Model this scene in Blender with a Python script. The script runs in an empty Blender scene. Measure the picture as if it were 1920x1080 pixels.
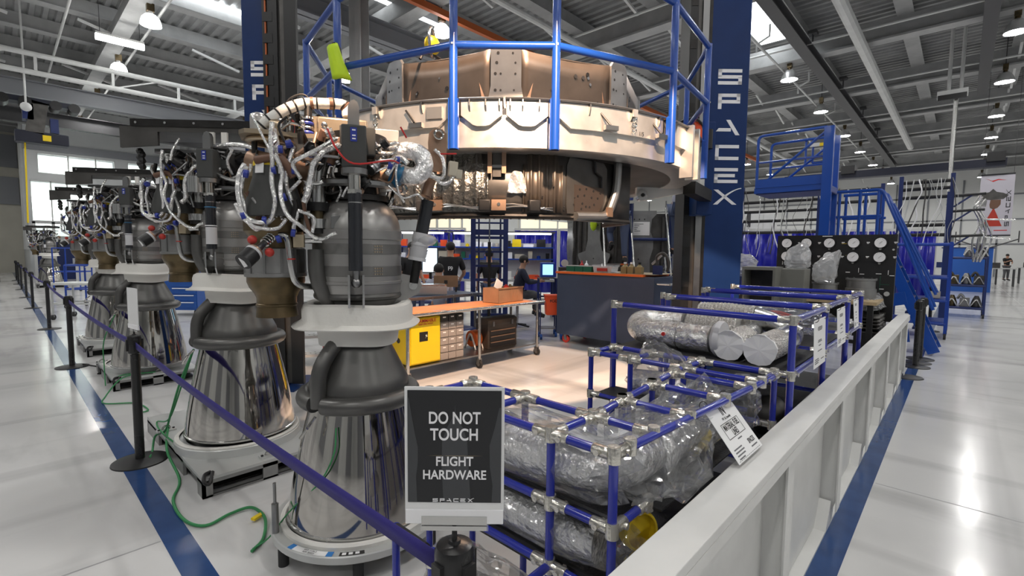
import bpy, math, random
from mathutils import Vector, Matrix
PI = math.pi
rnd = random.Random(7)
sc = bpy.context.scene
COL = sc.collection

# ---------------------------------------------------------------- camera
cd = bpy.data.cameras.new('camera'); cam = bpy.data.objects.new('camera', cd); COL.objects.link(cam)
F = 900.0
cd.sensor_width = 36.0; cd.lens = F / 1920 * 36.0; cd.clip_start = 0.05; cd.clip_end = 300
vx = Vector((1805 - 960, 540 - 481, -F)).normalized()
vy = Vector((0 - 960, 540 - 463, -F)).normalized()
vy = (vy - vx * vy.dot(vx)).normalized(); vz = vx.cross(vy)
cam.matrix_world = Matrix(((vx.x, vx.y, vx.z, 0), (vy.x, vy.y, vy.z, 0), (vz.x, vz.y, vz.z, 1.62), (0, 0, 0, 1)))
sc.camera = cam

# ---------------------------------------------------------------- world, exposure
sc.view_settings.view_transform = 'Standard'; sc.view_settings.look = 'None'
sc.view_settings.gamma = 1.0; sc.view_settings.use_curve_mapping = False
sc.view_settings.exposure = 0.0
w = bpy.data.worlds.new('world'); sc.world = w; w.use_nodes = True
w.node_tree.nodes['Background'].inputs[0].default_value = (0.86, 0.92, 1.0, 1)
w.node_tree.nodes['Background'].inputs[1].default_value = 0.3
LAMP_POWER = 142.0            # emission of one high bay lens
FLOOD_POWER = 2500.0
sc.cycles.use_denoising = True
sc.cycles.max_bounces = 8; sc.cycles.diffuse_bounces = 3; sc.cycles.glossy_bounces = 4
sc.cycles.transmission_bounces = 5; sc.cycles.transparent_max_bounces = 10
sc.cycles.sample_clamp_indirect = 6.0

# ---------------------------------------------------------------- materials
M = {}
def mat(name, col, rough=0.5, metal=0.0, emit=0.0, noise=0.0, nscale=8.0, bump=0.0, bscale=40.0, coat=0.0,
        alpha=1.0, trans=0.0, spec=0.5, rvar=0.0, stretch=None, col2=None):
    m = bpy.data.materials.new(name); m.use_nodes = True
    nt = m.node_tree; b = nt.nodes['Principled BSDF']
    c = (col[0], col[1], col[2], 1)
    b.inputs['Base Color'].default_value = c
    b.inputs['Roughness'].default_value = rough; b.inputs['Metallic'].default_value = metal
    b.inputs['Specular IOR Level'].default_value = spec
    if coat: b.inputs['Coat Weight'].default_value = coat; b.inputs['Coat Roughness'].default_value = 0.08
    if emit:
        b.inputs['Emission Color'].default_value = c; b.inputs['Emission Strength'].default_value = emit
    if alpha < 1: b.inputs['Alpha'].default_value = alpha
    if trans: b.inputs['Transmission Weight'].default_value = trans
    if noise or bump or rvar:
        tc = nt.nodes.new('ShaderNodeTexCoord'); mp = nt.nodes.new('ShaderNodeMapping')
        nt.links.new(tc.outputs['Object'], mp.inputs[0])
        if stretch: mp.inputs['Scale'].default_value = stretch
        if noise or rvar:
            n = nt.nodes.new('ShaderNodeTexNoise'); n.inputs['Scale'].default_value = nscale; n.inputs['Detail'].default_value = 6
            nt.links.new(mp.outputs[0], n.inputs['Vector'])
            if noise:
                r = nt.nodes.new('ShaderNodeValToRGB')
                k = col2 or tuple(x * (1 - noise) for x in col)
                r.color_ramp.elements[0].position = 0.35; r.color_ramp.elements[1].position = 0.65
                r.color_ramp.elements[0].color = (k[0], k[1], k[2], 1); r.color_ramp.elements[1].color = c
                nt.links.new(n.outputs['Fac'], r.inputs[0]); nt.links.new(r.outputs[0], b.inputs['Base Color'])
            if rvar:
                mr = nt.nodes.new('ShaderNodeMapRange'); mr.inputs[3].default_value = max(0.02, rough - rvar); mr.inputs[4].default_value = rough + rvar
                nt.links.new(n.outputs['Fac'], mr.inputs[0]); nt.links.new(mr.outputs[0], b.inputs['Roughness'])
        if bump:
            n2 = nt.nodes.new('ShaderNodeTexNoise'); n2.inputs['Scale'].default_value = bscale; n2.inputs['Detail'].default_value = 4
            nt.links.new(mp.outputs[0], n2.inputs['Vector'])
            bp = nt.nodes.new('ShaderNodeBump'); bp.inputs['Strength'].default_value = bump; bp.inputs['Distance'].default_value = 0.02
            nt.links.new(n2.outputs['Fac'], bp.inputs['Height']); nt.links.new(bp.outputs[0], b.inputs['Normal'])
    M[name] = m
    return m

mat('white_paint', (.70, .71, .70), .55, noise=.10, nscale=3)
mat('white_steel', (.74, .74, .72), .45, noise=.08, nscale=5)
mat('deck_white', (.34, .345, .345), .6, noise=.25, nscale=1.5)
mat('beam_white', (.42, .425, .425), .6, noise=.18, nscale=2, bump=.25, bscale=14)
mat('wall_panel', (.66, .68, .68), .6, noise=.08, nscale=1)
mat('wall_white', (.80, .81, .80), .6)
mat('wall_grey', (.30, .32, .33), .6, noise=.1, nscale=1)
mat('beige_wall', (.62, .60, .52), .7, noise=.1, nscale=1)
mat('girder_grey', (.06, .06, .063), .5)
mat('girder_mid', (.26, .27, .29), .5)
mat('orange_rail', (.55, .13, .03), .5)
mat('glass_office', (.85, .95, .92), .2, emit=1.0)
mat('lamp_lens', (1.0, .985, .96), .3, emit=LAMP_POWER)
mat('lamp_glow', (1.0, .99, .96), .4, emit=4.5)
mat('tube_lens', (1.0, .99, .95), .3, emit=28.0)
mat('office_lamp', (1.0, 1.0, .94), .3, emit=9.0)
mat('skylight', (.94, .98, 1.0), .3, emit=7.0)
mat('reflector', (.8, .8, .8), .3, 0.6)
mat('black', (.012, .012, .013), .45)
mat('black_satin', (.015, .015, .016), .28, rvar=.05)
mat('rubber', (.025, .025, .026), .7)
mat('mat_black', (.02, .02, .021), .55, bump=.35, bscale=120)
mat('blue_post', (.008, .034, .14), .42, spec=.25, noise=.12, nscale=4)
mat('blue_tube', (.014, .028, .36), .22, coat=.6)
mat('blue_rail', (.008, .065, .36), .28, coat=.4)
mat('blue_paint', (.010, .055, .36), .35)
mat('blue_dark', (.010, .024, .12), .4)
mat('navy_black', (.006, .008, .022), .5)
mat('blue_curtain', (.012, .014, .34), .3, bump=.4, bscale=3)
mat('tape_blue', (.028, .075, .22), .17, noise=.2, nscale=6, rvar=.05)
mat('belt_blue', (.022, .014, .19), .6, bump=.1, bscale=300)
mat('cart_blue', (.06, .08, .135), .45, noise=.15, nscale=2)
mat('cabinet_blue', (.015, .09, .38), .35)
mat('steel', (.58, .58, .57), .25, 1.0, rvar=.08, nscale=20)
mat('steel_dark', (.30, .30, .30), .35, 1.0, rvar=.1, nscale=15)
mat('chrome', (.62, .61, .58), .12, 1.0)
mat('joint_metal', (.72, .70, .64), .22, .9, bump=.12, bscale=60)
mat('nozzle_metal', (.54, .52, .49), .06, 1.0, rvar=.04, nscale=7, stretch=(1, 1, .12))
mat('cone_metal', (.15, .148, .142), .36, .6, noise=.22, nscale=5, rvar=.06)
mat('chamber_metal', (.40, .392, .38), .33, .6, noise=.2, nscale=4, rvar=.08)
mat('band_metal', (.24, .236, .228), .4, .6, noise=.2, nscale=6)
mat('dark_metal', (.05, .048, .047), .42, .85, noise=.3, nscale=8)
mat('bronze', (.22, .155, .085), .36, .9, noise=.45, nscale=6, col2=(.10, .085, .05))
mat('copper_warm', (.36, .235, .165), .42, .7, noise=.2, nscale=8)
mat('brown_hose', (.16, .085, .055), .5, .2)
mat('foil', (.95, .945, .94), .18, .7, bump=1.0, bscale=30, rvar=.1)
mat('foil_smooth', (.90, .90, .89), .17, .8, bump=1.0, bscale=30, rvar=.08)
mat('braid', (.82, .80, .76), .26, .7, bump=1.0, bscale=110)
mat('hood_grey', (.06, .062, .06), .7, noise=.15, nscale=10)
mat('carbon_tube', (.02, .022, .027), .25, coat=.3)
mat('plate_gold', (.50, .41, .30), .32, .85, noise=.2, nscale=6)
mat('alu', (.74, .71, .67), .32, .8, rvar=.1, nscale=10, noise=.12)
mat('alu_grey', (.36, .36, .355), .38, .85, noise=.2, nscale=5)
mat('skin_metal', (.15, .125, .105), .40, .6, noise=.3, nscale=4, rvar=.08)
mat('skin_dark', (.12, .115, .11), .45, .7, noise=.3, nscale=5)
mat('skirt_foil', (.24, .235, .22), .28, .9, bump=.8, bscale=35, rvar=.1)
mat('copper_dull', (.09, .07, .06), .45, .6)
mat('pad_white', (.80, .785, .74), .55, bump=.12, bscale=60)
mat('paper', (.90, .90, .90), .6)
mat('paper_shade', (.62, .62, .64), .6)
mat('ink', (.02, .02, .022), .6)
mat('ink_grey', (.16, .16, .17), .6)
mat('sign_black', (.016, .017, .020), .5)
mat('sign_grey', (.055, .058, .064), .5)
mat('sign_white', (.93, .93, .95), .5)
mat('acrylic', (.9, .92, .93), .08, alpha=.25)
mat('yellow', (.86, .62, .01), .38)
mat('yellow_cap', (.80, .58, .02), .35)
mat('lime', (.55, .80, .02), .6)
mat('red', (.55, .02, .02), .4)
mat('red_cap', (.5, .04, .03), .45)
mat('orange_top', (.78, .26, .08), .5, noise=.1, nscale=4)
mat('orange', (.80, .15, .02), .5)
mat('orange_bin', (.85, .09, .02), .45)
mat('drawer_grey', (.34, .31, .29), .5)
mat('cardboard', (.40, .24, .14), .75, noise=.15, nscale=5)
mat('toolbox', (.045, .035, .028), .42)
mat('green_strap', (.04, .26, .09), .6)
mat('green_box', (.01, .13, .07), .4)
mat('blue_clip', (.02, .04, .30), .4)
mat('blue_tapewrap', (.01, .14, .30), .35)
mat('tape_painters', (.03, .20, .55), .6)
mat('tan_panel', (.42, .35, .24), .6)
mat('grey_cab', (.20, .20, .18), .5)
mat('wood', (.55, .42, .25), .6, noise=.2, nscale=3, stretch=(1, 8, 8))
mat('warm_room', (.9, .82, .62), .5, emit=.7)
mat('screen', (.75, .9, 1.0), .3, emit=1.6)
mat('screen_blue', (.35, .7, .9), .3, emit=1.3)
mat('task_lamp', (1, 1, 1), .3, emit=5.0)
mat('skin', (.50, .28, .19), .55)
mat('hair', (.012, .010, .009), .6)
mat('shirt_black', (.012, .012, .014), .8)
mat('shirt_navy', (.02, .025, .05), .8)
mat('shirt_stripe', (.45, .47, .58), .8)
mat('jeans', (.075, .10, .18), .85)
mat('trousers_grey', (.10, .10, .11), .85)
mat('glass_clear', (.85, .92, .92), .08, alpha=.3)
mat('banner_white', (.50, .48, .54), .55)
mat('banner_dark', (.03, .03, .035), .5)
mat('engine_red', (.42, .035, .02), .4)
mat('bottle_tan', (.34, .26, .12), .4)
mat('alu_box', (.62, .63, .62), .4, .5)
mat('beige_box', (.55, .50, .40), .5)
mat('strap_blue', (.02, .12, .5), .5)
def plastic(name, haze, bs=9):       # thin clear film: see-through, with glossy crinkles and a little white haze
    m = bpy.data.materials.new(name); m.use_nodes = True; nt = m.node_tree; L = nt.links.new
    for n in list(nt.nodes): nt.nodes.remove(n)
    N = lambda t: nt.nodes.new(t)
    out = N('ShaderNodeOutputMaterial'); tr = N('ShaderNodeBsdfTransparent'); tr.inputs[0].default_value = (.985, .988, .99, 1)
    gl = N('ShaderNodeBsdfGlossy'); gl.inputs['Roughness'].default_value = .09; df = N('ShaderNodeBsdfDiffuse'); df.inputs[0].default_value = (.85, .86, .88, 1)
    tc = N('ShaderNodeTexCoord'); nz = N('ShaderNodeTexNoise'); nz.inputs['Scale'].default_value = bs * .6; nz.inputs['Detail'].default_value = 3
    mp = N('ShaderNodeVectorMath'); mp.operation = 'MULTIPLY_ADD'; mp.inputs[1].default_value = (.25, .25, .25)
    v = N('ShaderNodeTexVoronoi'); v.inputs['Scale'].default_value = bs; v.feature = 'F1'
    L(tc.outputs['Object'], nz.inputs['Vector']); L(nz.outputs['Color'], mp.inputs[0]); L(tc.outputs['Object'], mp.inputs[2]); L(mp.outputs[0], v.inputs['Vector'])
    bp = N('ShaderNodeBump'); bp.inputs['Strength'].default_value = .35; bp.inputs['Distance'].default_value = .06; L(v.outputs['Distance'], bp.inputs['Height'])
    fr = N('ShaderNodeFresnel'); fr.inputs[0].default_value = 1.5; L(bp.outputs[0], fr.inputs['Normal']); L(bp.outputs[0], gl.inputs['Normal'])
    mr = N('ShaderNodeMapRange'); mr.inputs[1].default_value = .03; mr.inputs[2].default_value = .6; mr.inputs[3].default_value = .05; mr.inputs[4].default_value = .6; L(fr.outputs[0], mr.inputs[0])
    m1 = N('ShaderNodeMixShader'); m1.inputs[0].default_value = haze; L(tr.outputs[0], m1.inputs[1]); L(df.outputs[0], m1.inputs[2])
    m2 = N('ShaderNodeMixShader'); L(mr.outputs[0], m2.inputs[0]); L(m1.outputs[0], m2.inputs[1]); L(gl.outputs[0], m2.inputs[2]); L(m2.outputs[0], out.inputs[0]); M[name] = m
plastic('plastic_film', .07, 6)
plastic('plastic_film_milky', .38, bs=7)

# floor: pale glossy epoxy with scuffs, faint joints and broad cloudy wear
def floor_mat():
    m = bpy.data.materials.new('epoxy_floor'); m.use_nodes = True; nt = m.node_tree; b = nt.nodes['Principled BSDF']
    tc = nt.nodes.new('ShaderNodeTexCoord')
    def noise(s, d=5, st=None):
        n = nt.nodes.new('ShaderNodeTexNoise'); n.inputs['Scale'].default_value = s; n.inputs['Detail'].default_value = d
        if st:
            mp = nt.nodes.new('ShaderNodeMapping'); mp.inputs['Scale'].default_value = st
            nt.links.new(tc.outputs['Object'], mp.inputs[0]); nt.links.new(mp.outputs[0], n.inputs['Vector'])
        else: nt.links.new(tc.outputs['Object'], n.inputs['Vector'])
        return n
    n1 = noise(.55); n2 = noise(1.6, 8, (1, .25, 1)); n3 = noise(9, 3)
    r = nt.nodes.new('ShaderNodeValToRGB'); r.color_ramp.elements[0].position = .3; r.color_ramp.elements[1].position = .7
    r.color_ramp.elements[0].color = (.66, .66, .66, 1); r.color_ramp.elements[1].color = (.76, .755, .745, 1)
    nt.links.new(n1.outputs['Fac'], r.inputs[0])
    r2 = nt.nodes.new('ShaderNodeValToRGB'); r2.color_ramp.elements[0].position = .30; r2.color_ramp.elements[1].position = .46
    r2.color_ramp.elements[0].color = (.66, .66, .66, 1); r2.color_ramp.elements[1].color = (1, 1, 1, 1)
    nt.links.new(n2.outputs['Fac'], r2.inputs[0])
    mx = nt.nodes.new('ShaderNodeMix'); mx.data_type = 'RGBA'; mx.blend_type = 'MULTIPLY'; mx.inputs[0].default_value = .85
    nt.links.new(r.outputs[0], mx.inputs[6]); nt.links.new(r2.outputs[0], mx.inputs[7]); prev = mx.outputs[2]
    for st, sc_, lo in (((.05, 1.5, 1), 1.3, .80), ((1.6, .07, 1), 1.1, .84), ((.5, .5, 1), 1.0, .88)):
        nn = noise(sc_, 4, st); rr = nt.nodes.new('ShaderNodeValToRGB'); rr.color_ramp.elements[0].position = .56; rr.color_ramp.elements[1].position = .66
        rr.color_ramp.elements[0].color = (1, 1, 1, 1); rr.color_ramp.elements[1].color = (lo, lo, lo * 1.005, 1)
        m3 = nt.nodes.new('ShaderNodeMix'); m3.data_type = 'RGBA'; m3.blend_type = 'MULTIPLY'; m3.inputs[0].default_value = 1.0
        nt.links.new(nn.outputs['Fac'], rr.inputs[0]); nt.links.new(prev, m3.inputs[6]); nt.links.new(rr.outputs[0], m3.inputs[7]); prev = m3.outputs[2]
    nt.links.new(prev, b.inputs['Base Color'])
    mr = nt.nodes.new('ShaderNodeMapRange'); mr.inputs[3].default_value = .09; mr.inputs[4].default_value = .26
    nt.links.new(n2.outputs['Fac'], mr.inputs[0]); nt.links.new(mr.outputs[0], b.inputs['Roughness'])
    bp = nt.nodes.new('ShaderNodeBump'); bp.inputs['Strength'].default_value = .06; bp.inputs['Distance'].default_value = .01
    nt.links.new(n3.outputs['Fac'], bp.inputs['Height']); nt.links.new(bp.outputs[0], b.inputs['Normal'])
    b.inputs['Coat Weight'].default_value = .12; b.inputs['Coat Roughness'].default_value = .1
    M['epoxy_floor'] = m
floor_mat()

# ---------------------------------------------------------------- mesh builder
def frame(d):
    d = Vector(d).normalized(); u = Vector((0, 0, 1)) if abs(d.z) < .95 else Vector((1, 0, 0))
    a = d.cross(u).normalized(); b = a.cross(d).normalized()
    return a, b, d
class MB:
    def __init__(s): s.v = []; s.f = []; s.m = []; s.cur = 0
    def mat(s, i): s.cur = i; return s
    def add(s, vs, fs):
        o = len(s.v); s.v += [tuple(x) for x in vs]; s.f += [tuple(i + o for i in f) for f in fs]; s.m += [s.cur] * len(fs); return s
    def box(s, c, d, rz=0, rx=0, ry=0, taper=1.0):
        hx, hy, hz = d[0] / 2, d[1] / 2, d[2] / 2
        vs = [(-hx, -hy, -hz), (hx, -hy, -hz), (hx, hy, -hz), (-hx, hy, -hz),
              (-hx * taper, -hy * taper, hz), (hx * taper, -hy * taper, hz), (hx * taper, hy * taper, hz), (-hx * taper, hy * taper, hz)]
        R = Matrix.Rotation(rz, 3, 'Z') @ Matrix.Rotation(ry, 3, 'Y') @ Matrix.Rotation(rx, 3, 'X'); c = Vector(c)
        return s.add([R @ Vector(v) + c for v in vs], [(3, 2, 1, 0), (4, 5, 6, 7), (0, 1, 5, 4), (1, 2, 6, 5), (2, 3, 7, 6), (3, 0, 4, 7)])
    def span(s, a, b):
        return s.box([(a[i] + b[i]) / 2 for i in range(3)], [abs(b[i] - a[i]) for i in range(3)])
    def beam(s, p, q, wdt, h):        # rectangular bar between two points
        p, q = Vector(p), Vector(q); a, b, d = frame(q - p); vs = []
        for e in (p, q):
            for i, j in ((-1, -1), (1, -1), (1, 1), (-1, 1)): vs.append(e + a * i * wdt / 2 + b * j * h / 2)
        return s.add(vs, [(0, 1, 2, 3), (7, 6, 5, 4), (0, 4, 5, 1), (1, 5, 6, 2), (2, 6, 7, 3), (3, 7, 4, 0)])
    def tube(s, pts, r, n=10, caps=True, closed=False, rs=None):
        pts = [Vector(p) for p in pts]; N = len(pts); vs = []; fs = []
        t0 = (pts[1] - pts[0]); a, b, d = frame(t0)
        for i, p in enumerate(pts):
            if closed: t = pts[(i + 1) % N] - pts[i - 1]
            else: t = pts[min(i + 1, N - 1)] - pts[max(i - 1, 0)]
            if t.length < 1e-9: t = d
            t.normalize(); a = (a - t * a.dot(t))
            if a.length < 1e-6: a = frame(t)[0]
            a.normalize(); b = t.cross(a); d = t
            rr = rs[i] if rs else r
            for k in range(n):
                th = 2 * PI * k / n; vs.append(p + a * math.cos(th) * rr + b * math.sin(th) * rr)
        for i in range(N if closed else N - 1):
            j = (i + 1) % N
            for k in range(n): fs.append((i * n + k, i * n + (k + 1) % n, j * n + (k + 1) % n, j * n + k))
        if caps and not closed: fs.append(tuple(range(n))[::-1]); fs.append(tuple((N - 1) * n + k for k in range(n)))
        return s.add(vs, fs)
    def cyl(s, p, q, r, n=16, r2=None): return s.tube([p, q], r, n, rs=[r, r if r2 is None else r2])
    def lathe(s, prof, n=32, c=(0, 0, 0), axis=None, a0=0, a1=None, flute=None):
        c = Vector(c); A = frame(axis) if axis else (Vector((1, 0, 0)), Vector((0, 1, 0)), Vector((0, 0, 1)))
        full = a1 is None; a1 = 2 * PI if full else a1; m = n if full else n + 1; vs = []; fs = []
        for r, z in prof:
            for k in range(m):
                th = a0 + (a1 - a0) * k / n
                vs.append(c + A[0] * r * math.cos(th) + A[1] * r * math.sin(th) + A[2] * z)
        for i in range(len(prof) - 1):
            for k in range(n):
                k2 = (k + 1) % m
                fs.append((i * m + k, i * m + k2, (i + 1) * m + k2, (i + 1) * m + k))
        return s.add(vs, fs)
    def torus(s, c, R, r, n=40, m=12, axis=(0, 0, 1)):
        a, b, d = frame(axis); c = Vector(c)
        return s.tube([c + a * R * math.cos(2 * PI * i / n) + b * R * math.sin(2 * PI * i / n) for i in range(n)], r, m, closed=True)
    def ball(s, c, r, n=16, sc_=(1, 1, 1)):
        c = Vector(c); vs = []; fs = []; h = max(4, n // 2)
        for i in range(h + 1):
            ph = PI * i / h
            for k in range(n):
                th = 2 * PI * k / n
                vs.append(c + Vector((r * sc_[0] * math.sin(ph) * math.cos(th), r * sc_[1] * math.sin(ph) * math.sin(th), r * sc_[2] * math.cos(ph))))
        for i in range(h):
            for k in range(n): fs.append((i * n + k, (i + 1) * n + k, (i + 1) * n + (k + 1) % n, i * n + (k + 1) % n))
        return s.add(vs, fs)
    def prism(s, poly, o, u, v, t):   # polygon in plane (o;u,v) extruded by vector t
        o, u, v, t = Vector(o), Vector(u), Vector(v), Vector(t); n = len(poly)
        vs = [o + u * x + v * y for x, y in poly]; vs += [p + t for p in vs]
        fs = [tuple(range(n)), tuple(range(2 * n - 1, n - 1, -1))] + [(i, i + n, (i + 1) % n + n, (i + 1) % n) for i in range(n)]
        return s.add(vs, fs)
    def grid(s, fn, nu, nv):
        vs = [fn(i / nu, j / nv) for j in range(nv + 1) for i in range(nu + 1)]
        return s.add(vs, [(j * (nu + 1) + i, j * (nu + 1) + i + 1, (j + 1) * (nu + 1) + i + 1, (j + 1) * (nu + 1) + i) for j in range(nv) for i in range(nu)])
    def mesh(s, name, mats, smooth=True):
        me = bpy.data.meshes.new(name); me.from_pydata(s.v, [], s.f)
        for m_ in (mats if isinstance(mats, (list, tuple)) else [mats]): me.materials.append(M[m_])
        if any(s.m): me.polygons.foreach_set('material_index', s.m)
        me.validate(); 
        if smooth:
            me.shade_smooth(); me.set_sharp_from_angle(angle=.62)
        me.update(); return me
    def build(s, name, mats, parent=None, label=None, smooth=True, bevel=0.0):
        o = bpy.data.objects.new(name, s.mesh(name, mats, smooth)); COL.objects.link(o)
        if parent: o.parent = parent
        if label: o['label'] = label
        if bevel:
            bv = o.modifiers.new('edge', 'BEVEL'); bv.width = bevel; bv.segments = 2; bv.limit_method = 'ANGLE'
        return o
def bend(pts, r=.05, n=5):            # round the corners of a polyline
    pts = [Vector(p) for p in pts]; out = [pts[0]]
    for i in range(1, len(pts) - 1):
        a, b, c = pts[i - 1], pts[i], pts[i + 1]
        d1 = min(r, (a - b).length * .49); d2 = min(r, (c - b).length * .49)
        p = b + (a - b).normalized() * d1; q = b + (c - b).normalized() * d2
        for k in range(n + 1):
            t = k / n; out.append(p * (1 - t) ** 2 + b * 2 * t * (1 - t) + q * t * t)
    out.append(pts[-1]); return out
def spline(pts, n=6):                 # Catmull-Rom through the points
    P = [Vector(p) for p in pts]; P = [P[0] * 2 - P[1]] + P + [P[-1] * 2 - P[-2]]; out = []
    for i in range(1, len(P) - 2):
        for k in range(n):
            t = k / n
            out.append(.5 * (2 * P[i] + (P[i + 1] - P[i - 1]) * t + (2 * P[i - 1] - 5 * P[i] + 4 * P[i + 1] - P[i + 2]) * t * t + (3 * P[i] - P[i - 1] - 3 * P[i + 1] + P[i + 2]) * t ** 3))
    out.append(P[-2]); return out
def arc(c, r, a0, a1, u, v, n=12):
    c, u, v = Vector(c), Vector(u), Vector(v)
    return [c + u * r * math.cos(a0 + (a1 - a0) * i / n) + v * r * math.sin(a0 + (a1 - a0) * i / n) for i in range(n + 1)]
def tag(o, label=None, cat=None, group=None, kind=None):
    for k, x in (('label', label), ('category', cat), ('group', group), ('kind', kind)):
        if x: o[k] = x
    return o
def thing(name, label=None, cat=None, loc=(0, 0, 0), rz=0, group=None):
    o = bpy.data.objects.new(name, None); COL.objects.link(o); o.empty_display_size = .1
    o.location = loc; o.rotation_euler = (0, 0, rz); return tag(o, label, cat, group)
def struct(name, mb, m, smooth=True):
    return tag(mb.build(name, m, smooth=smooth), kind='structure')
def dup(root, loc, rz=0, label=None, group=None):
    r = root.copy(); COL.objects.link(r); r.location = loc; r.rotation_euler = (0, 0, rz); tag(r, label, None, group)
    for ch in list(root.children):
        c = ch.copy(); COL.objects.link(c); c.parent = r
        for g in list(ch.children):
            d = g.copy(); COL.objects.link(d); d.parent = c
    return r
FONTS = {}
def text_mesh(s, size, ext=.0008, bold=False, shear=0, spacing=1.0, align='CENTER', sx=1.0):
    cu = bpy.data.curves.new('lettering', 'FONT'); cu.body = s; cu.size = size; cu.align_x = align; cu.align_y = 'CENTER'
    cu.extrude = ext; cu.space_character = spacing; cu.shear = shear
    if bold: cu.offset = size * .02
    t = bpy.data.objects.new('lettering', cu); COL.objects.link(t)
    dg = bpy.context.evaluated_depsgraph_get(); me = bpy.data.meshes.new_from_object(t.evaluated_get(dg))
    COL.objects.unlink(t); bpy.data.objects.remove(t)
    if sx != 1.0: me.transform(Matrix.Diagonal((sx, 1, 1, 1)))
    return me
def text(s, size, m, parent, o, u, v, name='lettering', **k):   # lettering on a plane: origin o, right u, up v
    me = text_mesh(s, size, **k); u, v = Vector(u).normalized(), Vector(v).normalized(); n = u.cross(v)
    me.transform(Matrix(((u.x, v.x, n.x, o[0]), (u.y, v.y, n.y, o[1]), (u.z, v.z, n.z, o[2]), (0, 0, 0, 1))))
    me.materials.clear(); me.materials.append(M[m]); ob = bpy.data.objects.new(name, me); COL.objects.link(ob)
    if parent: ob.parent = parent
    return ob
# ================================================================ the hall
XA, XB, YA, YB = -14.0, 56.0, -14.0, 50.0
struct('floor', MB().span((XA, YA, -.2), (XB, YB, 0)), 'epoxy_floor', smooth=False)
def strip(name, x0, y0, x1, y1): struct(name, MB().span((x0, y0, .0005), (x1, y1, .0016)), 'tape_blue', smooth=False)
strip('trim_1', .545, 1.2, .675, 44)          # painted blue aisle lines
strip('trim_2', 1.2, .37, 30, .49)
# floor joints and scuffs: thin flush saw cuts
jm = MB()
for y in (3.15, 6.3, 9.4, 12.6, 15.8, 19, 22): jm.span((-13, y, .0002), (.54, y + .012, .0006))
for x in (-1.1, -.28): jm.span((x, 1, .0002), (x + .014, 44, .0006))
for x in (4.2, 8.4, 12.6, 16.8, 21): jm.span((x, -13, .0002), (x + .012, .36, .0006))
for y in (-1.55, -4.7): jm.span((2, y, .0002), (40, y + .012, .0006))
mat('joint', (.36, .36, .37), .4)
struct('trim_3', jm, 'joint', smooth=False)
# corrugated roof deck, ribs run along y
ZD = 9.2
dk = MB(); prof = []; x = XA
while x < XB:
    prof += [(x, ZD), (x + .12, ZD), (x + .16, ZD + .075), (x + .28, ZD + .075)]; x += .32
n = len(prof)
dk.add([(a, YA, b) for a, b in prof] + [(a, YB, b) for a, b in prof], [(i, i + 1, n + i + 1, n + i) for i in range(n - 1)])
dk.span((XA, YA, ZD + .12), (XB, YB, ZD + .25))
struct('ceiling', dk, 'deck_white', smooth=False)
bm = MB()                                    # purlins and girders under the deck
y = -11.6
while y < 49: bm.span((XA, y - .09, ZD - .42), (XB, y + .09, ZD - .002)); bm.span((XA, y - .2, ZD - .44), (XB, y + .2, ZD - .42)); y += 2.65
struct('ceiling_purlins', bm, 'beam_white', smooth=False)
gm = MB(); x = -7.7
while x < 55:
    gm.span((x - .09, YA, ZD - 1.0), (x + .09, YB, ZD - .44)); gm.span((x - .22, YA, ZD - 1.06), (x + .22, YB, ZD - 1.0)); x += 5.3
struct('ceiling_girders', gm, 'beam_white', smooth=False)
bm = MB()                                    # short struts between girders
for xx in range(-7, 55, 3):
    for yy in (-6.3, -1, 7, 9.7, 14.9, 20.2, 25.5):
        bm.beam((xx, yy, ZD - .6), (xx + 1.5, yy, ZD - .95), .07, .07)
struct('ceiling_braces', bm, 'white_paint', smooth=False)
for i, (a, b, c, d) in enumerate(((15.9, 4.95, 19.2, 5.75), (3.4, 17.2, 6.6, 18.6), (7.5, 12.6, 10.5, 13.4))):
    s = tag(thing('skylight', '', 'skylight'), kind='structure'); s.name = 'skylight'; del s['category']
    s['kind'] = 'structure'
    MB().span((a, b, ZD - .035), (c, d, ZD - .012)).build('skylight_panel', 'skylight', s, smooth=False)
# building columns, fireproofed white
for i, (cx, cy, wd) in enumerate(((6.75, 11.9, .5), (7.75, 33.0, .75), (33, 24, .6))):
    cm = MB(); cm.box((cx, cy, 4.1), (wd, .10, 8.2), rz=-.6); cm.box((cx, cy, 4.1), (.10, wd * .9, 8.2), rz=-.6)
    cm.box((cx - .16, cy - .2, 4.1), (.12, .12, 8.2), rz=-.6)
    struct('column_%d' % (i + 1), cm, 'beam_white', smooth=False)
# walls
wm = MB(); Y = 36.0
wm.span((1.15, Y, 6.62), (XB, Y + .25, ZD)); wm.span((1.15, Y, 5.2), (1.62, Y + .25, 6.62)); wm.span((1.15, Y, 0), (1.3, Y + .25, 5.2))
wm.span((4.85, Y, 0), (5.4, Y + .25, 6.62)); wm.span((5.4, Y, 5.2), (7.9, Y + .25, 5.45)); wm.span((7.9, Y, 0), (XB, Y + .25, 6.62))
wm.span((1.62, Y, 5.15), (4.85, Y + .25, 5.55)); wm.span((5.4, Y, 0), (7.9, Y + .25, 5.2)); wm.span((1.3, Y, 0), (4.85, Y + .25, 2.2)); wm.span((1.15, Y + .25, 0), (1.3, YB, ZD))
struct('wall_left', wm, 'wall_panel', smooth=False)
tm = MB(); tm.span((1.1, Y - .12, 6.75), (XB, Y, 7.15)); struct('trim_4', tm, 'girder_mid', smooth=False)
struct('wall_far', MB().span((XA, 44, 0), (1.15, 44.25, ZD)), 'beige_wall', smooth=False)
bm = MB(); bm.span((XA, 43.9, 4.3), (1.1, 44, 6.0)); bm.span((XA, 43.9, 6.6), (1.1, 44, 8.6)); struct('trim_5', bm, 'girder_mid', smooth=False)
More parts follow.
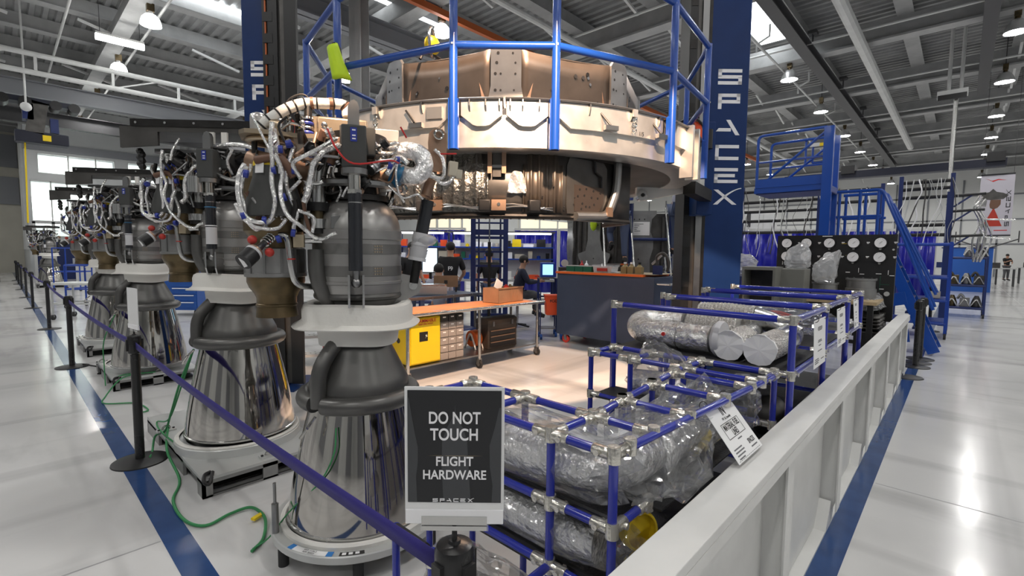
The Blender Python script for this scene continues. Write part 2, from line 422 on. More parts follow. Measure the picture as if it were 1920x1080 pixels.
wm = MB(); wm.span((XB - .25, YA, 0), (XB, 36, ZD)); struct('wall_right', wm, 'wall_white', smooth=False)
bm = MB()
for z in (2.6, 4.6, 6.6): bm.span((XB - .29, YA, z), (XB - .25, 36, z + .12))
for k in range(22): bm.span((XB - .29, -13 + 2.2 * k, 0), (XB - .25, -12.88 + 2.2 * k, 8))
struct('trim_6', bm, 'girder_mid', smooth=False)
wm = MB(); wm.span((XA, YA, 0), (XA + .2, 44, ZD)); struct('wall_back', wm, 'wall_panel', smooth=False)
wm = MB(); wm.span((XA + .2, YA, 0), (XB - .25, YA + .2, ZD)); struct('wall_side', wm, 'wall_panel', smooth=False)
dm = MB()
for k in range(6): dm.span((XA + .2, -12 + 8.5 * k, 0), (XA + .3, -8 + 8.5 * k, 4.5)); dm.span((-10 + 9 * k, YA + .2, 0), (-6 + 9 * k, YA + .3, 4.5))
struct('reflection_panels', dm, 'girder_mid', smooth=False)  # unseen dark panels, added to vary what the metal reflects
# office windows with lit rooms behind
def office(nm, x0, x1, z0, z1, mull, lamps):
    t = thing(nm, None, None); tag(t, kind='structure')
    fr = MB()
    for a in mull: fr.span((a - .03, Y + .02, z0), (a + .03, Y + .10, z1))
    for z in (z0, z1): fr.span((x0, Y + .02, z - .04), (x1, Y + .12, z + .04))
    for a in (x0, x1): fr.span((a - .04, Y + .02, z0), (a + .04, Y + .12, z1))
    fr.build('window_frame', 'white_paint', t, smooth=False)
    MB().span((x0, Y + .9, z0), (x1, Y + .95, z1)).build('lit_room', 'glass_office', t, smooth=False)
    MB().span((x0, Y + .06, z0), (x1, Y + .07, z1)).build('glass_pane', 'glass_clear', t, smooth=False)
    for (a, b, z) in lamps: MB().box(((a + b) / 2, Y + .7, z), (b - a, .2, .10)).build('office_tube_light', 'office_lamp', t, smooth=False, bevel=.03)
office('window_1', 1.62, 4.85, 5.55, 6.62, (2.85, 4.0), ((1.9, 2.4, 6.4), (2.5, 3.3, 6.25), (2.3, 3.2, 5.95), (3.9, 4.7, 6.15), (3.7, 4.5, 5.9)))
office('window_2', 5.4, 7.9, 5.45, 6.62, (6.7,), ((5.5, 6.2, 6.2), (6.6, 7.5, 5.9)))
office('window_3', 1.3, 4.85, 2.2, 5.15, (2.1, 2.75), ((1.35, 1.75, 4.4), (1.3, 2.0, 4.2), (1.6, 2.4, 3.75), (2.9, 3.6, 4.5), (2.0, 2.75, 3.2)))
# a louvre column of vertical fins at the corner
fm = MB()
for k in range(7): fm.span((1.02, 36.3 + .5 * k, 1.5), (1.14, 36.4 + .5 * k, 8))
struct('trim_7', fm, 'white_paint', smooth=False)

# ---------------------------------------------------------------- overhead steel and services
def runway(name, label, cat, y, x0, x1, z, wd, h, m, group=None):
    b = MB(); b.span((x0, y - wd / 2, z - h / 2), (x1, y + wd / 2, z - h / 2 + .03)); b.span((x0, y - wd / 2, z + h / 2 - .03), (x1, y + wd / 2, z + h / 2)); b.span((x0, y - .02, z - h / 2), (x1, y + .02, z + h / 2))
    return tag(b.build(name, m, smooth=False), label, cat, group)
runway('crane_runway', 'dark grey steel crane runway beam running high over the blue work platform', 'crane beam', 3.92, 10, 44, 7.97, .32, .30, 'girder_grey')
runway('crane_runway', 'dark steel crane beam high above the empty aisle beside the bright lamps', 'crane beam', -.18, 8, 26, 7.95, .30, .34, 'girder_grey')
runway('crane_runway', 'grey steel crane beam crossing behind the upper drum with an orange rail', 'crane beam', 12.6, 2, 30, 7.84, .5, .55, 'girder_mid')
tag(MB().span((2, 10.55, 7.93), (36, 10.68, 8.1)).build('power_rail', 'orange_rail', smooth=False), 'orange conductor rail running high behind the ring guard rail', 'power rail')
runway('crane_runway', 'lilac grey crane runway beam above the row of engines', 'crane beam', 23.8, -12, 22, 7.05, .35, .55, 'girder_mid')
runway('crane_runway', 'dark grey runway beam behind the blue hoist', 'crane beam', 27.2, -12, 20, 6.75, .35, .55, 'girder_grey')
tr = thing('roof_truss', 'white tubular truss spanning in front of the lilac crane beam', 'truss')
for z, r in ((7.2, .075), (6.68, .075)): MB().cyl((-12, 20, z), (16, 20, z), r, 10).build('truss_chord', 'white_paint', tr)
for k in range(12): MB().beam((-6 + 1.75 * k, 20, 6.7), (-6 + 1.75 * k, 20, 7.2), .07, .07).build('truss_post', 'white_paint', tr)
for k in range(6): MB().beam((-4.2 + 3.5 * k, 20, 6.7), (-3 + 3.5 * k, 20, 7.2), .04, .04).build('truss_diagonal', 'white_paint', tr)
def pipe(name, label, pts, r, m='white_paint', cat='pipe', group=None): return tag(MB().tube(pts, r, 10).build(name, m), label, cat, group)
pipe('air_duct', 'thick white round duct slanting overhead to the far end of the hall', [(9, 2.58, 7.9), (36.5, 2.58, 7.9)], .15, cat='duct')
pipe('water_pipe', 'white pipe running above the upper drum beside the orange rail', [(6, 9.0, 8.0), (40, 9.0, 8.0)], .09)
pipe('conduit', 'thin white conduit along the lamp row over the blue platform', [(14, 4.9, 7.95), (44, 4.9, 7.95)], .035, cat='conduit')
for i, xx in enumerate((12.2, 17.4, 22.8, 28.1, 33.4, 38.7)):
    pipe('sprinkler_pipe', 'thin white sprinkler pipe crossing under the roof girders', [(xx, -13, 8.11), (xx, 9, 8.11)], .035, cat='sprinkler pipe', group='sprinkler pipes')
for i, yy in enumerate((16.5, 19.2, 21.8, 25.5)):
    pass
for i, xx in enumerate((1.6, 3.4)):
    pipe('sprinkler_pipe', 'thin white sprinkler pipe running along the roof above the engine row', [(xx, 14, 8.11), (xx, 35.9, 8.11)], .035, cat='sprinkler pipe', group='sprinkler pipes over the engines')
for i, xx in enumerate((18.2, 23.6, 28.9, 34.2)):
    t = thing('beam_hanger', 'small black twin rod hanger holding the dark runway beam', 'hanger', (xx, 3.92, 8.12), 0, 'runway beam hangers')
    MB().box((0, 0, .6), (.3, .25, .1)).build('clamp', 'girder_grey', t, smooth=False)
    for s_ in (-.06, .06): MB().cyl((s_, 0, 0), (s_, 0, .6), .015, 6).build('rod', 'girder_grey', t)
for i, xx in enumerate((16.6, 21.8, 27.0)):
    pipe('offset_conduit', 'white z-shaped conduit drop beside the lamp row', [(xx, 4.75, 8.7), (xx, 4.75, 8.35), (xx, 5.1, 8.2), (xx, 5.1, 7.95)], .035, cat='conduit', group='conduit drops')
t = thing('junction_box', 'grey and black electrical box hanging from white ceiling conduits', 'electrical box', (21.5, .55, 6.9))
MB().box((0, 0, 0), (.25, .75, .22)).build('housing', 'white_paint', t, smooth=False); MB().box((-.14, 0, -.12), (.1, .7, .16)).build('cover', 'black', t, smooth=False)
for s_ in (-.2, .1): MB().cyl((0, s_, .1), (0, s_, 2.31), .05, 8).build('conduit', 'white_paint', t)
MB().cyl((0, -.1, -.1), (0, -.1, -3.6), .06, 8).build('conduit', 'steel', t)
t = thing('bridge_crane', 'dark navy bridge crane girder across the far end of the right aisle', 'crane', (26, 0, 5.15))
MB().span((-.25, -1.0, -.14), (.25, 6.4, .16)).build('girder', 'navy_black', t, smooth=False)
for yy in (-.7, 3.9): MB().box((0, yy, .22), (.7, .5, .35)).build('end_truck', 'black', t, smooth=False)
# pendant lamps
def make_lamp():
    t = thing('high_bay_lamp', '', 'lamp')
    prof = [(.055, .34), (.10, .33), (.16, .27), (.215, .17), (.245, .07), (.262, 0), (.255, 0), (.21, .165), (.15, .26), (.05, .32)]
    MB().lathe(prof, 20).build('reflector', 'reflector', t)
    MB().lathe([(0, .02), (.25, .02)], 12).build('lens', 'lamp_lens', t, smooth=False)
    MB().cyl((0, 0, .33), (0, 0, .40), .06, 10).box((0, 0, .5), (.17, .14, .2)).build('ballast', 'bronze', t)
    MB().cyl((0, 0, .6), (0, 0, 1.62), .012, 6).build('hanger_rod', 'girder_grey', t)
    return t
proto = make_lamp(); first = True
def make_glow_lamp():
    t = thing('high_bay_lamp', '', 'lamp')
    MB().lathe([(.05, .30), (.13, .27), (.20, .19), (.235, .08), (.245, 0), (.235, 0), (.19, .18), (.05, .28)], 20).build('acrylic_bowl', 'lamp_glow', t)
    MB().lathe([(0, .02), (.235, .02)], 12).build('lens', 'lamp_lens', t, smooth=False)
    MB().cyl((0, 0, .29), (0, 0, .36), .06, 10).build('neck', 'reflector', t); MB().box((0, 0, .46), (.17, .14, .2)).build('ballast', 'bronze', t)
    MB().cyl((0, 0, .56), (0, 0, 1.62), .012, 6).build('hanger_rod', 'girder_grey', t)
    return t
glow = make_glow_lamp(); gfirst = True
def lampname(x, y):
    if not (x + y > 10 and (y < 9 or x < 12) and (x > 17 or y > 9)) or y < -5: return 'high bay lamp of the same kind beyond the edge of the picture'
    if x < 8 and y > 12: return {16.3: 'bright dome lamp glowing above the white truss beside the tube light', 26.4: 'small round lamp under the lilac crane beam', 32.4: 'white glowing dome lamp hanging beside the blue hoist'}.get(y, 'round high bay lamp over the engine row')
    if y == 4.7: return 'glowing high bay lamp in the row above the blue platform'
    if y == -.7: return 'glowing violet white high bay lamp over the right aisle'
    return 'glowing high bay lamp hanging from the roof'
spots = []
for y in (-6.0, -.7, 4.7, 10.9, 16.3, 21.3, 26.4, 32.4):
    for x in (-7.4, -2.1, 3.1, 8.7, 13.9, 18.85, 23.9, 29.4, 34.5, 39.95, 45.2, 51.0): spots.append((x, y))  # outermost columns added to brighten the end wall and camera-side faces
spots += [(-2.1, 38.5), (-2.1, -11), (3.1, -11), (8.7, -11)]  # unseen extra lamps, added to light the far wall and near faces
spots = [s for s in spots if not (24.5 > s[0] > 14 and s[1] > 17) and not (s[1] > 27 and 29 > s[0] > 4) and not (s[1] == -6.0 and 40 > s[0] > 25)]
LG = {'small round lamp under the lilac crane beam': 0}
for x, y in spots:
    lab = lampname(x, y); grp = 'high bay lamps: ' + lab
    if y > 9 and x < 12:
        if gfirst: o = glow; o.location = (x, y, 7.6); gfirst = False; tag(o, lab, None, grp)
        else: o = dup(glow, (x, y, 7.6), 0, lab, grp)
    elif first: o = proto; o.location = (x, y, 7.6); first = False; tag(o, lab, None, grp)
    else: o = dup(proto, (x, y, 7.6), 0, lab, grp)
# tube light
t = thing('tube_light', 'bare white fluorescent tube light hanging over the engine row', 'tube light', (2.7, 18.1, 7.55), -.05)
MB().cyl((-.55, 0, 0), (.55, 0, 0), .085, 12).build('diffuser', 'tube_lens', t); MB().box((0, 0, .11), (1.1, .12, .06)).build('housing', 'white_paint', t, smooth=False)
for s_ in (-.45, .45): MB().cyl((s_, 0, .12), (s_, 0, 1.3), .008, 5).build('hanger_wire', 'girder_grey', t)
# warm floodlight that lights the ring and the floor below it
def floodlight(label, loc, aim, power, wide, tall, colr):
    fl = thing('floodlight', label, 'floodlight', loc); d = (Vector(aim) - Vector(loc)).normalized()
    MB().lathe([(.03, -.14), (.06, -.12), (.10, -.03), (.11, 0), (.105, 0), (.09, -.03), (.05, -.11)], 20, axis=d).build('reflector', 'reflector', fl)
    MB().cyl((0, 0, .1), (0, 0, 9.1 - loc[2]), .015, 8).build('hanger_rod', 'girder_grey', fl)
    ld = bpy.data.lights.new('flood', 'SPOT'); ld.energy = power; ld.color = colr; ld.spot_size = math.radians(tall); ld.spot_blend = .15; ld.shadow_soft_size = .06
    lo = bpy.data.objects.new('flood_bulb', ld); COL.objects.link(lo); lo.parent = fl
    lo.rotation_euler = d.to_track_quat('-Z', 'Y').to_euler(); lo.scale = (wide, 1, 1); return fl
floodlight('tungsten floodlight hung high above the open centre of the big ring', (2.30, 1.82, 5.8), (3.55, 3.38, 2.6), FLOOD_POWER, 1.0, 41, (1.0, .64, .42))
floodlight('added fill floodlight hung from the roof in front of the big ring', (.95, .30, 4.0), (2.67, 2.1, 2.44), FLOOD_POWER * .75, 3.6, 17, (1.0, .68, .46))  # added out of view to brighten the ring front, cone stretched sideways
floodlight('added narrow fill floodlight aimed at the pipes of the engine closest to the sign', (.45, 1.25, 4.4), (1.42, 2.52, 2.33), FLOOD_POWER * .6, 1.0, 17, (1.0, .68, .46))  # added out of view to warm the top of this engine
# blue hoist, left
t = thing('crane_hoist', 'blue overhead crane trolley and hoist at the far end of the engine row', 'hoist', (1.0, 22, 5.0))
MB().box((.15, 0, .12), (1.25, .5, .36)).build('end_carriage', 'navy_black', t, smooth=False, bevel=.03)
MB().box((.05, 0, .75), (.42, .5, 1.0), ry=.15).build('drum_body', 'skin_dark', t, smooth=False)
MB().box((.45, 0, .55), (.2, .4, .45)).build('motor', 'blue_dark', t, smooth=False); MB().box((-.15, 0, .9), (.25, .5, .5)).build('gearbox', 'blue_dark', t, smooth=False)
MB().box((.1, 0, 1.25), (1.9, .5, .16)).build('trolley_frame', 'navy_black', t, smooth=False)
for s_ in (-.7, -.2, .5, .95): MB().cyl((s_, -.3, 1.2), (s_, .3, 1.2), .15, 14).build('wheel', 'black', t)
MB().box((.25, -.26, .12), (.2, .02, .18)).build('rating_plate', 'yellow', t, smooth=False)
MB().cyl((-.25, 0, 0), (-.3, 0, -2.6), .025, 6).build('pendant_cable', 'yellow', t)
t = thing('security_camera', 'small white dome camera on a pole above the hoist', 'camera', (.8, 21.4, 5.95))
MB().ball((0, 0, 0), .14, 12).build('dome', 'white_paint', t); MB().cyl((0, 0, .1), (0, 0, 3.25), .03, 6).build('pole', 'white_paint', t)
# ================================================================ rocket engines
def px_loc(u, v, d=0.0):      # image pixel offsets cast through the camera -> local metres (d = depth behind the axis)
    k = (u - 289) / 900.0
    x = (.848 + .31 * d + k * (2.64 + .947 * d)) / (.951 - .31 * k)
    return Vector((x, d, 1.505 + (30 + v + u * .019) * (2.64 + .31 * x + .947 * d) / 900))
def make_engine(name, label, seed, dressed, lift=0.0):
    t = thing(name, label, 'rocket engine'); R = random.Random(seed)
    # nozzle bell, hollow with a rolled rim
    k = [(r, lift + z * (.70 - lift) / .70) for r, z in ((.385, 0), (.378, .08), (.363, .19), (.342, .31), (.318, .43), (.292, .55), (.27, .645), (.262, .70))]
    bell = k + [(r - .006, z) for r, z in k[::-1]]
    MB().lathe(bell + [bell[0]], 72).build('nozzle_bell', 'nozzle_metal', t)
    MB().lathe([(.385, lift), (.392, lift + .004), (.392, lift + .016), (.383, lift + .02)], 72).build('exit_rim', 'steel', t)
    MB().lathe([(.262, .69), (.272, .74), (.266, .79), (.255, .815), (.165, 1.0), (.160, 1.012), (.15, 1.03)], 56).build('nozzle_cone', 'cone_metal', t)
    MB().lathe([(.168, .995), (.172, 1.0), (.172, 1.02), (.165, 1.025)], 48).build('cone_band', 'band_metal', t)
    a0, a1 = math.radians(232), math.radians(232 + 346)
    MB().tube([(.288 * math.cos(a0 + (a1 - a0) * i / 60), .288 * math.sin(a0 + (a1 - a0) * i / 60), .71) for i in range(61)], .046, 16).build('coolant_manifold', 'cone_metal', t)
    MB().tube(bend([(-.205, -.205, .70), (-.205, -.205, .90), (-.10, -.12, 1.04)], .09), .040, 16).build('coolant_feed_pipe', 'cone_metal', t)
    # moulded throat cover
    pad = [(.205, 1.0), (.212, 1.0), (.222, 1.09), (.225, 1.112), (.30, 1.108), (.333, 1.098), (.337, 1.104), (.30, 1.124), (.296, 1.14), (.297, 1.19), (.288, 1.215), (.268, 1.226), (.235, 1.222), (.222, 1.205), (.205, 1.13)]
    pm = MB(); n = 72
    pm.lathe(pad + [pad[0]], n)
    pm.v = [(x * (1 + .01 * math.sin(5 * math.atan2(y, x)) + (.035 * max(0, math.cos(math.atan2(y, x) - 3.0)) if 1.09 < z < 1.125 and math.hypot(x, y) > .29 else 0)), y, z + .006 * math.sin(3 * math.atan2(y, x) + 1)) for x, y, z in pm.v]
    pm.build('throat_cover', 'pad_white', t)
    # chamber
    MB().lathe([(.13, 1.0), (.135, 1.12), (.17, 1.18), (.206, 1.23), (.226, 1.28), (.232, 1.33), (.232, 1.605), (.228, 1.64), (.215, 1.685), (.19, 1.728), (.15, 1.765), (.10, 1.787), (.0, 1.793)], 64).build('thrust_chamber', 'chamber_metal', t)
    for z0, z1 in ((1.56, 1.615), (1.325, 1.345)):
        MB().lathe([(.231, z0), (.238, z0 + .004), (.238, z1 - .004), (.231, z1)], 64).build('chamber_flange', 'chamber_metal', t)
    for z0, z1 in ((1.485, 1.54), (1.37, 1.425)):
        bnd = MB().lathe([(.231, z0), (.235, z0 + .002), (.235, z1 - .002), (.231, z1)], 64).build('chamber_band', 'band_metal', t)
        rv = MB()
        for i in range(4):
            for j in range(3):
                a = -1.22 + .055 * i; z = z0 + .013 + .015 * j; c = Vector((.235 * math.cos(a), .235 * math.sin(a), z))
                rv.cyl(c, c * 1.0 + Vector((.004 * math.cos(a), .004 * math.sin(a), 0)), .004, 8)
        rv.build('rivet_patch', 'plate_gold', bnd)
    MB().tube(bend([px_loc(-80, -28, -.15), px_loc(-80, -80, -.16), px_loc(-62, -122, -.15), px_loc(-36, -146, -.10)], .16), .040, 16).build('chamber_elbow_pipe', 'cone_metal', t)
    MB().torus((0, 0, 1.262), .213, .022, 48, 10).build('chamber_seam', 'cone_metal', t)
    # gimbal column and injector stack
    MB().lathe([(.17, 1.77), (.17, 1.80), (.12, 1.81), (.12, 1.88), (.15, 1.89), (.15, 1.91), (.10, 1.92), (.10, 2.06), (.16, 2.07), (.16, 2.12), (0, 2.12)], 32).build('injector_stack', 'dark_metal', t)
    MB().lathe([(.22, 1.83), (.24, 1.84), (.24, 1.86), (.22, 1.87), (.21, 1.85), (.22, 1.83)], 40).build('injector_ring', 'steel_dark', t)
    # actuator in front
    d = -.31
    act = MB().span((-.071, d - .055, 1.90), (.043, d + .055, 2.10)).build('actuator_body', 'hood_grey', t, bevel=.008)
    MB().cyl((-.014, d, 1.872), (-.014, d, 1.90), .062, 24).build('flange', 'steel_dark', act)
    MB().span((-.03, d - .058, 2.02), (.0, d - .054, 2.085)).build('name_plate', 'blue_clip', act, smooth=False)
    for zz in (2.03, 2.045, 2.07): MB().span((-.022, d - .0595, zz), (-.006, d - .0575, zz + .006)).build('plate_mark', 'paper', act, smooth=False)
    MB().prism([(-.042, 0), (.012, 0), (.012, .09), (.004, .115), (-.012, .125), (-.03, .115), (-.04, .09)], (0, d - .02, 2.10), (1, 0, 0), (0, 0, 1), (0, .04, 0)).build('hinge_link', 'steel_dark', act)
    MB().span((-.08, d + .055, 1.98), (.09, d + .16, 2.12)).build('valve_housing', 'hood_grey', t, bevel=.006)
    MB().cyl((-.014, d, 1.79), (-.014, d, 1.875), .031, 18).cyl((-.014, d, 1.78), (-.014, d, 1.80), .038, 6).build('actuator_stem', 'chrome', t)
    MB().cyl((-.014, d, 1.405), (-.012, d, 1.785), .034, 24).build('actuator_strut', 'carbon_tube', t)
    MB().cyl((-.012, d, 1.735), (-.012, d, 1.74), .0352, 24).build('strut_band', 'steel', t)
    MB().cyl((-.012, d, 1.36), (-.012, d, 1.41), .017, 12).ball((-.012, d, 1.345), .026, 12).build('rod_end', 'steel_dark', t)
    for s_ in (-1, 1):
        MB().prism([(0, 1.22), (.09, 1.22), (.09, 1.38), (-.02, 1.385), (-.02, 1.27)], (-.018 + s_ * .034, -.315, 0), (0, 1, 0), (0, 0, 1), (.01, 0, 0)).build('clevis_plate', 'steel', t, smooth=False)
    # second strut on the other side, wrapped with tape
    p, q = px_loc(132, 62, -.05), px_loc(113, -40, -.05); dd = (q - p)
    MB().cyl(p, q, .036, 20).build('side_strut', 'carbon_tube', t)
    MB().cyl(px_loc(128, 70, -.05), px_loc(138, 100, -.04), .03, 14).build('strut_end_fitting', 'copper_warm', t)
    if dressed:
        wr = MB()
        for i in range(9):
            c = p + dd * (.60 + .055 * i); wr.cyl(c, c + dd * .06, .046 + R.uniform(0, .006), 12, .046 + R.uniform(-.003, .006))
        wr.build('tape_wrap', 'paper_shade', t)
        MB().ball(px_loc(128, -12, -.06), .05, 14, (1.3, 1, .7)).build('plastic_wad', 'plastic_film_milky', t)
    MB().cyl(q, px_loc(105, -92, -.04), .026, 12).build('strut_rod_end', 'dark_metal', t)
    lug = [(.14, 1.2), (.20, 1.2), (.325, 1.265), (.345, 1.31), (.33, 1.35), (.29, 1.365), (.24, 1.375), (.2, 1.36)]
    MB().prism(lug, (0, -.045, 0), (1, 0, 0), (0, 0, 1), (0, .022, 0)).build('strut_lug', 'chamber_metal', t)
    MB().cyl((.295, -.055, 1.31), (.295, -.045, 1.31), .024, 18).cyl((.295, -.06, 1.31), (.295, -.05, 1.31), .012, 12).build('lug_pin', 'steel', t)
    # turbopump column and turbine exhaust
    c = (-.418, .03, 0)
    MB().lathe([(.0, 1.93), (.088, 1.93), (.09, 1.915), (.096, 1.86), (.125, 1.76), (.136, 1.70), (.136, 1.67), (.0, 1.67)], 28, c=(-.40, -.10, 0)).build('inlet_hood', 'hood_grey', t)
    MB().lathe([(.0, 1.942), (.088, 1.942), (.092, 1.93), (.090, 1.915)], 28, c=(-.40, -.10, 0)).build('hood_cap', 'yellow_cap', t)
    for a, w_ in ((-2.1, .10), (-1.0, .08)):
        MB().box((-.40 + .097 * math.cos(a), -.10 + .097 * math.sin(a), 1.905), (.045, .004, .06), rz=a + PI / 2, rx=-.1).build('tape_tab', 'paper', t, smooth=False)
    MB().lathe([(.12, 1.9), (.15, 1.87), (.155, 1.74), (.16, 1.70), (.15, 1.66), (.15, 1.60), (.12, 1.56), (.12, 1.51), (.147, 1.505)], 36, c=c).build('turbopump_body', 'bronze', t)
    MB().lathe([(.14, 1.515), (.147, 1.51), (.147, 1.385), (.152, 1.383), (.152, 1.365), (.14, 1.36)], 40, c=c).build('turbine_casing', 'alu_grey', t)
    for i in range(6):
        a = -2.9 + .55 * i
        MB().box((c[0] + .149 * math.cos(a), c[1] + .149 * math.sin(a), 1.445), (.006, .012, .125), rz=a).build('casing_rib', 'steel_dark', t, smooth=False)
    MB().lathe([(.142, 1.365), (.142, 1.335), (.13, 1.305), (.108, 1.275), (.098, 1.25), (.098, 1.222), (.102, 1.218), (.102, 1.21), (.097, 1.205), (.104, 1.15), (.1, 1.15), (.093, 1.2)], 40, c=c).build('turbine_exhaust', 'bronze', t)
    MB().tube(spline([px_loc(-195, 138, .05), px_loc(-160, 130, 0), px_loc(-120, 128, -.02), px_loc(-85, 120, 0)], 5), .062, 16).build('inlet_duct', 'copper_warm' if dressed else 'dark_metal', t)
    for u in (-186, -150, -128): MB().torus(px_loc(u, 134, 0), .064, .006, 24, 6, axis=(1, .1, -.05)).build('duct_clamp', 'dark_metal', t)
    # main plumbing left of the chamber
    MB().tube(bend([px_loc(-74, 58, -.12), px_loc(-74, 112, -.12), px_loc(-62, 146, -.12), px_loc(-15, 160, -.08)], .16, 8), .040, 18).build('steel_feed_pipe', 'steel', t)
    MB().torus(px_loc(-64, 137, -.12), .043, .007, 24, 8, axis=(.4, 0, 1)).build('pipe_clamp', 'blue_clip', t)
    MB().torus(px_loc(-62, 143, -.12), .043, .007, 24, 8, axis=(.4, 0, 1)).build('pipe_clamp', 'blue_clip', t)
    MB().cyl(px_loc(-74, 44, -.12), px_loc(-74, 60, -.12), .055, 20).build('feed_flange', 'black', t)
    MB().cyl(px_loc(-76, 30, -.12), px_loc(-76, 45, -.12), .035, 16).build('feed_neck', 'bronze', t)
    MB().cyl(px_loc(-77, 12, -.11), px_loc(-77, 29, -.11), .078, 28).build('valve_ring', 'steel', t)
    MB().cyl(px_loc(-77, 2, -.11), px_loc(-77, 12, -.11), .066, 24).build('valve_base', 'dark_metal', t)
    MB().span(px_loc(-51, 12, -.2), px_loc(-30, 35, -.15)).build('valve_actuator', 'steel_dark', t, bevel=.004)
    MB().cyl(px_loc(-44, 10, -.17), px_loc(-42, -10, -.17), .016, 10).build('valve_fitting', 'plate_gold', t)
    MB().span(px_loc(-123, -23, -.2), px_loc(-100, 0, -.14)).build('solenoid_box', 'tan_panel', t, bevel=.003)
    MB().cyl(px_loc(-100, -11, -.17), px_loc(-68, -12, -.17), .014, 10).build('solenoid_line', 'steel', t)
    MB().tube(bend([px_loc(-150, 0, -.18), px_loc(-133, 0, -.18), px_loc(-128, -60, -.18), px_loc(-120, -96, -.17), px_loc(-84, -98, -.1)], .05), .016, 12).build('drain_pipe', 'steel', t)
    MB().torus(px_loc(-127, -45, -.18), .017, .004, 16, 6).build('drain_band', 'red_cap', t)
    # capped ports
    pa, pb = px_loc(-213, -45, -.28), px_loc(-165, -4, -.16); pd = (pb - pa).normalized()
    MB().cyl(pa - pd * .02, pa + pd * .045, .040, 24).build('port_cap', 'black', t)
    MB().box(pa - pd * .021, (.018, .004, .05), rz=-.5, rx=.4, ry=-.3).build('cap_sticker', 'paper', t, smooth=False)
    MB().cyl(pa + pd * .045, pa + pd * .058, .041, 24).build('cap_band', 'paper_shade', t)
    MB().cyl(pa + pd * .058, pa + pd * .07, .037, 24).build('cap_band', 'copper_warm', t)
    MB().tube([pa + pd * .06, pa + pd * .10, pb], .02, 12, rs=[.028, .016, .014]).build('port_pipe', 'steel_dark', t)
    for i in range(4): MB().torus(pa + pd * (.14 + .016 * i), .019, .006, 16, 8, axis=pd).build('bellows_ring', 'chrome', t)
    for u, v in ((-168, -32), (-200, -8)): MB().ball(px_loc(u, v, -.22), .022, 14).build('red_plug', 'red_cap', t)
    # top plate and what stands on it
    pl = [(-.565, -.03), (-.53, -.08), (-.42, -.09), (-.28, -.05), (-.12, -.10), (.06, -.10), (.26, 0), (.28, .22), (-.1, .32), (-.5, .27), (-.58, .12)]
    MB().prism(pl, (0, 0, 2.125), (1, 0, 0), (0, 1, 0), (0, 0, .022)).build('top_plate', 'plate_gold' if dressed else 'steel_dark', t)  # gold tone paints warm light onto the dressed engine's plate
    MB().torus((-.44, .06, 2.112), .10, .014, 32, 8).build('plate_boss', 'plate_gold' if dressed else 'steel_dark', t)  # same painted warm light on the ring under the plate
    for i in range(4): MB().cyl((-.50 + .16 * i, .03 * (i % 2), 1.75), (-.50 + .16 * i, .03 * (i % 2), 2.13), .014, 10).build('plate_post', 'dark_metal', t)
    if dressed:
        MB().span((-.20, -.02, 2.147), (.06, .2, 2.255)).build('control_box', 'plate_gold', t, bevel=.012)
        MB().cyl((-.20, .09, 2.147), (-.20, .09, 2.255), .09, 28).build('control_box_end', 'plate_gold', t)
        MB().span((.06, .02, 2.147), (.23, .2, 2.225)).build('valve_box', 'alu', t, bevel=.006)
        for x in (-.15, -.11, .0): MB().cyl((x, .04, 2.255), (x, .04, 2.28), .006, 8).build('stud', 'steel', t)
        pts = spline([px_loc(-182, 205, -.02), px_loc(-176, 219, -.03), px_loc(-158, 231, -.03), px_loc(-136, 244, -.02), px_loc(-113, 253, -.01), px_loc(-90, 257, 0), px_loc(-58, 256, 0), px_loc(-22, 252, .02), px_loc(-16, 232, .02)], 5)
        MB().tube(pts, .028, 14).build('insulated_pipe', 'pad_white', t)
        for i in (5, 9, 13, 17, 20, 24, 28, 32, 35): MB().torus(pts[i], .029, .005, 18, 6, axis=pts[i + 1] - pts[i]).build('wire_tie', 'black', t)
        for i in (26, 31, 35): MB().cyl(pts[i], pts[i + 1], .0315, 16).build('pipe_sleeve', 'brown_hose', t)
        MB().cyl((-.475, -.01, 2.147), (-.475, -.01, 2.215), .042, 20).ball((-.475, -.01, 2.22), .042, 16, (1, 1, .6)).build('elbow_fitting', 'alu', t)
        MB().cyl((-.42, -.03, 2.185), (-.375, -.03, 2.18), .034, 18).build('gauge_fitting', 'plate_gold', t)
        for i in range(7):
            x = -.37 + .035 * i; MB().cyl((x, -.04 + .05 * (i % 3), 2.147), (x, -.04 + .05 * (i % 3), 2.19 + .03 * (i % 3)), .014, 10).ball((x, -.04 + .05 * (i % 3), 2.205 + .03 * (i % 3)), .017, 10).build('valve_fitting', ['steel', 'chrome', 'dark_metal'][i % 3], t)
        for i in range(4): MB().torus((-.245, -.02, 2.16 + .024 * i), .024, .009, 18, 8).build('hose_ferrule', ['blue_clip', 'steel', 'blue_clip', 'chrome'][i], t)
        MB().cyl((-.245, -.02, 2.147), (-.24, 0, 2.30), .02, 12).build('vertical_hose', 'dark_metal', t)
        MB().tube(spline([(-.36, -.07, 2.16), (-.32, -.09, 2.185), (-.28, -.08, 2.18), (-.265, -.06, 2.15)], 5), .008, 8).build('looped_tube', 'chrome', t)
        MB().tube(spline([(-.37, -.0, 2.25), (-.33, 0, 2.33), (-.26, .0, 2.36), (-.21, .0, 2.31)], 6), .005, 6).build('black_wire', 'black', t)
        for pts in ([px_loc(-54, 196, -.36), px_loc(-38, 160, -.38), px_loc(-6, 132, -.38), px_loc(60, 137, -.36), px_loc(78, 132, -.3)], [px_loc(82, 198, -.3), px_loc(93, 178, -.3)], [px_loc(156, 148, -.2), px_loc(186, 148, -.2)]):
            MB().tube(spline(pts, 5), .0045, 6).build('red_flag_cord', 'red', t)
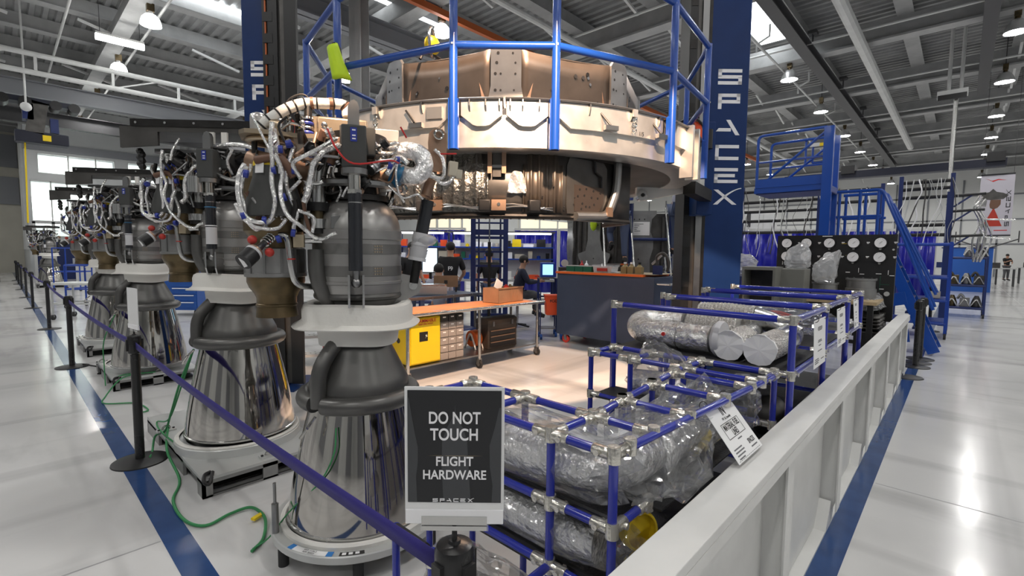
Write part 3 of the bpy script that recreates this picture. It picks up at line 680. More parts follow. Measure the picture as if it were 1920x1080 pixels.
        MB().tube(spline([px_loc(70, 146, -.1), px_loc(85, 153, -.12), px_loc(105, 153, -.14), px_loc(122, 143, -.15), px_loc(126, 124, -.16), px_loc(115, 109, -.16), px_loc(100, 107, -.15), px_loc(86, 111, -.12)], 8), .048, 22).build('foil_wrapped_elbow', 'foil', t)
        MB().cyl(px_loc(66, 112, -.11), px_loc(84, 104, -.12), .066, 22).build('blue_wrapped_joint', 'blue_tapewrap', t)
        MB().cyl(px_loc(40, 104, -.08), px_loc(66, 108, -.1), .058, 20).build('turbine_stub', 'copper_warm', t)
        MB().prism([(-16, -14), (14, -14), (18, 40), (17, 58), (8, 66), (-8, 66), (-17, 58), (-19, 40)], px_loc(152, 130, -.08), (.0028, 0, 0), (0, 0, .0029), (0, .03, 0)).build('gimbal_lug', 'copper_warm', t)
        MB().torus(px_loc(153, 183, -.10), .023, .007, 24, 8, axis=(0, 1, 0)).build('lug_bushing', 'chrome', t)
        MB().box(px_loc(179, 120, -.1), (.05, .04, .08), ry=.1).build('sensor_box', 'beige_box', t, bevel=.004)
        MB().box(px_loc(190, 110, -.1), (.035, .035, .05), ry=.1).build('sensor_box', 'beige_box', t, bevel=.003)
        for pts in ([px_loc(146, 156, -.1), px_loc(160, 140, -.12), px_loc(163, 118, -.13), px_loc(158, 104, -.12), px_loc(136, 108, -.12), px_loc(127, 116, -.12)], [px_loc(140, 112, -.1), px_loc(156, 95, -.12), px_loc(172, 96, -.12), px_loc(182, 110, -.1)], [px_loc(8, 170, -.1), px_loc(40, 163, -.14), px_loc(80, 158, -.15), px_loc(112, 152, -.15)], [px_loc(8, 160, -.12), px_loc(50, 150, -.15), px_loc(84, 150, -.14)]):
            MB().tube(spline(pts, 6), .011, 10).build('foil_cable', 'foil_smooth', t)
    else:
        b = MB().span((-.66, -.24, 2.235), (.36, .10, 2.27)); b.build('shipping_plate', 'skin_dark', t, smooth=False)
        MB().span((-.58, -.25, 2.27), (.36, -.22, 2.32)).span((-.58, .08, 2.27), (.36, .11, 2.32)).build('plate_flange', 'dark_metal', t, smooth=False)
        MB().prism([(-.66, 2.12), (-.40, 2.14), (-.40, 2.235), (-.66, 2.235)], (0, -.24, 0), (1, 0, 0), (0, 0, 1), (0, .02, 0)).build('gusset_plate', 'skin_dark', t, smooth=False)
        for i in range(5): MB().cyl((-.54 + .2 * i, -.254, 2.295), (-.54 + .2 * i, -.25, 2.295), .009, 8).build('plate_bolt', 'steel', t)
        for u in (-.04, .05): MB().span((u, -.26, 2.15), (u + .04, -.24, 2.235)).build('white_tab', 'pad_white', t, smooth=False)
        MB().box((.04, -.1, 2.31), (.17, .06, .06)).build('lifting_block', 'beige_box', t, bevel=.004)
        MB().cyl((.13, -.1, 2.31), (.36, -.1, 2.305), .018, 10).build('link_rod', 'dark_metal', t)
        MB().tube([(-.6, -.1, 2.27), (-.62, -.1, 2.30), (-.56, -.1, 2.315), (-.50, -.1, 2.30), (-.5, -.1, 2.27)], .016, 8).build('shackle', 'black', t)
        kb = MB()
        for i in range(6): kb.ball((-.58 + .012 * (i % 2), -.16, 2.11 - .022 * i), .026, 8)
        kb.build('hanging_chain', 'black', t)
        MB().tube(spline([(.0, -.24, 2.12), (.1, -.26, 2.15), (.26, -.25, 2.13), (.33, -.2, 2.0)], 6), .018, 10).build('foil_duct', 'foil_smooth', t)
        MB().cyl((-.10, -.32, 1.80), (-.10, -.32, 1.91), .055, 20).build('strut_collar', 'steel', t)
        for i in range(2): MB().torus((-.014, -.31, 1.57 + .13 * i), .035, .004, 20, 6).build('strut_tape', 'blue_tapewrap' if i else 'paper', t)
        MB().cyl((-.013, -.31, 1.44), (-.013, -.31, 1.56), .0352, 20).build('strut_sleeve', 'paper_shade', t)
    # bright harness cables with blue clips
    H = [[(-156, 208), (-158, 176), (-157, 140), (-160, 100), (-156, 60), (-166, 30), (-186, 26), (-206, 30), (-218, 48), (-224, 80), (-222, 110), (-212, 132)],
         [(-118, 165), (-130, 130), (-134, 100), (-126, 70), (-116, 40), (-122, 15), (-118, 5)],
         [(-150, 150), (-141, 118), (-146, 88), (-140, 60), (-128, 36), (-112, 22), (-100, 10), (-84, -4), (-64, -8), (-50, 0), (-40, 4)],
         [(-228, 60), (-220, 38), (-200, 20), (-176, 12), (-150, 14), (-134, 30)],
         [(-10, 168), (-40, 164), (-64, 152), (-80, 132), (-86, 106), (-92, 76), (-100, 62)],
         [(-205, 130), (-214, 110), (-218, 80), (-214, 60), (-210, 30), (-190, 12), (-170, 20), (-156, 34)],
         [(76, 138), (74, 110), (78, 80), (88, 60)], [(60, 92), (84, 66), (110, 72), (122, 64)], [(34, 118), (60, 128), (76, 140)], [(-30, 70), (-20, 86), (0, 92), (14, 96)]]
    for i, pts in enumerate(H):
        dz = [-.24, -.20, -.27, -.22, -.24, -.18, -.22, -.24, -.25, -.26][i]
        P3 = spline([px_loc(u + R.uniform(-2, 2), v + R.uniform(-2, 2), dz + R.uniform(-.02, .02)) for u, v in pts], 5)
        MB().tube(P3, [.011, .010, .010, .009, .016, .009, .006, .005, .006, .006][i], 10).build('harness_cable', 'foil_smooth', t)
    for u, v, dz in ((-118, 121, -.22), (-124, 168, -.2), (-128, 168, -.2), (-142, 160, -.22), (-122, 5, -.24), (-150, -8, -.2), (-176, 28, -.24), (-215, 36, -.24), (76, 138, -.24), (62, 128, -.24), (-156, 121, -.22), (-138, 70, -.24), (-208, 116, -.22)):
        MB().cyl(px_loc(u - 4, v, dz), px_loc(u + 4, v + R.uniform(-3, 3), dz), .019, 12).build('cable_clip', 'blue_clip', t)
    for u, a, b, m_ in ((-138, 160, 70, 'brown_hose'), (-60, 175, 182, 'brown_hose'), (-150, 196, 90, 'foil_smooth')):
        MB().tube(spline([px_loc(u - 6, a, -.15), px_loc(u, (a + b) / 2 + 14, -.17), px_loc(u, b, -.16)], 5), .019, 12).build('thick_hose', m_, t)
    MB().tube(spline([px_loc(-190, 140, -.18), px_loc(-150, 144, -.2), px_loc(-134, 134, -.2), px_loc(-118, 108, -.2)], 6), .02, 12).build('thick_hose', 'brown_hose', t)
    MB().tube(spline([px_loc(-50, 132, -.22), px_loc(-35, 168, -.22), px_loc(-10, 178, -.2), px_loc(20, 172, -.1)], 6), .02, 12).build('thick_hose', 'brown_hose', t)
    # dense small plumbing around the injector
    for i in range(44):
        a = R.uniform(-PI, .15) if R.random() < .85 else R.uniform(0, PI); r = R.uniform(.13, .30); z = R.uniform(1.82, 2.10); P3 = []
        for k in range(4):
            P3.append((r * math.cos(a) * 1.15 - (.08 if i % 3 == 0 else 0), r * math.sin(a), z)); a += R.uniform(-.45, .45); z = min(2.12, max(1.74, z + R.uniform(-.10, .10))); r = min(.33, max(.12, r + R.uniform(-.05, .05)))
        MB().tube(bend(P3, .03, 3), R.choice((.006, .008, .010, .014)), 8).build('plumbing_line', R.choice(('steel', 'steel_dark', 'dark_metal', 'copper_warm', 'foil_smooth')), t)
    for i in range(22):
        a = R.uniform(-PI, .2); r = R.uniform(.16, .33); p = Vector((r * math.cos(a) * 1.1, r * math.sin(a), R.uniform(1.80, 2.1)))
        q = p + Vector((R.uniform(-.06, .06), R.uniform(-.04, .04), R.uniform(-.05, .05)))
        MB().cyl(p, q, R.uniform(.016, .034), 12).cyl(p + (q - p) * .3, p + (q - p) * .5, .036, 6).build('valve_fitting', R.choice(('dark_metal', 'steel_dark', 'black', 'copper_warm', 'steel')), t)
    for i in range(14):
        a = R.uniform(-PI * .95, -.1); r = R.uniform(.36, .5) ; p = Vector((-.30 + r * .55 * math.cos(a), r * .5 * math.sin(a), R.uniform(1.5, 2.05)))
        MB().tube(bend([p, p + Vector((R.uniform(-.05, .05), 0, .08)), p + Vector((R.uniform(-.1, .1), R.uniform(-.04, .04), R.uniform(.1, .2)))], .03, 3), R.choice((.006, .009, .013)), 8).build('plumbing_line', R.choice(('steel_dark', 'dark_metal', 'foil_smooth', 'brown_hose')), t)
    if dressed:
        for o in list(t.children):
            if o.name.split('.')[0] in ('top_plate', 'plate_boss', 'control_box', 'control_box_end', 'valve_box', 'stud', 'insulated_pipe', 'wire_tie', 'pipe_sleeve', 'elbow_fitting', 'gauge_fitting', 'hose_ferrule', 'vertical_hose', 'looped_tube', 'black_wire') or (o.name.startswith('valve_fitting') and o.data.vertices[0].co.z > 2.14): o.location.z = -.042
    # access clamp on the manifold
    MB().tube(bend([(-.22, -.22, .655), (-.25, -.25, .62), (-.29, -.25, .56)], .02), .008, 8).build('clamp_lever', 'chrome', t)
    return t
E1 = make_engine('rocket_engine', 'rocket engine with warm lit pipes and foil elbow, standing closest to the sign', 3, True, .055)
E1.location = (1.365, 2.45, .115); E1.rotation_euler = (0, 0, math.radians(-28.7))
E2 = make_engine('rocket_engine', 'second rocket engine from the sign, on a metal pallet with chain clamp on top', 11, False)
E2.location = (1.27, 4.13, .215); E2.rotation_euler = (0, 0, math.radians(-44))
dup(E2, (1.235, 7.3, .215), math.radians(-36), 'third rocket engine in the row, behind the post holding a tall paper strip')
dup(E2, (1.25, 9.95, .215), math.radians(-34), 'fourth rocket engine, mostly hidden behind the third engine and its pallet')
dup(E2, (1.42, 27.4, .17), math.radians(-20), 'small far rocket engine at the distant end of the aisle near the office windows')
# engine stands
def make_ring_stand():
    t = thing('engine_ring_stand', 'round aluminium ring stand under the engine closest to the sign, with taped note', 'engine stand', (1.365, 2.45, .055), math.radians(-28.7))
    MB().lathe([(.36, .05), (.465, .05), (.47, .055), (.47, .088), (.465, .094), (.36, .094), (.36, .05)], 72).build('ring_plate', 'alu_box', t)
    MB().lathe([(.398, .094), (.422, .094), (.424, .112), (.414, .122), (.40, .122), (.394, .112), (.398, .094)], 72).build('seal_lip', 'pad_white', t)
    for k in range(6):
        a = math.radians(207 + 60 * k); MB().cyl((.435 * math.cos(a), .435 * math.sin(a), -.055), (0.435 * math.cos(a), .435 * math.sin(a), .05), .026, 18).build('rubber_foot', 'rubber', t)
    MB().cyl((-.43, -.14, .09), (-.43, -.14, .25), .017, 14).build('guide_post', 'steel_dark', t); MB().cyl((-.43, -.14, .25), (-.43, -.14, .36), .008, 10).build('guide_pin', 'steel_dark', t)
    # note with blue tape, data plate - lying on the sloping view side of the ring plate
    def patch(a0, a1, r0, r1, m, nm, z):
        g = MB().grid(lambda u, v: (( r0 + (r1 - r0) * v) * math.cos(a0 + (a1 - a0) * u), (r0 + (r1 - r0) * v) * math.sin(a0 + (a1 - a0) * u), z), 8, 1)
        return g.build(nm, m, t, smooth=False)
    A = math.radians
    patch(A(222), A(250), .430, .464, 'paper', 'paper_note', .0952); patch(A(220), A(224), .429, .466, 'tape_painters', 'tape_strip', .0956); patch(A(248), A(252), .429, .466, 'tape_painters', 'tape_strip', .0956)
    patch(A(256), A(271), .434, .462, 'black', 'data_plate', .0952)
    for k in range(3): patch(A(257.5 + 4 * k), A(260 + 4 * k), .438, .456, 'paper', 'plate_mark', .0956)
    for s_, rr in (('RFP 20323', .454), ('WO 1136.5', .438)):
        a = A(236); u = (-math.sin(a), math.cos(a), 0); v = (-math.cos(a), -math.sin(a), 0)
        text(s_, .015, 'ink', t, (rr * math.cos(a) * 1.0, rr * math.sin(a), .0957), u, v, ext=.0002)
    return t
make_ring_stand()
def make_pallet(label, loc, L_):
    t = thing('engine_pallet', label, 'pallet', loc)
    b = MB(); b.span((-.42, -.62, .115), (.42, L_, .135)); b.build('deck_plate', 'alu_box', t, smooth=False)
    b = MB()
    for x0, x1 in ((-.42, -.40), (.40, .42)):
        b = MB()
        for y0, y1 in ((-.62, -.50), (-.14, .3), (.62, L_)): b.span((x0, y0, 0), (x1, y1, .115))
        b.span((x0, -.62, .095), (x1, L_, .115)); b.build('side_skirt', 'alu_grey', t, smooth=False)
    for y0 in (-.62, L_ - .02):
        b = MB(); b.span((-.42, y0, 0), (-.36, y0 + .02, .115)); b.span((-.05, y0, 0), (.05, y0 + .02, .115)); b.span((.36, y0, 0), (.42, y0 + .02, .115)); b.span((-.42, y0, .09), (.42, y0 + .02, .115)); b.span((-.42, y0, 0), (.42, y0 + .02, .014)); b.build('end_skirt', 'alu_grey', t, smooth=False)
    MB().span((-.38, -.55, .02), (.38, L_ - .06, .03)).build('inner_floor', 'dark_metal', t, smooth=False)
    MB().lathe([(.36, .135), (.435, .135), (.435, .19), (.43, .195), (.40, .195), (.36, .19)], 64).build('support_ring', 'alu_box', t)
    MB().lathe([(.40, .195), (.428, .195), (.43, .206), (.42, .212), (.40, .21)], 64).build('seal_lip', 'pad_white', t)
    for x, y in ((.02, -.55), (-.38, .55)):
        MB().box((x, y, .14), (.13, .07, .012)).build('clamp_base', 'alu_box', t, smooth=False)
        MB().tube(arc((x, y, .15), .025, 0, PI, (1, 0, 0), (0, 0, 1), 8), .009, 8).build('clamp_loop', 'chrome', t)
        for s_ in (-1, 1): MB().cyl((x + s_ * .05, y, .145), (x + s_ * .05, y, .155), .009, 8).build('bolt', 'black', t)
    MB().tube(spline([(-.36, -.56, .145), (-.40, -.60, .15), (-.42, -.66, .13), (-.39, -.66, .11), (-.35, -.58, .15)], 5), .012, 8).build('black_hook', 'black', t)
    return t
make_pallet('flat metal forklift pallet under the second engine, front corner facing the aisle', (1.25, 4.12, 0), 1.05)
make_pallet('metal forklift pallet under the third engine with green strap loop', (1.235, 7.53, 0), .75)
make_pallet('metal pallet under the hidden fourth engine beyond the third', (1.25, 10.0, 0), .8)
make_pallet('far small pallet under the distant engine at the end of the aisle', (1.42, 27.4, 0), .8)
def rope(label, pts, r=.007, m='green_strap', nm='green_strap', cat='strap', group=None): return tag(MB().tube(spline(pts, 6), r, 7).build(nm, m), label, cat, group)
# ================================================================ thrust structure in the blue lift
RC = (3.62, 3.47, 0.0); RZ = math.radians(-46.9)
ts = thing('thrust_structure', 'huge round metal thrust structure lit warm, held between two blue columns', 'rocket thrust structure', RC, RZ)
def pol(r, deg, z): a = math.radians(deg - 90); return Vector((r * math.cos(a), r * math.sin(a), z))      # 0 deg faces the viewer side
def seg(mb, prof, d0, d1, n=10):
    mb.lathe(prof, n, a0=math.radians(d0 - 90), a1=math.radians(d1 - 90)); return mb
MB().lathe([(1.60, 2.30), (1.79, 2.30), (1.80, 2.305), (1.80, 2.50), (1.77, 2.50), (1.77, 2.33), (1.60, 2.33), (1.60, 2.30)], 96).build('ring_beam', 'alu', ts)
MB().lathe([(1.22, 2.32), (1.62, 2.31), (1.62, 2.33), (1.22, 2.34)], 64).build('web_floor', 'skin_dark', ts)
posts_deg = [-155, -125, -95, -67, -40, -10, 10, 40, 67, 95, 125, 155]
def ring_panel(d0, d1, i):
    p = MB(); seg(p, [(1.64, 2.600), (1.855, 2.600), (1.862, 2.606), (1.855, 2.612), (1.64, 2.612)], d0, d1, 10)
    pn = p.build('ring_flange_panel', 'alu_grey', ts)
    zt, zb, ch = 2.598, 2.435, 3.0
    top = [(d0 + .2 + (d1 - d0 - .4) * k / 10, zt) for k in range(11)]
    bot = []
    for d, z in top: e = min(d - d0, d1 - d); bot.append((d, zb if e > ch else zb + (ch - e) / ch * .075))
    vs = [pol(1.835, d, z) for d, z in top] + [pol(1.835, d, z) for d, z in bot]; n = 11
    vs += [pol(1.80, d, z) for d, z in top] + [pol(1.80, d, z) for d, z in bot]
    fs = [(k, k + n, k + n + 1, k + 1) for k in range(10)] + [(k + 2 * n + 1, k + 3 * n + 1, k + 3 * n, k + 2 * n) for k in range(10)] + [(k + n, k + 3 * n, k + 3 * n + 1, k + n + 1) for k in range(10)]
    MB().add(vs, fs).build('apron', 'alu', pn)
    for f in ((.25, .62, .93) if i % 2 else (.12, .4, .78)):
        d = d0 + (d1 - d0) * f; o = pol(1.836, d, 0); r = pol(1, d, 0); tg = r.cross(Vector((0, 0, 1)))
        MB().prism([(0, 2.53), (.006, 2.53), (.02, 2.56), (.022, 2.60), (0, 2.60)], o, (r.x, r.y, 0), (0, 0, 1), tg * .008).build('stiffener', 'steel_dark', pn, smooth=False)
P = posts_deg; k = 0
for i in range(len(P)):
    a, b = P[i], P[(i + 1) % len(P)]; b = b + 360 if b < a else b
    if b - a < 21.5: ms = [(a + .9, (a + b) / 2 - .25), ((a + b) / 2 + .25, b - .9)]
    else: ms = [(a + .9, b - .9)]
    for m_ in ms: ring_panel(m_[0], m_[1], k); k += 1
for d_ in (51, 55.5): MB().box(pol(1.84, d_, 2.42), (.035, .10, .40), rz=math.radians(d_)).build('end_plate', 'alu', ts, smooth=False)
# shackle rings and small fittings on the aprons
for d, kind in ((-29, 1), (29, 1), (-20, 2), (21.5, 2), (36, 2), (-14.5, 3)):
    o = pol(1.842, d, 2.555)
    if kind == 1:
        a = MB().box(o + Vector((0, -.01, .025)), (.04, .03, .05), rz=math.radians(d)).build('lift_bracket', 'alu', ts, smooth=False)
        for j in range(3): MB().torus(o + Vector((0, -.015, -.02 - .036 * j)), .017, .004, 16, 6, axis=(.3 if j % 2 else 1, 1, 0)).build('shackle_ring', 'chrome', a)
    elif kind == 2:
        MB().cyl(o + Vector((-.03, 0, .0)), o + Vector((.03, -.03, -.085)), .007, 8).build('clamp_handle', 'black', ts)
        MB().box(o + Vector((.04, -.01, -.10)), (.1, .03, .03), rz=math.radians(d)).build('toggle_clamp', 'steel_dark', ts, smooth=False)
    else:
        MB().box(o + Vector((0, -.002, -.03)), (.11, .012, .075), rz=math.radians(d)).build('lug_plate', 'alu_grey', ts, smooth=False)
for d, s_ in ((-31.5, '1/5/D1'), (31.5, '1/5')):
    q = pol(1.838, d, 2.455); r = pol(1, d, 0); u = Vector((-r.y, r.x, 0)); text(s_, .04, 'ink', ts, q, u, (0, 0, 1), ext=.0005)
# upper drum: eight gusset plates with skin bays between them
for i in range(8):
    d = 45 * i; o = pol(1.315, d, 0); r = pol(1, d, 0); tg = Vector((-r.y, r.x, 0))
    w_ = .115
    gp = MB().prism([(-w_, 2.60), (w_, 2.60), (w_ + .02, 2.75), (w_, 2.86), (w_, 3.13), (w_ - .04, 3.18), (-w_ + .04, 3.18), (-w_, 3.13), (-w_, 2.86), (-w_ - .02, 2.75)], o, tg, (0, 0, 1), -r * .03).build('gusset_plate', 'alu_grey', ts, smooth=False)
    for (x, z) in ((-.06, 3.1), (.05, 3.1), (-.07, 3.03), (.07, 3.03), (-.08, 2.95), (-.04, 2.95), (.07, 2.95), (-.08, 2.83), (-.04, 2.83), (.06, 2.83), (-.07, 2.74), (-.03, 2.74), (-.07, 2.68), (.06, 2.68)):
        c = o + tg * x + Vector((0, 0, z)); MB().cyl(c, c + r * .0015, .011 if x < -.05 else .008, 10).build('bolt_hole', 'black', gp, smooth=False)
    g = MB(); d0, d1 = d + 5.2, d + 39.8
    def skin(u, v, d0=d0, d1=d1):
        dd = d0 + (d1 - d0) * u; e = 2 * u - 1; r_ = 1.26 + .045 * e * e - .05 * (1 - e * e) * (.2 + .8 * v) * 0 ; return pol(r_, dd, 2.60 + .50 * v + .035 * e * e * v)
    g.grid(skin, 14, 4); g.grid(lambda u, v: pol(1.24 + .02 * v, d0 + (d1 - d0) * u, 3.095 + .035 * (2 * u - 1) ** 2 + .008 * v), 14, 1)
    sk = g.build('drum_skin', 'skin_metal', ts); so = sk.modifiers.new('gauge', 'SOLIDIFY'); so.thickness = .012; so.offset = -1
    R = random.Random(i)
    for j in range(9):
        u, v = R.uniform(.12, .88), R.uniform(.2, .85); c = skin(u, v); n_ = Vector((c.x, c.y, 0)).normalized()
        MB().cyl(c + n_ * .001, c + n_ * .004, R.choice((.008, .012, .016)), 10).build('skin_rivet', R.choice(('steel_dark', 'skin_dark', 'black')), sk, smooth=False)
    for d2, w2 in ((d + 6.2, .03), (d + 38.8, .03)):
        c = pol(1.33, d2, 0); MB().beam(pol(1.31, d2, 2.62), pol(1.27, d2 + (3 if d2 < d + 20 else -3), 2.98), .012, w2).build('edge_stay', 'copper_warm', ts, smooth=False)
MB().lathe([(1.20, 3.05), (1.20, 2.40), (1.17, 2.40), (1.17, 3.05)], 48).build('inner_liner', 'skin_dark', ts)
# lower skirt: ribbed front wall that ends in a turned-in door bay
SK = [pol(1.60, d, 0) for d in range(-78, 16, 3)]; q0 = pol(1.60, 15, 0)
SK += [q0.lerp(Vector((1.0, -1.06, 0)), k / 4) for k in (1, 2, 3, 4)] + [Vector((.99, -.9, 0)), Vector((.90, -.55, 0))]
def wall(path, z0, z1, m, nm, th=.012):
    g = MB(); n = len(path); g.add([(p.x, p.y, z0) for p in path] + [(p.x, p.y, z1) for p in path], [(i, i + 1, n + i + 1, n + i) for i in range(n - 1)])
    o = g.build(nm, m, ts); so = o.modifiers.new('gauge', 'SOLIDIFY'); so.thickness = th; so.offset = 1; return o
wall(SK, 1.87, 2.31, 'skin_dark', 'skirt_shell')
MB().tube([(p.x, p.y, 1.872) for p in SK], .02, 8).build('skirt_lip', 'dark_metal', ts)
for i, (d0, d1, m_) in enumerate(((-76, -58, 'skin_dark'), (-56, -38, 'skin_dark'), (-36, -20, 'skirt_foil'), (-18.3, -4, 'skirt_foil'), (4.6, 14.6, 'skin_metal'))):
    def corr(u, v): q = .5 + .5 * math.cos(2 * PI * 5 * u); return pol(1.622 + .012 * q ** 3, d0 + (d1 - d0) * u, 1.90 + (.40 if .08 < u < .9 else .33) * v)
    g = MB().grid(corr, 50, 1); sk = g.build('skirt_bay', m_, ts); so = sk.modifiers.new('gauge', 'SOLIDIFY'); so.thickness = .008; so.offset = -1
    for j in range(5): c = pol(1.638, d0 + 2 + 2.8 * j, 1.94 + .07 * (j % 3)); MB().ball(c, .006, 8).build('skirt_fastener', 'black', sk)
    dc = d1 + 2.2 if i < 4 else d1 + .2
    if i < 4:
        for s_ in (-1.7, 1.7): MB().beam(pol(1.655, dc + s_, 2.315), pol(1.655, dc + s_, 2.16), .018, .03).build('skirt_bracket', 'copper_warm', ts, smooth=False)
        MB().beam(pol(1.64, dc - 1.7, 2.21), pol(1.64, dc + 1.7, 2.21), .012, .02).build('skirt_crossbar', 'steel_dark', ts, smooth=False)
        MB().box(pol(1.63, dc, 2.22), (.06, .01, .16), rz=math.radians(dc)).build('dark_strap', 'skin_dark', ts, smooth=False)
        MB().box(pol(1.645, dc + .5, 1.945), (.10, .02, .075), rz=math.radians(dc)).build('skirt_splice_plate', 'copper_warm', ts, smooth=False)
        c = pol(1.66, dc + .5, 1.95); MB().cyl(c, c + Vector((0, .02, 0)), .012, 10).build('splice_bolt', 'steel', ts)
    MB().box(pol(1.66, dc - 2.8 if i < 4 else 7.2, 1.94), (.085, .05, .085), rz=math.radians(dc)).build('connector_block', 'black', ts, bevel=.01)
MB().grid(lambda u, v: pol(1.642 + .012 * math.sin(9 * u + 5 * v), .8 + 4.6 * u, 2.03 + .15 * v * (1 - .9 * (2 * u - 1) ** 4)), 16, 8).build('foil_blanket', 'foil', ts)
for j in range(44):
    c = SK[0].lerp(SK[0], 0) if j < 0 else pol(1.60, -76 + 2.1 * j, 1.85); MB().cyl(c, c + Vector((0, 0, .014)), .006, 6).build('hanging_bolt', 'black', ts)
U = (Vector((1.0, -1.06, 0)) - q0).normalized(); N = Vector((U.y, -U.x, 0)); O = q0 + N * .016
MB().prism([(.03, 1.90), (.40, 1.90), (.46, 2.02), (.46, 2.26), (.42, 2.30), (.05, 2.30), (.02, 2.24), (.02, 1.96)], O, U, (0, 0, 1), N * .006).build('access_door', 'skin_dark', ts, smooth=False)
MB().prism([(.10, 1.92), (.36, 1.92), (.42, 2.0), (.42, 2.11), (.10, 2.11)], O + N * .006, U, (0, 0, 1), N * .006).build('door_patch', 'copper_dull', ts, smooth=False)
for x, z in ((.15, 2.08), (.22, 2.09), (.3, 2.08), (.38, 2.07), (.13, 2.03), (.2, 2.04), (.28, 2.03), (.18, 1.98), (.22, 1.96), (.26, 1.96), (.31, 1.98), (.17, 1.94), (.35, 2.03)):
    c = O + U * x + N * .012 + Vector((0, 0, z)); MB().cyl(c, c + N * .002, .009, 10).build('door_hole', 'black', ts, smooth=False)
MB().tube(bend([O + U * .56 + N * .03 + Vector((0, 0, 2.31)), O + U * .55 + N * .03 + Vector((0, 0, 2.10)), O + U * .45 + N * .03 + Vector((0, 0, 1.90)), O + U * .1 + N * .02 + Vector((0, 0, 1.885))], .08), .032, 10).build('door_bracket', 'alu_grey', ts)
MB().box(O + U * .44 + N * .055 + Vector((0, 0, 1.93)), (.06, .02, .07), rz=math.atan2(U.y, U.x)).build('door_lug', 'copper_warm', ts, smooth=False)
MB().tube([O + U * .30 + N * .02 + Vector((0, 0, 2.30)), O + U * .31 + N * .02 + Vector((0, 0, 2.22)), O + U * .38 + N * .02 + Vector((0, 0, 2.19)), O + U * .38 + N * .02 + Vector((0, 0, 2.11))], .01, 8).build('door_cable', 'black', ts)
for j, z in enumerate((1.925, 1.94)):
    MB().tube([pol(1.645 + .006 * math.sin(d * .9), d, z + .012 * math.sin(d * .37 + j)) for d in range(-60, 14, 2)], .006, 6).build('sensor_line', 'steel', ts)
# lamp on top of the drum
lt = thing('work_light', 'yellow round work light clipped on the top edge of the drum', 'work light', (0, 0, 0))
lt.location = Matrix.Translation(RC) @ Matrix.Rotation(RZ, 4, 'Z') @ Vector((-.60, -1.02, 3.13))
MB().ball((0, 0, .14), .075, 16, (1, .6, 1)).build('lamp_body', 'yellow', lt); MB().torus((0, 0, .16), .11, .012, 24, 8, axis=(.6, -.7, 0)).build('wire_guard', 'steel', lt)
MB().tube(spline([(-.12, 0, 0), (-.08, 0, .06), (.0, 0, .07), (.1, 0, .05), (.2, 0, .02)], 5), .012, 8).build('lamp_cord', 'black', lt)
# ---------------------------------------------------------------- guard rail
gr = thing('guard_rail', 'blue tubular guard rail standing around the big ring', 'guard rail', RC, RZ)
for i, d in enumerate(P):
    z0 = 2.28 if abs(d) < 80 else 2.55
    MB().cyl(pol(1.885, d, z0), pol(1.885, d, 3.95 if abs(d) < 20 else 3.42), .027, 14).build('rail_post', 'blue_rail', gr)
    c = pol(1.888, d, 2.47); r = pol(1, d, 0)
    MB().prism([(-.035, -.19), (.03, -.19), (.03, .13), (.0, .16), (-.035, .13)], c, (-r.y, r.x, 0), (0, 0, 1), r * -.03).build('post_bracket', 'blue_rail', gr, smooth=False)
    MB().cyl(pol(1.90, d, 2.93), pol(1.917, d, 2.93), .008, 8).build('rail_bolt', 'steel', gr)
    if abs(d) > 130 and d > 0: continue
    n_ = P[(i + 1) % len(P)]
    for z, z1, nm in ((3.40, 3.40, 'top_rail'), (2.93, 2.93, 'mid_rail')):
        if nm == 'top_rail' and (d == -10): z = z1 = 3.85
        if nm == 'top_rail' and d == -40: z1 = 3.62
        if nm == 'top_rail' and d == 10: z = 3.62
        MB().cyl(pol(1.885, d, z), pol(1.885, n_, z1), .024, 12).build(nm, 'blue_rail', gr)
vest = thing('safety_vest', 'lime safety vest with black strap hung on the guard rail post', 'vest')
vest.location = Matrix.Translation(RC) @ Matrix.Rotation(RZ, 4, 'Z') @ pol(1.93, -38.6, 3.0)
MB().ball((0, 0, .0), .05, 12, (.9, .9, 1.7)).build('strap', 'shirt_black', vest)
def vf(u, v): return Vector((.01 + .08 * u * (.35 + v) - .03 * (1 - v), -.02 - .02 * math.sin(5 * u), .03 - .21 * v + .04 * u * (1 - v)))
vm = MB().grid(vf, 8, 8).build('vest_cloth', 'lime', vest); so = vm.modifiers.new('cloth', 'SOLIDIFY'); so.thickness = .03; vm.rotation_euler = (0, 0, RZ)
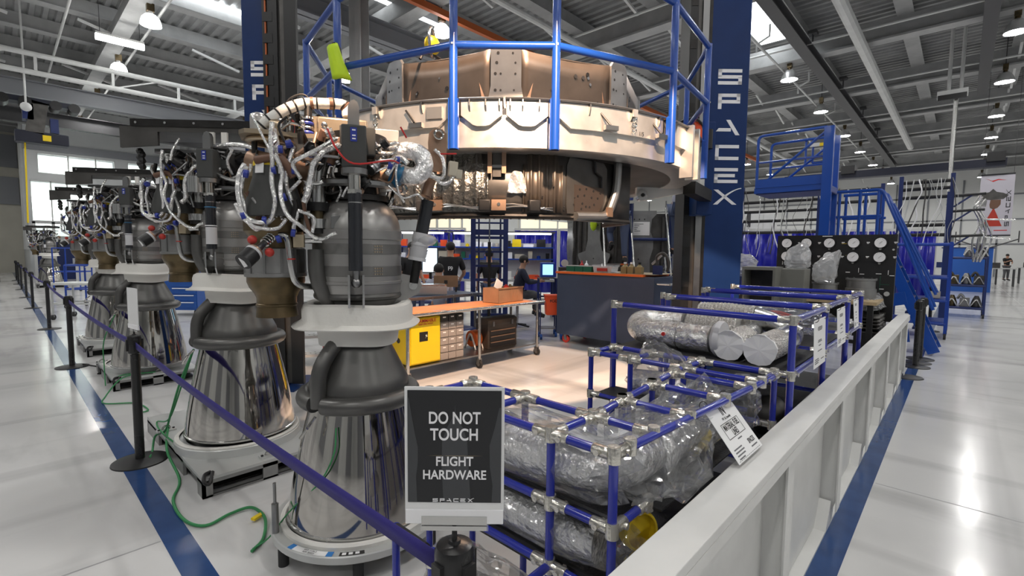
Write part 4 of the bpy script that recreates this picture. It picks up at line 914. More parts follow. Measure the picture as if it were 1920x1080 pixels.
# ---------------------------------------------------------------- the two blue columns
FONTM = 'sign_white'
def letter(ch, w_, h, t_, parent, o, u, v, m='sign_white', ext=.004, name='letter'):
    # wide squared letters with open strokes; o is the centre
    W, H, T = w_ / 2, h / 2, t_
    bars = {'S': [(-W, H - T, W, H), (-W, -T / 2, W, T / 2), (-W, -H, W, -H + T), (-W, 0, -W + T * 1.1, H), (W - T * 1.1, -H, W, 0)],
            'P': [(-W, -H, -W + T * 1.1, H), (-W, H - T, W, H), (-W, -T * .6, W, T * .4), (W - T * 1.1, 0, W, H)],
            'C': [(-W, H - T, W, H), (-W, -H, W, -H + T), (-W, -H, -W + T * 1.1, H)],
            'E': [(-W, H - T, W, H), (-W, -T / 2, W * .75, T / 2), (-W, -H, W, -H + T), (-W, -H, -W + T * 1.1, T / 2)]}
    o, u, v = Vector(o), Vector(u).normalized(), Vector(v).normalized(); nrm = u.cross(v); b = MB()
    def pr(poly): b.prism(poly, o, u, v, nrm * ext)
    if ch in bars:
        for x0, y0, x1, y1 in bars[ch]: pr([(x0, y0), (x1, y0), (x1, y1), (x0, y1)])
    elif ch == 'A':
        pr([(W, -H), (W - T * 1.3, -H), (-T * .65, H), (T * .65, H)]); pr([(-W, -H + T * 1.1), (-W + T * .8, -H + T * 2.1), (W * .25, -H + T * 2.1), (W * .25, -H + T * 1.1)])
    elif ch == 'X':
        pr([(-W, H), (-W + T * 1.4, H), (W, -H), (W - T * 1.4, -H)])
        n = 10; up = [(-W + (2.35 * W) * k / n, -H + (2.25 * H) * (1 - (1 - k / n) ** 1.55)) for k in range(n + 1)]
        lo = [(x + T * 1.35 * (1 - k / n) + .001, y - T * .25 * k / n) for k, (x, y) in enumerate(up)]
        for k in range(n): pr([up[k], lo[k], lo[k + 1], up[k + 1]])
    return b.build(name, m, parent, smooth=False)
def column(label, loc, side):
    t = thing('lift_column', label, 'column', loc, RZ)
    MB().span((-.2, -.02, .02), (.25, .26, 9.0)).build('column_tube', 'blue_post', t, bevel=.012)
    MB().span((-.4, -.25, 0), (.4, .45, .02)).build('base_plate', 'blue_post', t, smooth=False)
    s_ = side
    x0 = -.2 if s_ < 0 else .05
    for i, (a, b_, m_) in enumerate(((.0, .05, 'dark_metal'), (.05, .12, 'steel_dark'), (.12, .17, 'skin_dark'), (.17, .26, 'black'))):
        MB().span((x0 + s_ * a * (1.5 if s_ > 0 else 1), -.05 - .03 * (i % 2), .05), (x0 + s_ * b_ * (1.5 if s_ > 0 else 1), -.03 if s_ > 0 else .22, 9.0)).build('guide_rail', m_, t, smooth=False)
    if s_ > 0:
        for nm_ in [c for c in t.children if c.name.startswith('guide_rail')][:2]: nm_.data = nm_.data.copy(); nm_.data.materials[0] = M['black']
    for k in range(26):
        z = 3.0 + .23 * k if s_ > 0 else .45 + .23 * k
        MB().span((x0 + s_ * (.18 if s_ < 0 else .02), -.085, z), (x0 + s_ * (.25 if s_ < 0 else .13), -.075, z + .10)).build('energy_chain_link', 'black' if s_ > 0 else 'dark_metal', t, smooth=False)
    MB().span((x0 + s_ * (.21 if s_ < 0 else .04), -.075, 2.9), (x0 + s_ * (.225 if s_ < 0 else .055), -.06, 8.5)).build('power_cable', 'orange_rail', t, smooth=False)
    return t, x0
cR, xr = column('blue lift column with the full vertical white lettering, behind the pipe racks', (5.75, 2.075, 0), -1)
for ch, z in zip('SPACEX', (3.62, 3.35, 3.06, 2.78, 2.52, 2.275)):
    letter(ch, .27 if ch != 'P' else .25, .17, .037, cR, (.03, -.02, z), (1, 0, 0), (0, 0, 1))
cL, xl = column('blue lift column behind the engines, its white letters partly hidden', (2.14, 5.94, 0), 1)
for ch, z in zip('SPACEX', (3.66, 3.40, 3.12, 2.85, 2.58, 2.32)):
    letter(ch, .27 if ch != 'P' else .25, .17, .037, cL, (.03, -.02, z), (1, 0, 0), (0, 0, 1))
# carriage arms
for t, x0, s_ in ((cR, xr, -1), (cL, xl, 1)):
    MB().span((x0 + s_ * .02, -.3, 2.05), (x0 + s_ * .2, -.05, 3.05)).build('carriage', 'blue_post', t, smooth=False, bevel=.01)
    MB().beam((x0 + s_ * .1, -.3, 2.25), (x0 + s_ * .45, -.75, 2.28), .12, .12).build('carriage_arm', 'dark_metal', t, smooth=False)
    MB().beam((x0 + s_ * .2, -.35, 2.52), (x0 + s_ * .42, -.65, 2.52), .10, .45).build('ring_clamp', 'alu', t, smooth=False)
    MB().cyl((x0 + s_ * .12, -.34, 2.75), (x0 + s_ * .12, -.34, 2.95), .05, 14).build('motor', 'black', t)
    MB().tube(spline([(x0 + s_ * .1, -.33, 2.9), (x0 + s_ * .3, -.42, 3.05), (x0 + s_ * .5, -.4, 2.95), (x0 + s_ * .45, -.38, 2.7)], 6), .014, 8).build('carriage_hose', 'red_cap' if s_ > 0 else 'black', t)
    MB().box((x0 + s_ * .22, -.37, 2.88), (.06, .03, .3), ry=-.2).build('red_flag', 'orange_bin' if s_ < 0 else 'black', t, smooth=False)
MB().prism([(0, 0), (.62, .12), (.62, .30), (.15, .27), (.05, .32), (-.03, .33), (-.08, .28), (-.09, .05), (-.05, -.01)], (-1.02, -.5, 2.18), (1, 0, 0), (0, 0, 1), (0, .08, 0)).build('swing_arm', 'white_steel', cR, smooth=False)
MB().cyl((-1.05, -.52, 2.23), (-1.05, -.41, 2.23), .055, 20).build('arm_pivot', 'steel', cR); MB().cyl((-1.05, -.53, 2.23), (-1.05, -.52, 2.23), .02, 12).build('pivot_pin', 'black', cR)
# ================================================================ barrier, racks, ducts, bags, stanchions, sign
from mathutils import noise as mnoise
bt = thing('barrier', 'long white steel barrier with ribbed side separating the racks from the aisle', 'barrier', (0, 0, 0))
X0, X1 = .55, 7.92
MB().span((X0, .445, .84), (X1, .56, .872)).build('top_flange', 'white_steel', bt, smooth=False, bevel=.003)
MB().span((X0, .445, .80), (X1, .452, .84)).build('flange_lip', 'white_steel', bt, smooth=False)
MB().span((X0, .548, .02), (X1, .556, .84)).build('web_plate', 'white_steel', bt, smooth=False)
MB().span((X0, .49, .0), (X1, .56, .015)).build('base_strip', 'white_steel', bt, smooth=False)
for i in range(7):
    x = .97 + 1.2 * i if i < 6 else 7.88
    b = MB(); b.prism([(.548, .015), (.49, .015), (.485, .10), (.465, .16), (.465, .84), (.548, .84)], (x - .03, 0, 0), (0, 1, 0), (0, 0, 1), (.06, 0, 0))
    b.span((x - .05, .458, .1), (x + .05, .466, .84)); b.build('rib', 'white_steel', bt, smooth=False)
    MB().prism([(x - .16, .015), (x - .05, .015), (x - .05, .16)], (0, .548, 0), (1, 0, 0), (0, 0, 1), (0, -.06, 0)).build('foot_gusset', 'white_steel', bt, smooth=False)
# ---------------------------------------------------------------- pipe racks
TR = .0145
def joint(parent, p, dirs, collar=True):
    b = MB(); p = Vector(p)
    if collar: b.lathe([(.0, -.024), (.0205, -.024), (.0205, .022), (.019, .025), (0, .025)], 14, c=p)
    for d in dirs:
        d = Vector(d).normalized(); b.tube([p + d * .012, p + d * .066, p + d * .069], .019, 12, rs=[.019, .019, .017])
        sd = d.cross(Vector((0, 0, 1)));
        if sd.length > .1:
            sd.normalize()
            for k in (-1, 1): b.cyl(p + d * .045 + sd * k * .018, p + d * .045 + sd * k * .027, .010, 8)
    return b.build('pipe_joint', 'joint_metal', parent)
def bar(parent, p, q, nm='rack_bar', r=TR): return MB().cyl(p, q, r, 12).build(nm, 'blue_tube', parent)
def rack(label, posts, bars, loc=(0, 0, 0), group=None, r=TR):
    """posts: (x,y,ztop); bars: (p,q); metal joints go where bars meet"""
    t = thing('pipe_rack', label, 'pipe rack', loc, 0, group); J = {}
    for p in posts: MB().cyl((p[0], p[1], 0), p, r, 12).build('rack_post', 'blue_tube', t)
    for br in bars:
        a, b = br[:2]; d = Vector(b) - Vector(a)
        if len(br) == 2: bar(t, a, b, r=r)
        elif br[2]: bar(t, br[2][0], br[2][1], r=r)
        if len(br) == 3:
            b_ = MB(); q = Vector(b); e = d.normalized(); b_.cyl(q - e * .022, q + e * .022, .0185, 12); b_.build('bar_collar', 'joint_metal', t); continue
        J.setdefault(tuple(a), []).append(d); J.setdefault(tuple(b), []).append(-d)
    for k, ds in J.items(): joint(t, k, ds)
    return t
ZT, ZM, ZL = 1.04, .815, .60
a0, a1 = 1.185, 1.42
Ys = (1.57, 1.25, .93, .70)
posts = [(a0, y, ZT + .01) for y in (1.57, .93, .70)] + [(a1, y, ZT + .01) for y in (1.56, 1.25, .925)]
bars = []
for z in (ZT, ZM, ZL):
    ys = Ys if z == ZT else (1.57, .93, .70)
    for i in range(len(ys) - 1): bars.append(((a0, ys[i], z), (a0, ys[i + 1], z)))
for i, (p, q) in enumerate(((1.56, 1.25), (1.25, .925))): bars.append(((a1, p, ZT), (a1, q, ZT)))
bars.append(((a1, .925, ZT), (a1, .695, ZT)))
for y0, y1 in ((1.57, 1.56), (1.25, 1.25), (.93, .925)): bars.append(((a0, y0, ZT), (a1, y1, ZT)))
bars += [((a0, .70, ZT), (a0 + .09, .6985, ZT)), ((a0, .70, ZM), (a1 - .02, .70, ZM))]
xs = (1.42, 1.66, 1.96, 2.22, 2.50)
for i in range(4):
    y0, y1 = .925 + .025 * i, .95 + .025 * i
    bars.append(((xs[i], y0, ZT), (xs[i + 1], y1, ZT))); s0, s1 = .695 - .018 * i, .677 - .018 * i
    bars.append(((xs[i], s0, ZT), (xs[i + 1], s1, ZT), (((a0, .70, ZT), (xs[-1], .623, ZT)) if i == 0 else None)))
    if i: bars.append(((xs[i], y0, ZT), (xs[i], s0, ZT)))
    if i: posts.append((xs[i], y0, ZT + .01))
rk1 = rack('low blue pipe rack with bagged fuel ducts standing right behind the sign', posts, bars)
for z, nm in ((ZM - .02, 'shelf_mat'), (ZL - .02, 'shelf_mat')):
    MB().span((a0 - .0, .72, z - .006), (a1, 1.55, z)).build(nm, 'mat_black', rk1, smooth=False)
    MB().span((a1, .66, z - .006), (2.3, .90, z)).build(nm, 'mat_black', rk1, smooth=False)
for z in (ZM, ZL):
    MB().span((a0 + .03, .73, z - .012), (a0 + .045, 1.54, z + .008)).build('roller_track', 'steel_dark', rk1, smooth=False)
# low front frame with a black roller below the sign
for y in (1.43, 1.22, .92): MB().cyl((.93, y, 0), (.93, y, .64), TR, 12).build('rack_post', 'blue_tube', rk1)
MB().cyl((.93, 1.43, .62), (.93, 1.26, .62), .024, 14).build('guide_roller', 'rubber', rk1)
bar(rk1, (.93, 1.22, .61), (.93, .92, .60)); joint(rk1, (.93, 1.22, .61), [(0, -1, 0)]); joint(rk1, (.93, .92, .60), [(0, 1, 0), (1, 0, 0)])
bar(rk1, (.93, .92, .60), (a0, .93, .60))
# second low rack
b0, b1 = 2.35, 2.575
posts = [(b0, 1.557, 1.05), (b0, 1.30, 1.05), (b0, 1.0, 1.05), (b1, 1.54, 1.05), (b1, .64, 1.05), (b1, 1.0, 1.05)]
bars = [((b0, 1.557, ZT), (b0, 1.30, ZT)), ((b0, 1.30, ZT), (b0, 1.0, ZT)), ((b0, 1.0, ZT), (b0, .635, ZT)), ((b1, 1.54, ZT), (b1, 1.28, ZT)), ((b1, 1.28, ZT), (b1, 1.0, ZT)), ((b1, 1.0, ZT), (b1, .64, ZT)),
        ((b0, 1.557, ZT), (b1, 1.54, ZT)), ((b0, 1.30, ZT), (b1, 1.28, ZT)), ((b0, 1.0, ZT), (b1, 1.0, ZT)), ((b0, .635, ZT), (b1, .64, ZT)), ((b0, 1.557, ZM - .02), (b0, 1.15, ZM - .02)), ((b1, .64, .78), (b1 + .0, 1.0, .78))]
rk2 = rack('low blue pipe rack with black corner shelf next to the tall duct rack', posts, bars)
MB().span((b0 - .02, 1.05, ZM - .03), (b1 + .02, 1.545, ZM - .022)).build('shelf_mat', 'mat_black', rk2, smooth=False)
# tall racks
def tall(label, x0, x1, y0, y1, tags_):
    z, zs = 1.30, 1.025
    t = rack(label, [(x0, y0, z + .01), (x1, y0, z + .01), (x0, y1, z + .01), (x1, y1, z + .01)],
             [((x0, y0, z), (x0, y1, z)), ((x1, y0, z), (x1, y1, z)), ((x0, y0, z), (x1, y0, z)), ((x0, y0, zs), (x0, y1, zs)), ((x0, y0, zs), (x1, y0, zs)), ((x1, y0, zs), (x1, y1, zs)),
              ((x0, y0, .55), (x0, y1, .55)), ((x0, y0, .55), (x1, y0, .55))], r=.0175)
    MB().span((x0 - .015, y0 + .02, zs + .0), (x1 - .01, y1 - .01, zs + .012)).build('shelf_mat', 'mat_black', t, smooth=False)
    MB().span((x0 - .015, y0 + .02, .55), (x1 - .01, y1 - .01, .56)).build('shelf_mat', 'mat_black', t, smooth=False)
    for q in range(4): pass
    return t
rk3 = tall('tall blue pipe rack carrying silver ducts with white end covers', 2.64, 3.40, .585, 1.585, 1)
rk4 = tall('tall blue pipe rack, second behind the silver ducts, with bagged pink part', 3.47, 4.26, .60, 1.66, 1)
rk5 = tall('tall blue pipe rack at the rear of the rack row beside the stacked trays', 4.36, 5.0, .61, 1.66, 1)
# ---------------------------------------------------------------- ducts
def corrug(pts, r, pitch=.02, amp=.004, n=20, dens=8):
    P = spline(pts, dens); out = [P[0]]; L = 0
    for a, b in zip(P, P[1:]):
        m_ = max(1, int((b - a).length / (pitch / 4)))
        for k in range(1, m_ + 1): out.append(a.lerp(b, k / m_))
    rs = []
    for i, p in enumerate(out):
        if i: L += (p - out[i - 1]).length
        rs.append(r + amp * math.sin(2 * PI * L / pitch))
    return MB().tube(out, r, n, rs=rs)
def duct(label, body, r, cap=None, capm='paper', braid=None, group=None, m='foil'):
    t = thing('duct', label, 'duct', (0, 0, 0), 0, group)
    MB().tube(spline(body, 8), r, 22).build('foil_body', m, t)
    if braid: corrug(braid, r * .98, .022, .0035).build('braided_section', 'braid', t)
    for c, d in (cap or []):
        d = Vector(d).normalized(); c = Vector(c)
        b = MB(); a_, b_, _ = frame(d); vs = [c + d * .004]; n = 28
        for k in range(n):
            th = 2 * PI * k / n; rr = r * (1.08 + .03 * math.sin(5 * th) + .02 * math.sin(11 * th)); vs.append(c + a_ * rr * math.cos(th) + b_ * rr * math.sin(th) + d * .002 * math.sin(7 * th))
        vs += [v - d * .03 - (v - c) * .03 for v in vs[1:]]
        b.add(vs, [(0, 1 + k, 1 + (k + 1) % n) for k in range(n)] + [(1 + k, 1 + n + k, 1 + n + (k + 1) % n, 1 + (k + 1) % n) for k in range(n)])
        b.build('end_cover', capm, t, smooth=False)
    return t
zs = 1.037
t = duct('big silver U-bend duct with red plug lying on the tall rack', [(2.80, 1.03, zs + .088), (2.80, 1.2, zs + .088), (2.80, 1.40, zs + .09), (2.83, 1.50, zs + .10), (2.93, 1.545, zs + .12), (3.03, 1.48, zs + .13), (3.06, 1.36, zs + .135), (3.06, 1.30, zs + .135)], .080, braid=[(3.06, 1.28, zs + .135), (3.07, 1.1, zs + .13), (3.08, .98, zs + .13)], m='foil_smooth')
MB().cyl((2.74, 1.29, zs + .10), (2.712, 1.29, zs + .10), .012, 12).build('red_plug', 'red', t)
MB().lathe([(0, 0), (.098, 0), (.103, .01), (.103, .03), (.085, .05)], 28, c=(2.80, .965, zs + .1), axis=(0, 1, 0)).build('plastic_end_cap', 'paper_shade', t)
MB().torus((2.80, 1.22, zs + .088), .081, .004, 28, 6, axis=(0, 1, 0)).build('seam_band', 'steel', t); MB().tube([(2.80, 1.05, zs + .09), (2.80, 1.02, zs + .09)], .07, 20).build('neck', 'steel_dark', t)
duct('braided duct with white wrinkled end cover, next to the U-bend duct on the tall rack', [(3.0, .92, zs + .085), (3.15, .93, zs + .09), (3.32, 1.0, zs + .10)], .076, [((2.715, .912, zs + .082), (-1, -.05, 0))], 'paper', [(2.73, .912, zs + .082), (2.85, .912, zs + .083), (3.02, .92, zs + .085)], m='steel')
duct('braided duct with white end cover, closest on the tall rack to the barrier', [(3.0, .74, zs + .085), (3.15, .73, zs + .09), (3.3, .75, zs + .09)], .076, [((2.70, .748, zs + .082), (-1, -.05, 0))], 'paper', [(2.715, .748, zs + .082), (2.85, .745, zs + .083), (3.02, .74, zs + .085)], m='steel')
duct('braided duct lying crosswise behind the two white end covers', [(3.28, .70, zs + .09), (3.28, .85, zs + .16), (3.26, .95, zs + .19)], .066, braid=[(3.26, .94, zs + .19), (3.25, 1.1, zs + .2), (3.25, 1.28, zs + .19)], m='steel')
zr = .825
duct('fat foil duct inside a clear bag on the top shelf behind the sign', [(1.26, 1.50, zr + .085), (1.27, 1.3, zr + .09), (1.28, 1.05, zr + .09), (1.32, .86, zr + .09), (1.42, .80, zr + .09), (1.58, .80, zr + .085)], .082, braid=[(1.24, 1.53, zr + .085), (1.24, 1.42, zr + .085), (1.26, 1.30, zr + .09)])
zr2 = .61
duct('foil duct on the middle shelf of the low rack, its end carrying a yellow cap', [(1.25, 1.50, zr2 + .08), (1.26, 1.25, zr2 + .08), (1.27, .95, zr2 + .085), (1.29, .80, zr2 + .085)], .075, braid=[(1.25, 1.52, zr2 + .08), (1.255, 1.38, zr2 + .08), (1.26, 1.20, zr2 + .08)])
yc = thing('duct_cover', 'yellow round plastic cap on the duct end beside the barrier', 'cover', (1.385, .735, .725))
MB().lathe([(0, 0), (.060, 0), (.064, .004), (.064, .035), (.060, .04), (.057, .012), (0, .012)], 32, axis=(-.45, -1, .12)).build('cap_body', 'yellow_cap', yc); MB().torus((-.016, -.036, .004), .058, .004, 28, 6, axis=(-.45, -1, .12)).build('cap_rim', 'yellow_cap', yc)
duct('braided duct low in the rack below the sign', [(1.16, 1.15, .36), (1.2, 1.0, .36), (1.24, .85, .36)], .08, braid=[(1.10, 1.42, .36), (1.14, 1.2, .36), (1.18, 1.05, .36)])
duct('bagged clear pipe standing on the second low rack corner shelf', [(2.46, 1.33, ZM + .07), (2.46, 1.2, ZM + .08), (2.44, 1.02, ZM + .09)], .075, m='foil_smooth')
duct('short foil duct under the row of pipe frames', [(1.6, .80, .84), (1.8, .80, .90), (2.0, .82, .88), (2.2, .82, .84)], .075)
duct('yellow capped part inside the bag behind the paper tag', [(1.9, .78, .72), (2.0, .79, .78), (2.06, .79, .86)], .05, m='yellow_cap')
bl = tag(MB().lathe([(0, .12), (.06, .105), (.10, .06), (.115, 0), (.10, -.06), (.06, -.105), (0, -.12)], 28, c=(3.05, .78, .68)).build('dark_dome', 'skin_dark'), 'dark glossy dome sitting low inside the tall duct rack', 'dome')
# ---------------------------------------------------------------- clear bags
def bag(label, c, d, seed, m='plastic_film', tail=None, nu=26, nv=18, amp=.22, group=None):
    c = Vector(c); vs = []; fs = []
    for j in range(nv + 1):
        ph = PI * j / nv
        for i in range(nu):
            th = 2 * PI * i / nu
            q = Vector((math.sin(ph) * math.cos(th), math.sin(ph) * math.sin(th), math.cos(ph)))
            q = Vector([math.copysign(abs(x) ** .7, x) for x in q])
            k = 1 + amp * (mnoise.turbulence(q * 1.6 + Vector((seed, seed * .7, 0)), 4, True) - .35) - .16 * abs(mnoise.noise(q * 3.2 + Vector((0, seed, 0))))
            p = Vector((q.x * d[0], q.y * d[1], q.z * d[2])) * k
            p.z = max(p.z, -d[2] * .96)
            if tail:
                w_ = max(0, q.dot(Vector(tail).normalized())) ** 3; p += Vector(tail) * w_
                p -= Vector((q.x * d[0], q.y * d[1], q.z * d[2])) * w_ * .35
            vs.append(c + p)
    for j in range(nv):
        for i in range(nu):
            a, b, c_, e = j * nu + i, (j + 1) * nu + i, (j + 1) * nu + (i + 1) % nu, j * nu + (i + 1) % nu; fs += [(a, b, c_), (a, c_, e)] if (i + j) % 2 else [(a, b, e), (b, c_, e)]
    return tag(MB().add(vs, fs).build('plastic_bag', m, smooth=False), label, 'plastic bag', group)
bag('clear crinkled bag over the fat foil duct on the top shelf behind the sign', (1.30, 1.13, .925), (.125, .42, .115), 1)
bag('loose clear bag spilling toward the white barrier from the low rack', (1.56, .745, .93), (.24, .15, .115), 2, tail=(.22, -.02, .03), amp=.45)
bag('crinkled clear bag heaped on the row of pipe frames', (1.98, .82, .91), (.28, .13, .11), 3, tail=(.05, 0, .07), amp=.5)
bag('clear bag around the yellow capped duct on the middle shelf', (1.29, 1.08, .70), (.12, .42, .085), 4)
bag('clear bag wrapped on the lowest duct below the sign', (1.17, 1.2, .38), (.11, .3, .10), 5)
bag('clear bag with pointed top sticking up between the pipe frames and the tall rack', (2.47, 1.17, .92), (.10, .20, .10), 6, tail=(.02, .02, .13), amp=.4)
bag('milky bag over parts near the end of the pipe frame row', (2.42, .80, .89), (.13, .14, .12), 7, amp=.5)
bag('clear bag over the pink part on the second tall rack', (3.85, 1.12, 1.13), (.33, .42, .09), 8, tail=(0, .0, .06), amp=.45)
tag(MB().tube(spline([(3.78, .82, 1.14), (3.8, .95, 1.17), (3.8, 1.08, 1.15)], 6), .05, 14).build('pink_duct', 'red_cap'), 'pinkish red part inside a clear bag on the second tall rack', 'duct')
bag('clear bag lying flat on the last tall rack', (4.68, 1.15, 1.10), (.28, .4, .06), 9, amp=.4)
bag('small clear bag hanging below the sign holder', (.80, .80, .66), (.05, .07, .05), 10, tail=(.03, -.05, .02), amp=.5)
# paper packing sheets under the bag film
def sheet(name, label, cat, corners, m, bumps=.006, seed=1):
    A, B, C_, D = [Vector(c) for c in corners]
    def f(u, v): p = A.lerp(B, u).lerp(D.lerp(C_, u), v); return p + Vector((0, 0, bumps * mnoise.noise(Vector((u * 3, v * 3, seed)))))
    g = MB().grid(f, 8, 8); o = g.build(name, m); so = o.modifiers.new('thick', 'SOLIDIFY'); so.thickness = .0015; return tag(o, label, cat)
sheet('packing_paper', 'white packing sheet folded over the bagged duct behind the sign', 'paper', [(1.24, 1.02, 1.0), (1.24, .82, .995), (1.40, .80, .985), (1.40, 1.0, .99)], 'paper', .02)
sheet('packing_paper', 'printed sheet lying in the pipe frame beside the bagged duct', 'paper', [(1.42, .93, .99), (1.40, .80, .985), (1.52, .78, .975), (1.55, .90, .985)], 'paper', .01, 3)
sheet('cardboard_liner', 'white card standing inside the pipe frame row', 'card', [(1.80, .965, 1.0), (1.98, .985, 1.0), (1.98, .985, .62), (1.80, .965, .62)], 'paper', .0)
# ---------------------------------------------------------------- paper tags
def tagsheet(label, o, u, v, w_, h, lines, bars=()):
    o, u, v = Vector(o), Vector(u).normalized(), Vector(v).normalized(); n = u.cross(v)
    t = thing('paper_tag', label, 'paper tag', o)
    MB().prism([(0, 0), (w_, 0), (w_, -h), (0, -h)], (0, 0, 0), u, v, n * .0016).build('tag_sheet', 'paper', t, smooth=False)
    z = n * .0022
    for x0, y0, wd in bars: MB().prism([(x0 * w_, -y0 * h), ((x0 + wd) * w_, -y0 * h), ((x0 + wd) * w_, -(y0 + .022) * h), (x0 * w_, -(y0 + .022) * h)], z * .8, u, v, n * .0004).build('print_line', 'ink_grey', t, smooth=False)
    if 1:
        for s_, sz, yy, xx, kw in lines: text(s_, sz, 'ink', t, u * (w_ * xx) - v * (h * yy) + z, u, v, ext=.0002, **kw)
    for q in (.08, .9): MB().tube(arc(u * (w_ * q) + v * .008, .018, -PI / 2, PI, n, v, 8), .0018, 5).build('zip_tie', 'black', t)
    return t, u, v, n
w_ = .272
u = Vector((.274, -.003, 0)); v = Vector((.06, .155, .145)); 
t, u, v, n = tagsheet('white paper tag reading IN and MATERIAL FUEL LINES leaning on the barrier', (1.79, .683, 1.035), u, v, .25, .225,
    [('IN', .062, .17, .5, dict(bold=True, sx=.62)), ('FW_H6_Assembly', .015, .31, .5, dict(sx=.7)), ('MATERIAL FUEL', .033, .45, .5, dict(bold=True, sx=.62)), ('LINES', .033, .57, .5, dict(bold=True, sx=.62)), ('SPACEX', .026, .82, .78, dict(bold=True, sx=.68))],
    [(.42, .68, .16), (.10, .79, .30), (.10, .84, .33), (.10, .89, .30), (.10, .94, .22), (.66, .90, .24)])
z = n * .002
for (x0, y0, x1, y1) in ((.17, .37, .83, .38), (.17, .63, .83, .64), (.17, .37, .18, .64), (.82, .37, .83, .64)): MB().prism([(x0 * .25, -y0 * .225), (x1 * .25, -y0 * .225), (x1 * .25, -y1 * .225), (x0 * .25, -y1 * .225)], z, u, v, n * .0004).build('frame_line', 'ink', t, smooth=False)
for k in range(12):
    for y0 in (.05, .97):
        x0 = .05 + .075 * k; MB().prism([(x0 * .25, -y0 * .225), ((x0 + .045) * .25, -y0 * .225), ((x0 + .045) * .25, -(y0 + .008) * .225), (x0 * .25, -(y0 + .008) * .225)], z, u, v, n * .0004).build('dash_mark', 'ink_grey', t, smooth=False)
for i, (x, y, lab, hh) in enumerate(((2.83, .535, 'white paper tag hung below the tall duct rack bar, first above the barrier', .25), (3.57, .555, 'white paper tag hung on the second tall rack above the barrier', .24), (4.44, .59, 'folded white paper tag on the last tall rack', .22))):
    t, u, v, n = tagsheet(lab, (x, y, 1.283), (1, 0, 0), (.0, .04 + .02 * i, 1), .28 if i < 2 else .2, hh, [], [(.32, .16, .36), (.30, .19, .40), (.34, .22, .32), (.36, .44, .28), (.33, .47, .34), (.40, .55, .2), (.32, .66, .36), (.1, .82, .3), (.1, .86, .34), (.1, .90, .28), (.6, .86, .26)])
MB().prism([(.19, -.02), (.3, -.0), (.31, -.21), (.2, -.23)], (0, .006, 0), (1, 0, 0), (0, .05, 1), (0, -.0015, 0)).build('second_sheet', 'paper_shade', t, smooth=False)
# ---------------------------------------------------------------- stanchions, belts, sign
def make_stanchion():
    t = thing('stanchion', '', 'stanchion')
    MB().lathe([(0, .028), (.05, .026), (.16, .014), (.178, .009), (.18, 0), (0, 0)], 48).build('base_disc', 'black', t)
    MB().cyl((0, 0, .02), (0, 0, .86), .031, 24).build('post', 'black_satin', t)
    h = MB(); h.lathe([(.031, .83), (.043, .84), (.045, .85), (.045, .955), (.04, .968), (.02, .974), (0, .974)], 24); h.build('belt_head', 'black_satin', t)
    for a in range(4): MB().box((.046 * math.cos(a * PI / 2), .046 * math.sin(a * PI / 2), .90), (.014, .03, .085), rz=a * PI / 2).build('belt_slot', 'black', t, smooth=False)
    return t
S = [(.665, .79), (.665, 4.49), (.615, 8.76), (.625, 13.17), (.565, 18.0), (.56, 22.0), (.55, 26.2), (.55, 30.0), (.55, 33.5)]
st0 = make_stanchion(); st0.location = (*S[0], 0)
SL = ['black belt stanchion post directly under the DO NOT TOUCH sign', 'black stanchion with the tall paper strip, beside the second engine pallet', 'black stanchion beside the pallet of the third engine', 'black stanchion, fourth along the aisle line', 'black stanchion, fifth along the aisle line', 'black stanchion, sixth along the aisle line', 'black stanchion far down the aisle before the distant engine', 'black stanchion far down the aisle beyond the distant engine', 'last tiny black stanchion at the aisle end']
tag(st0, SL[0])
for (x, y), l in list(zip(S, SL))[1:]: dup(st0, (x, y, 0), 0, l)
BL = ['dark blue belt crossing in front of the first and second engines', 'blue belt running to the stanchion beside the third engine', 'blue belt between the third and fourth stanchions', 'blue belt between the fourth and fifth stanchions', 'blue belt between the fifth and sixth stanchions', 'blue belt sixth along the aisle line', 'blue belt seventh along the aisle line', 'blue belt at the far aisle end']
for i in range(8):
    p, q = Vector((*S[i], .90)), Vector((*S[i + 1], .90)); L_ = (q - p).length; d = (q - p).normalized()
    p += d * .05; q -= d * .05
    def bf(u, v): c = p.lerp(q, u); return c + Vector((0, 0, -.025 * 4 * u * (1 - u) + (v - .5) * .05))
    o = MB().grid(bf, 24, 1).build('stanchion_belt', 'belt_blue'); so = o.modifiers.new('web', 'SOLIDIFY'); so.thickness = .002
    tag(o, BL[i], 'belt')
# extra posts parked by the end of the barrier
for (x, y), l in zip(((8.25, .455), (9.12, .42), (9.49, .42), (9.86, .40), (13.7, .44)), ('black stanchion base peeking out at the barrier end', 'parked black stanchion just beyond the barrier end, with stacked base', 'parked black stanchion second beyond the barrier end', 'parked black stanchion behind the two at the barrier end', 'black stanchion by the foot of the blue stairs')):
    if x < 9: 
        o = tag(MB().lathe([(0, .03), (.05, .028), (.17, .012), (.18, 0), (0, 0)], 32, c=(x, y, 0)).build('post_footing', 'black'), l, 'post footing')
    else: dup(st0, (x, y, 0), .4, l)
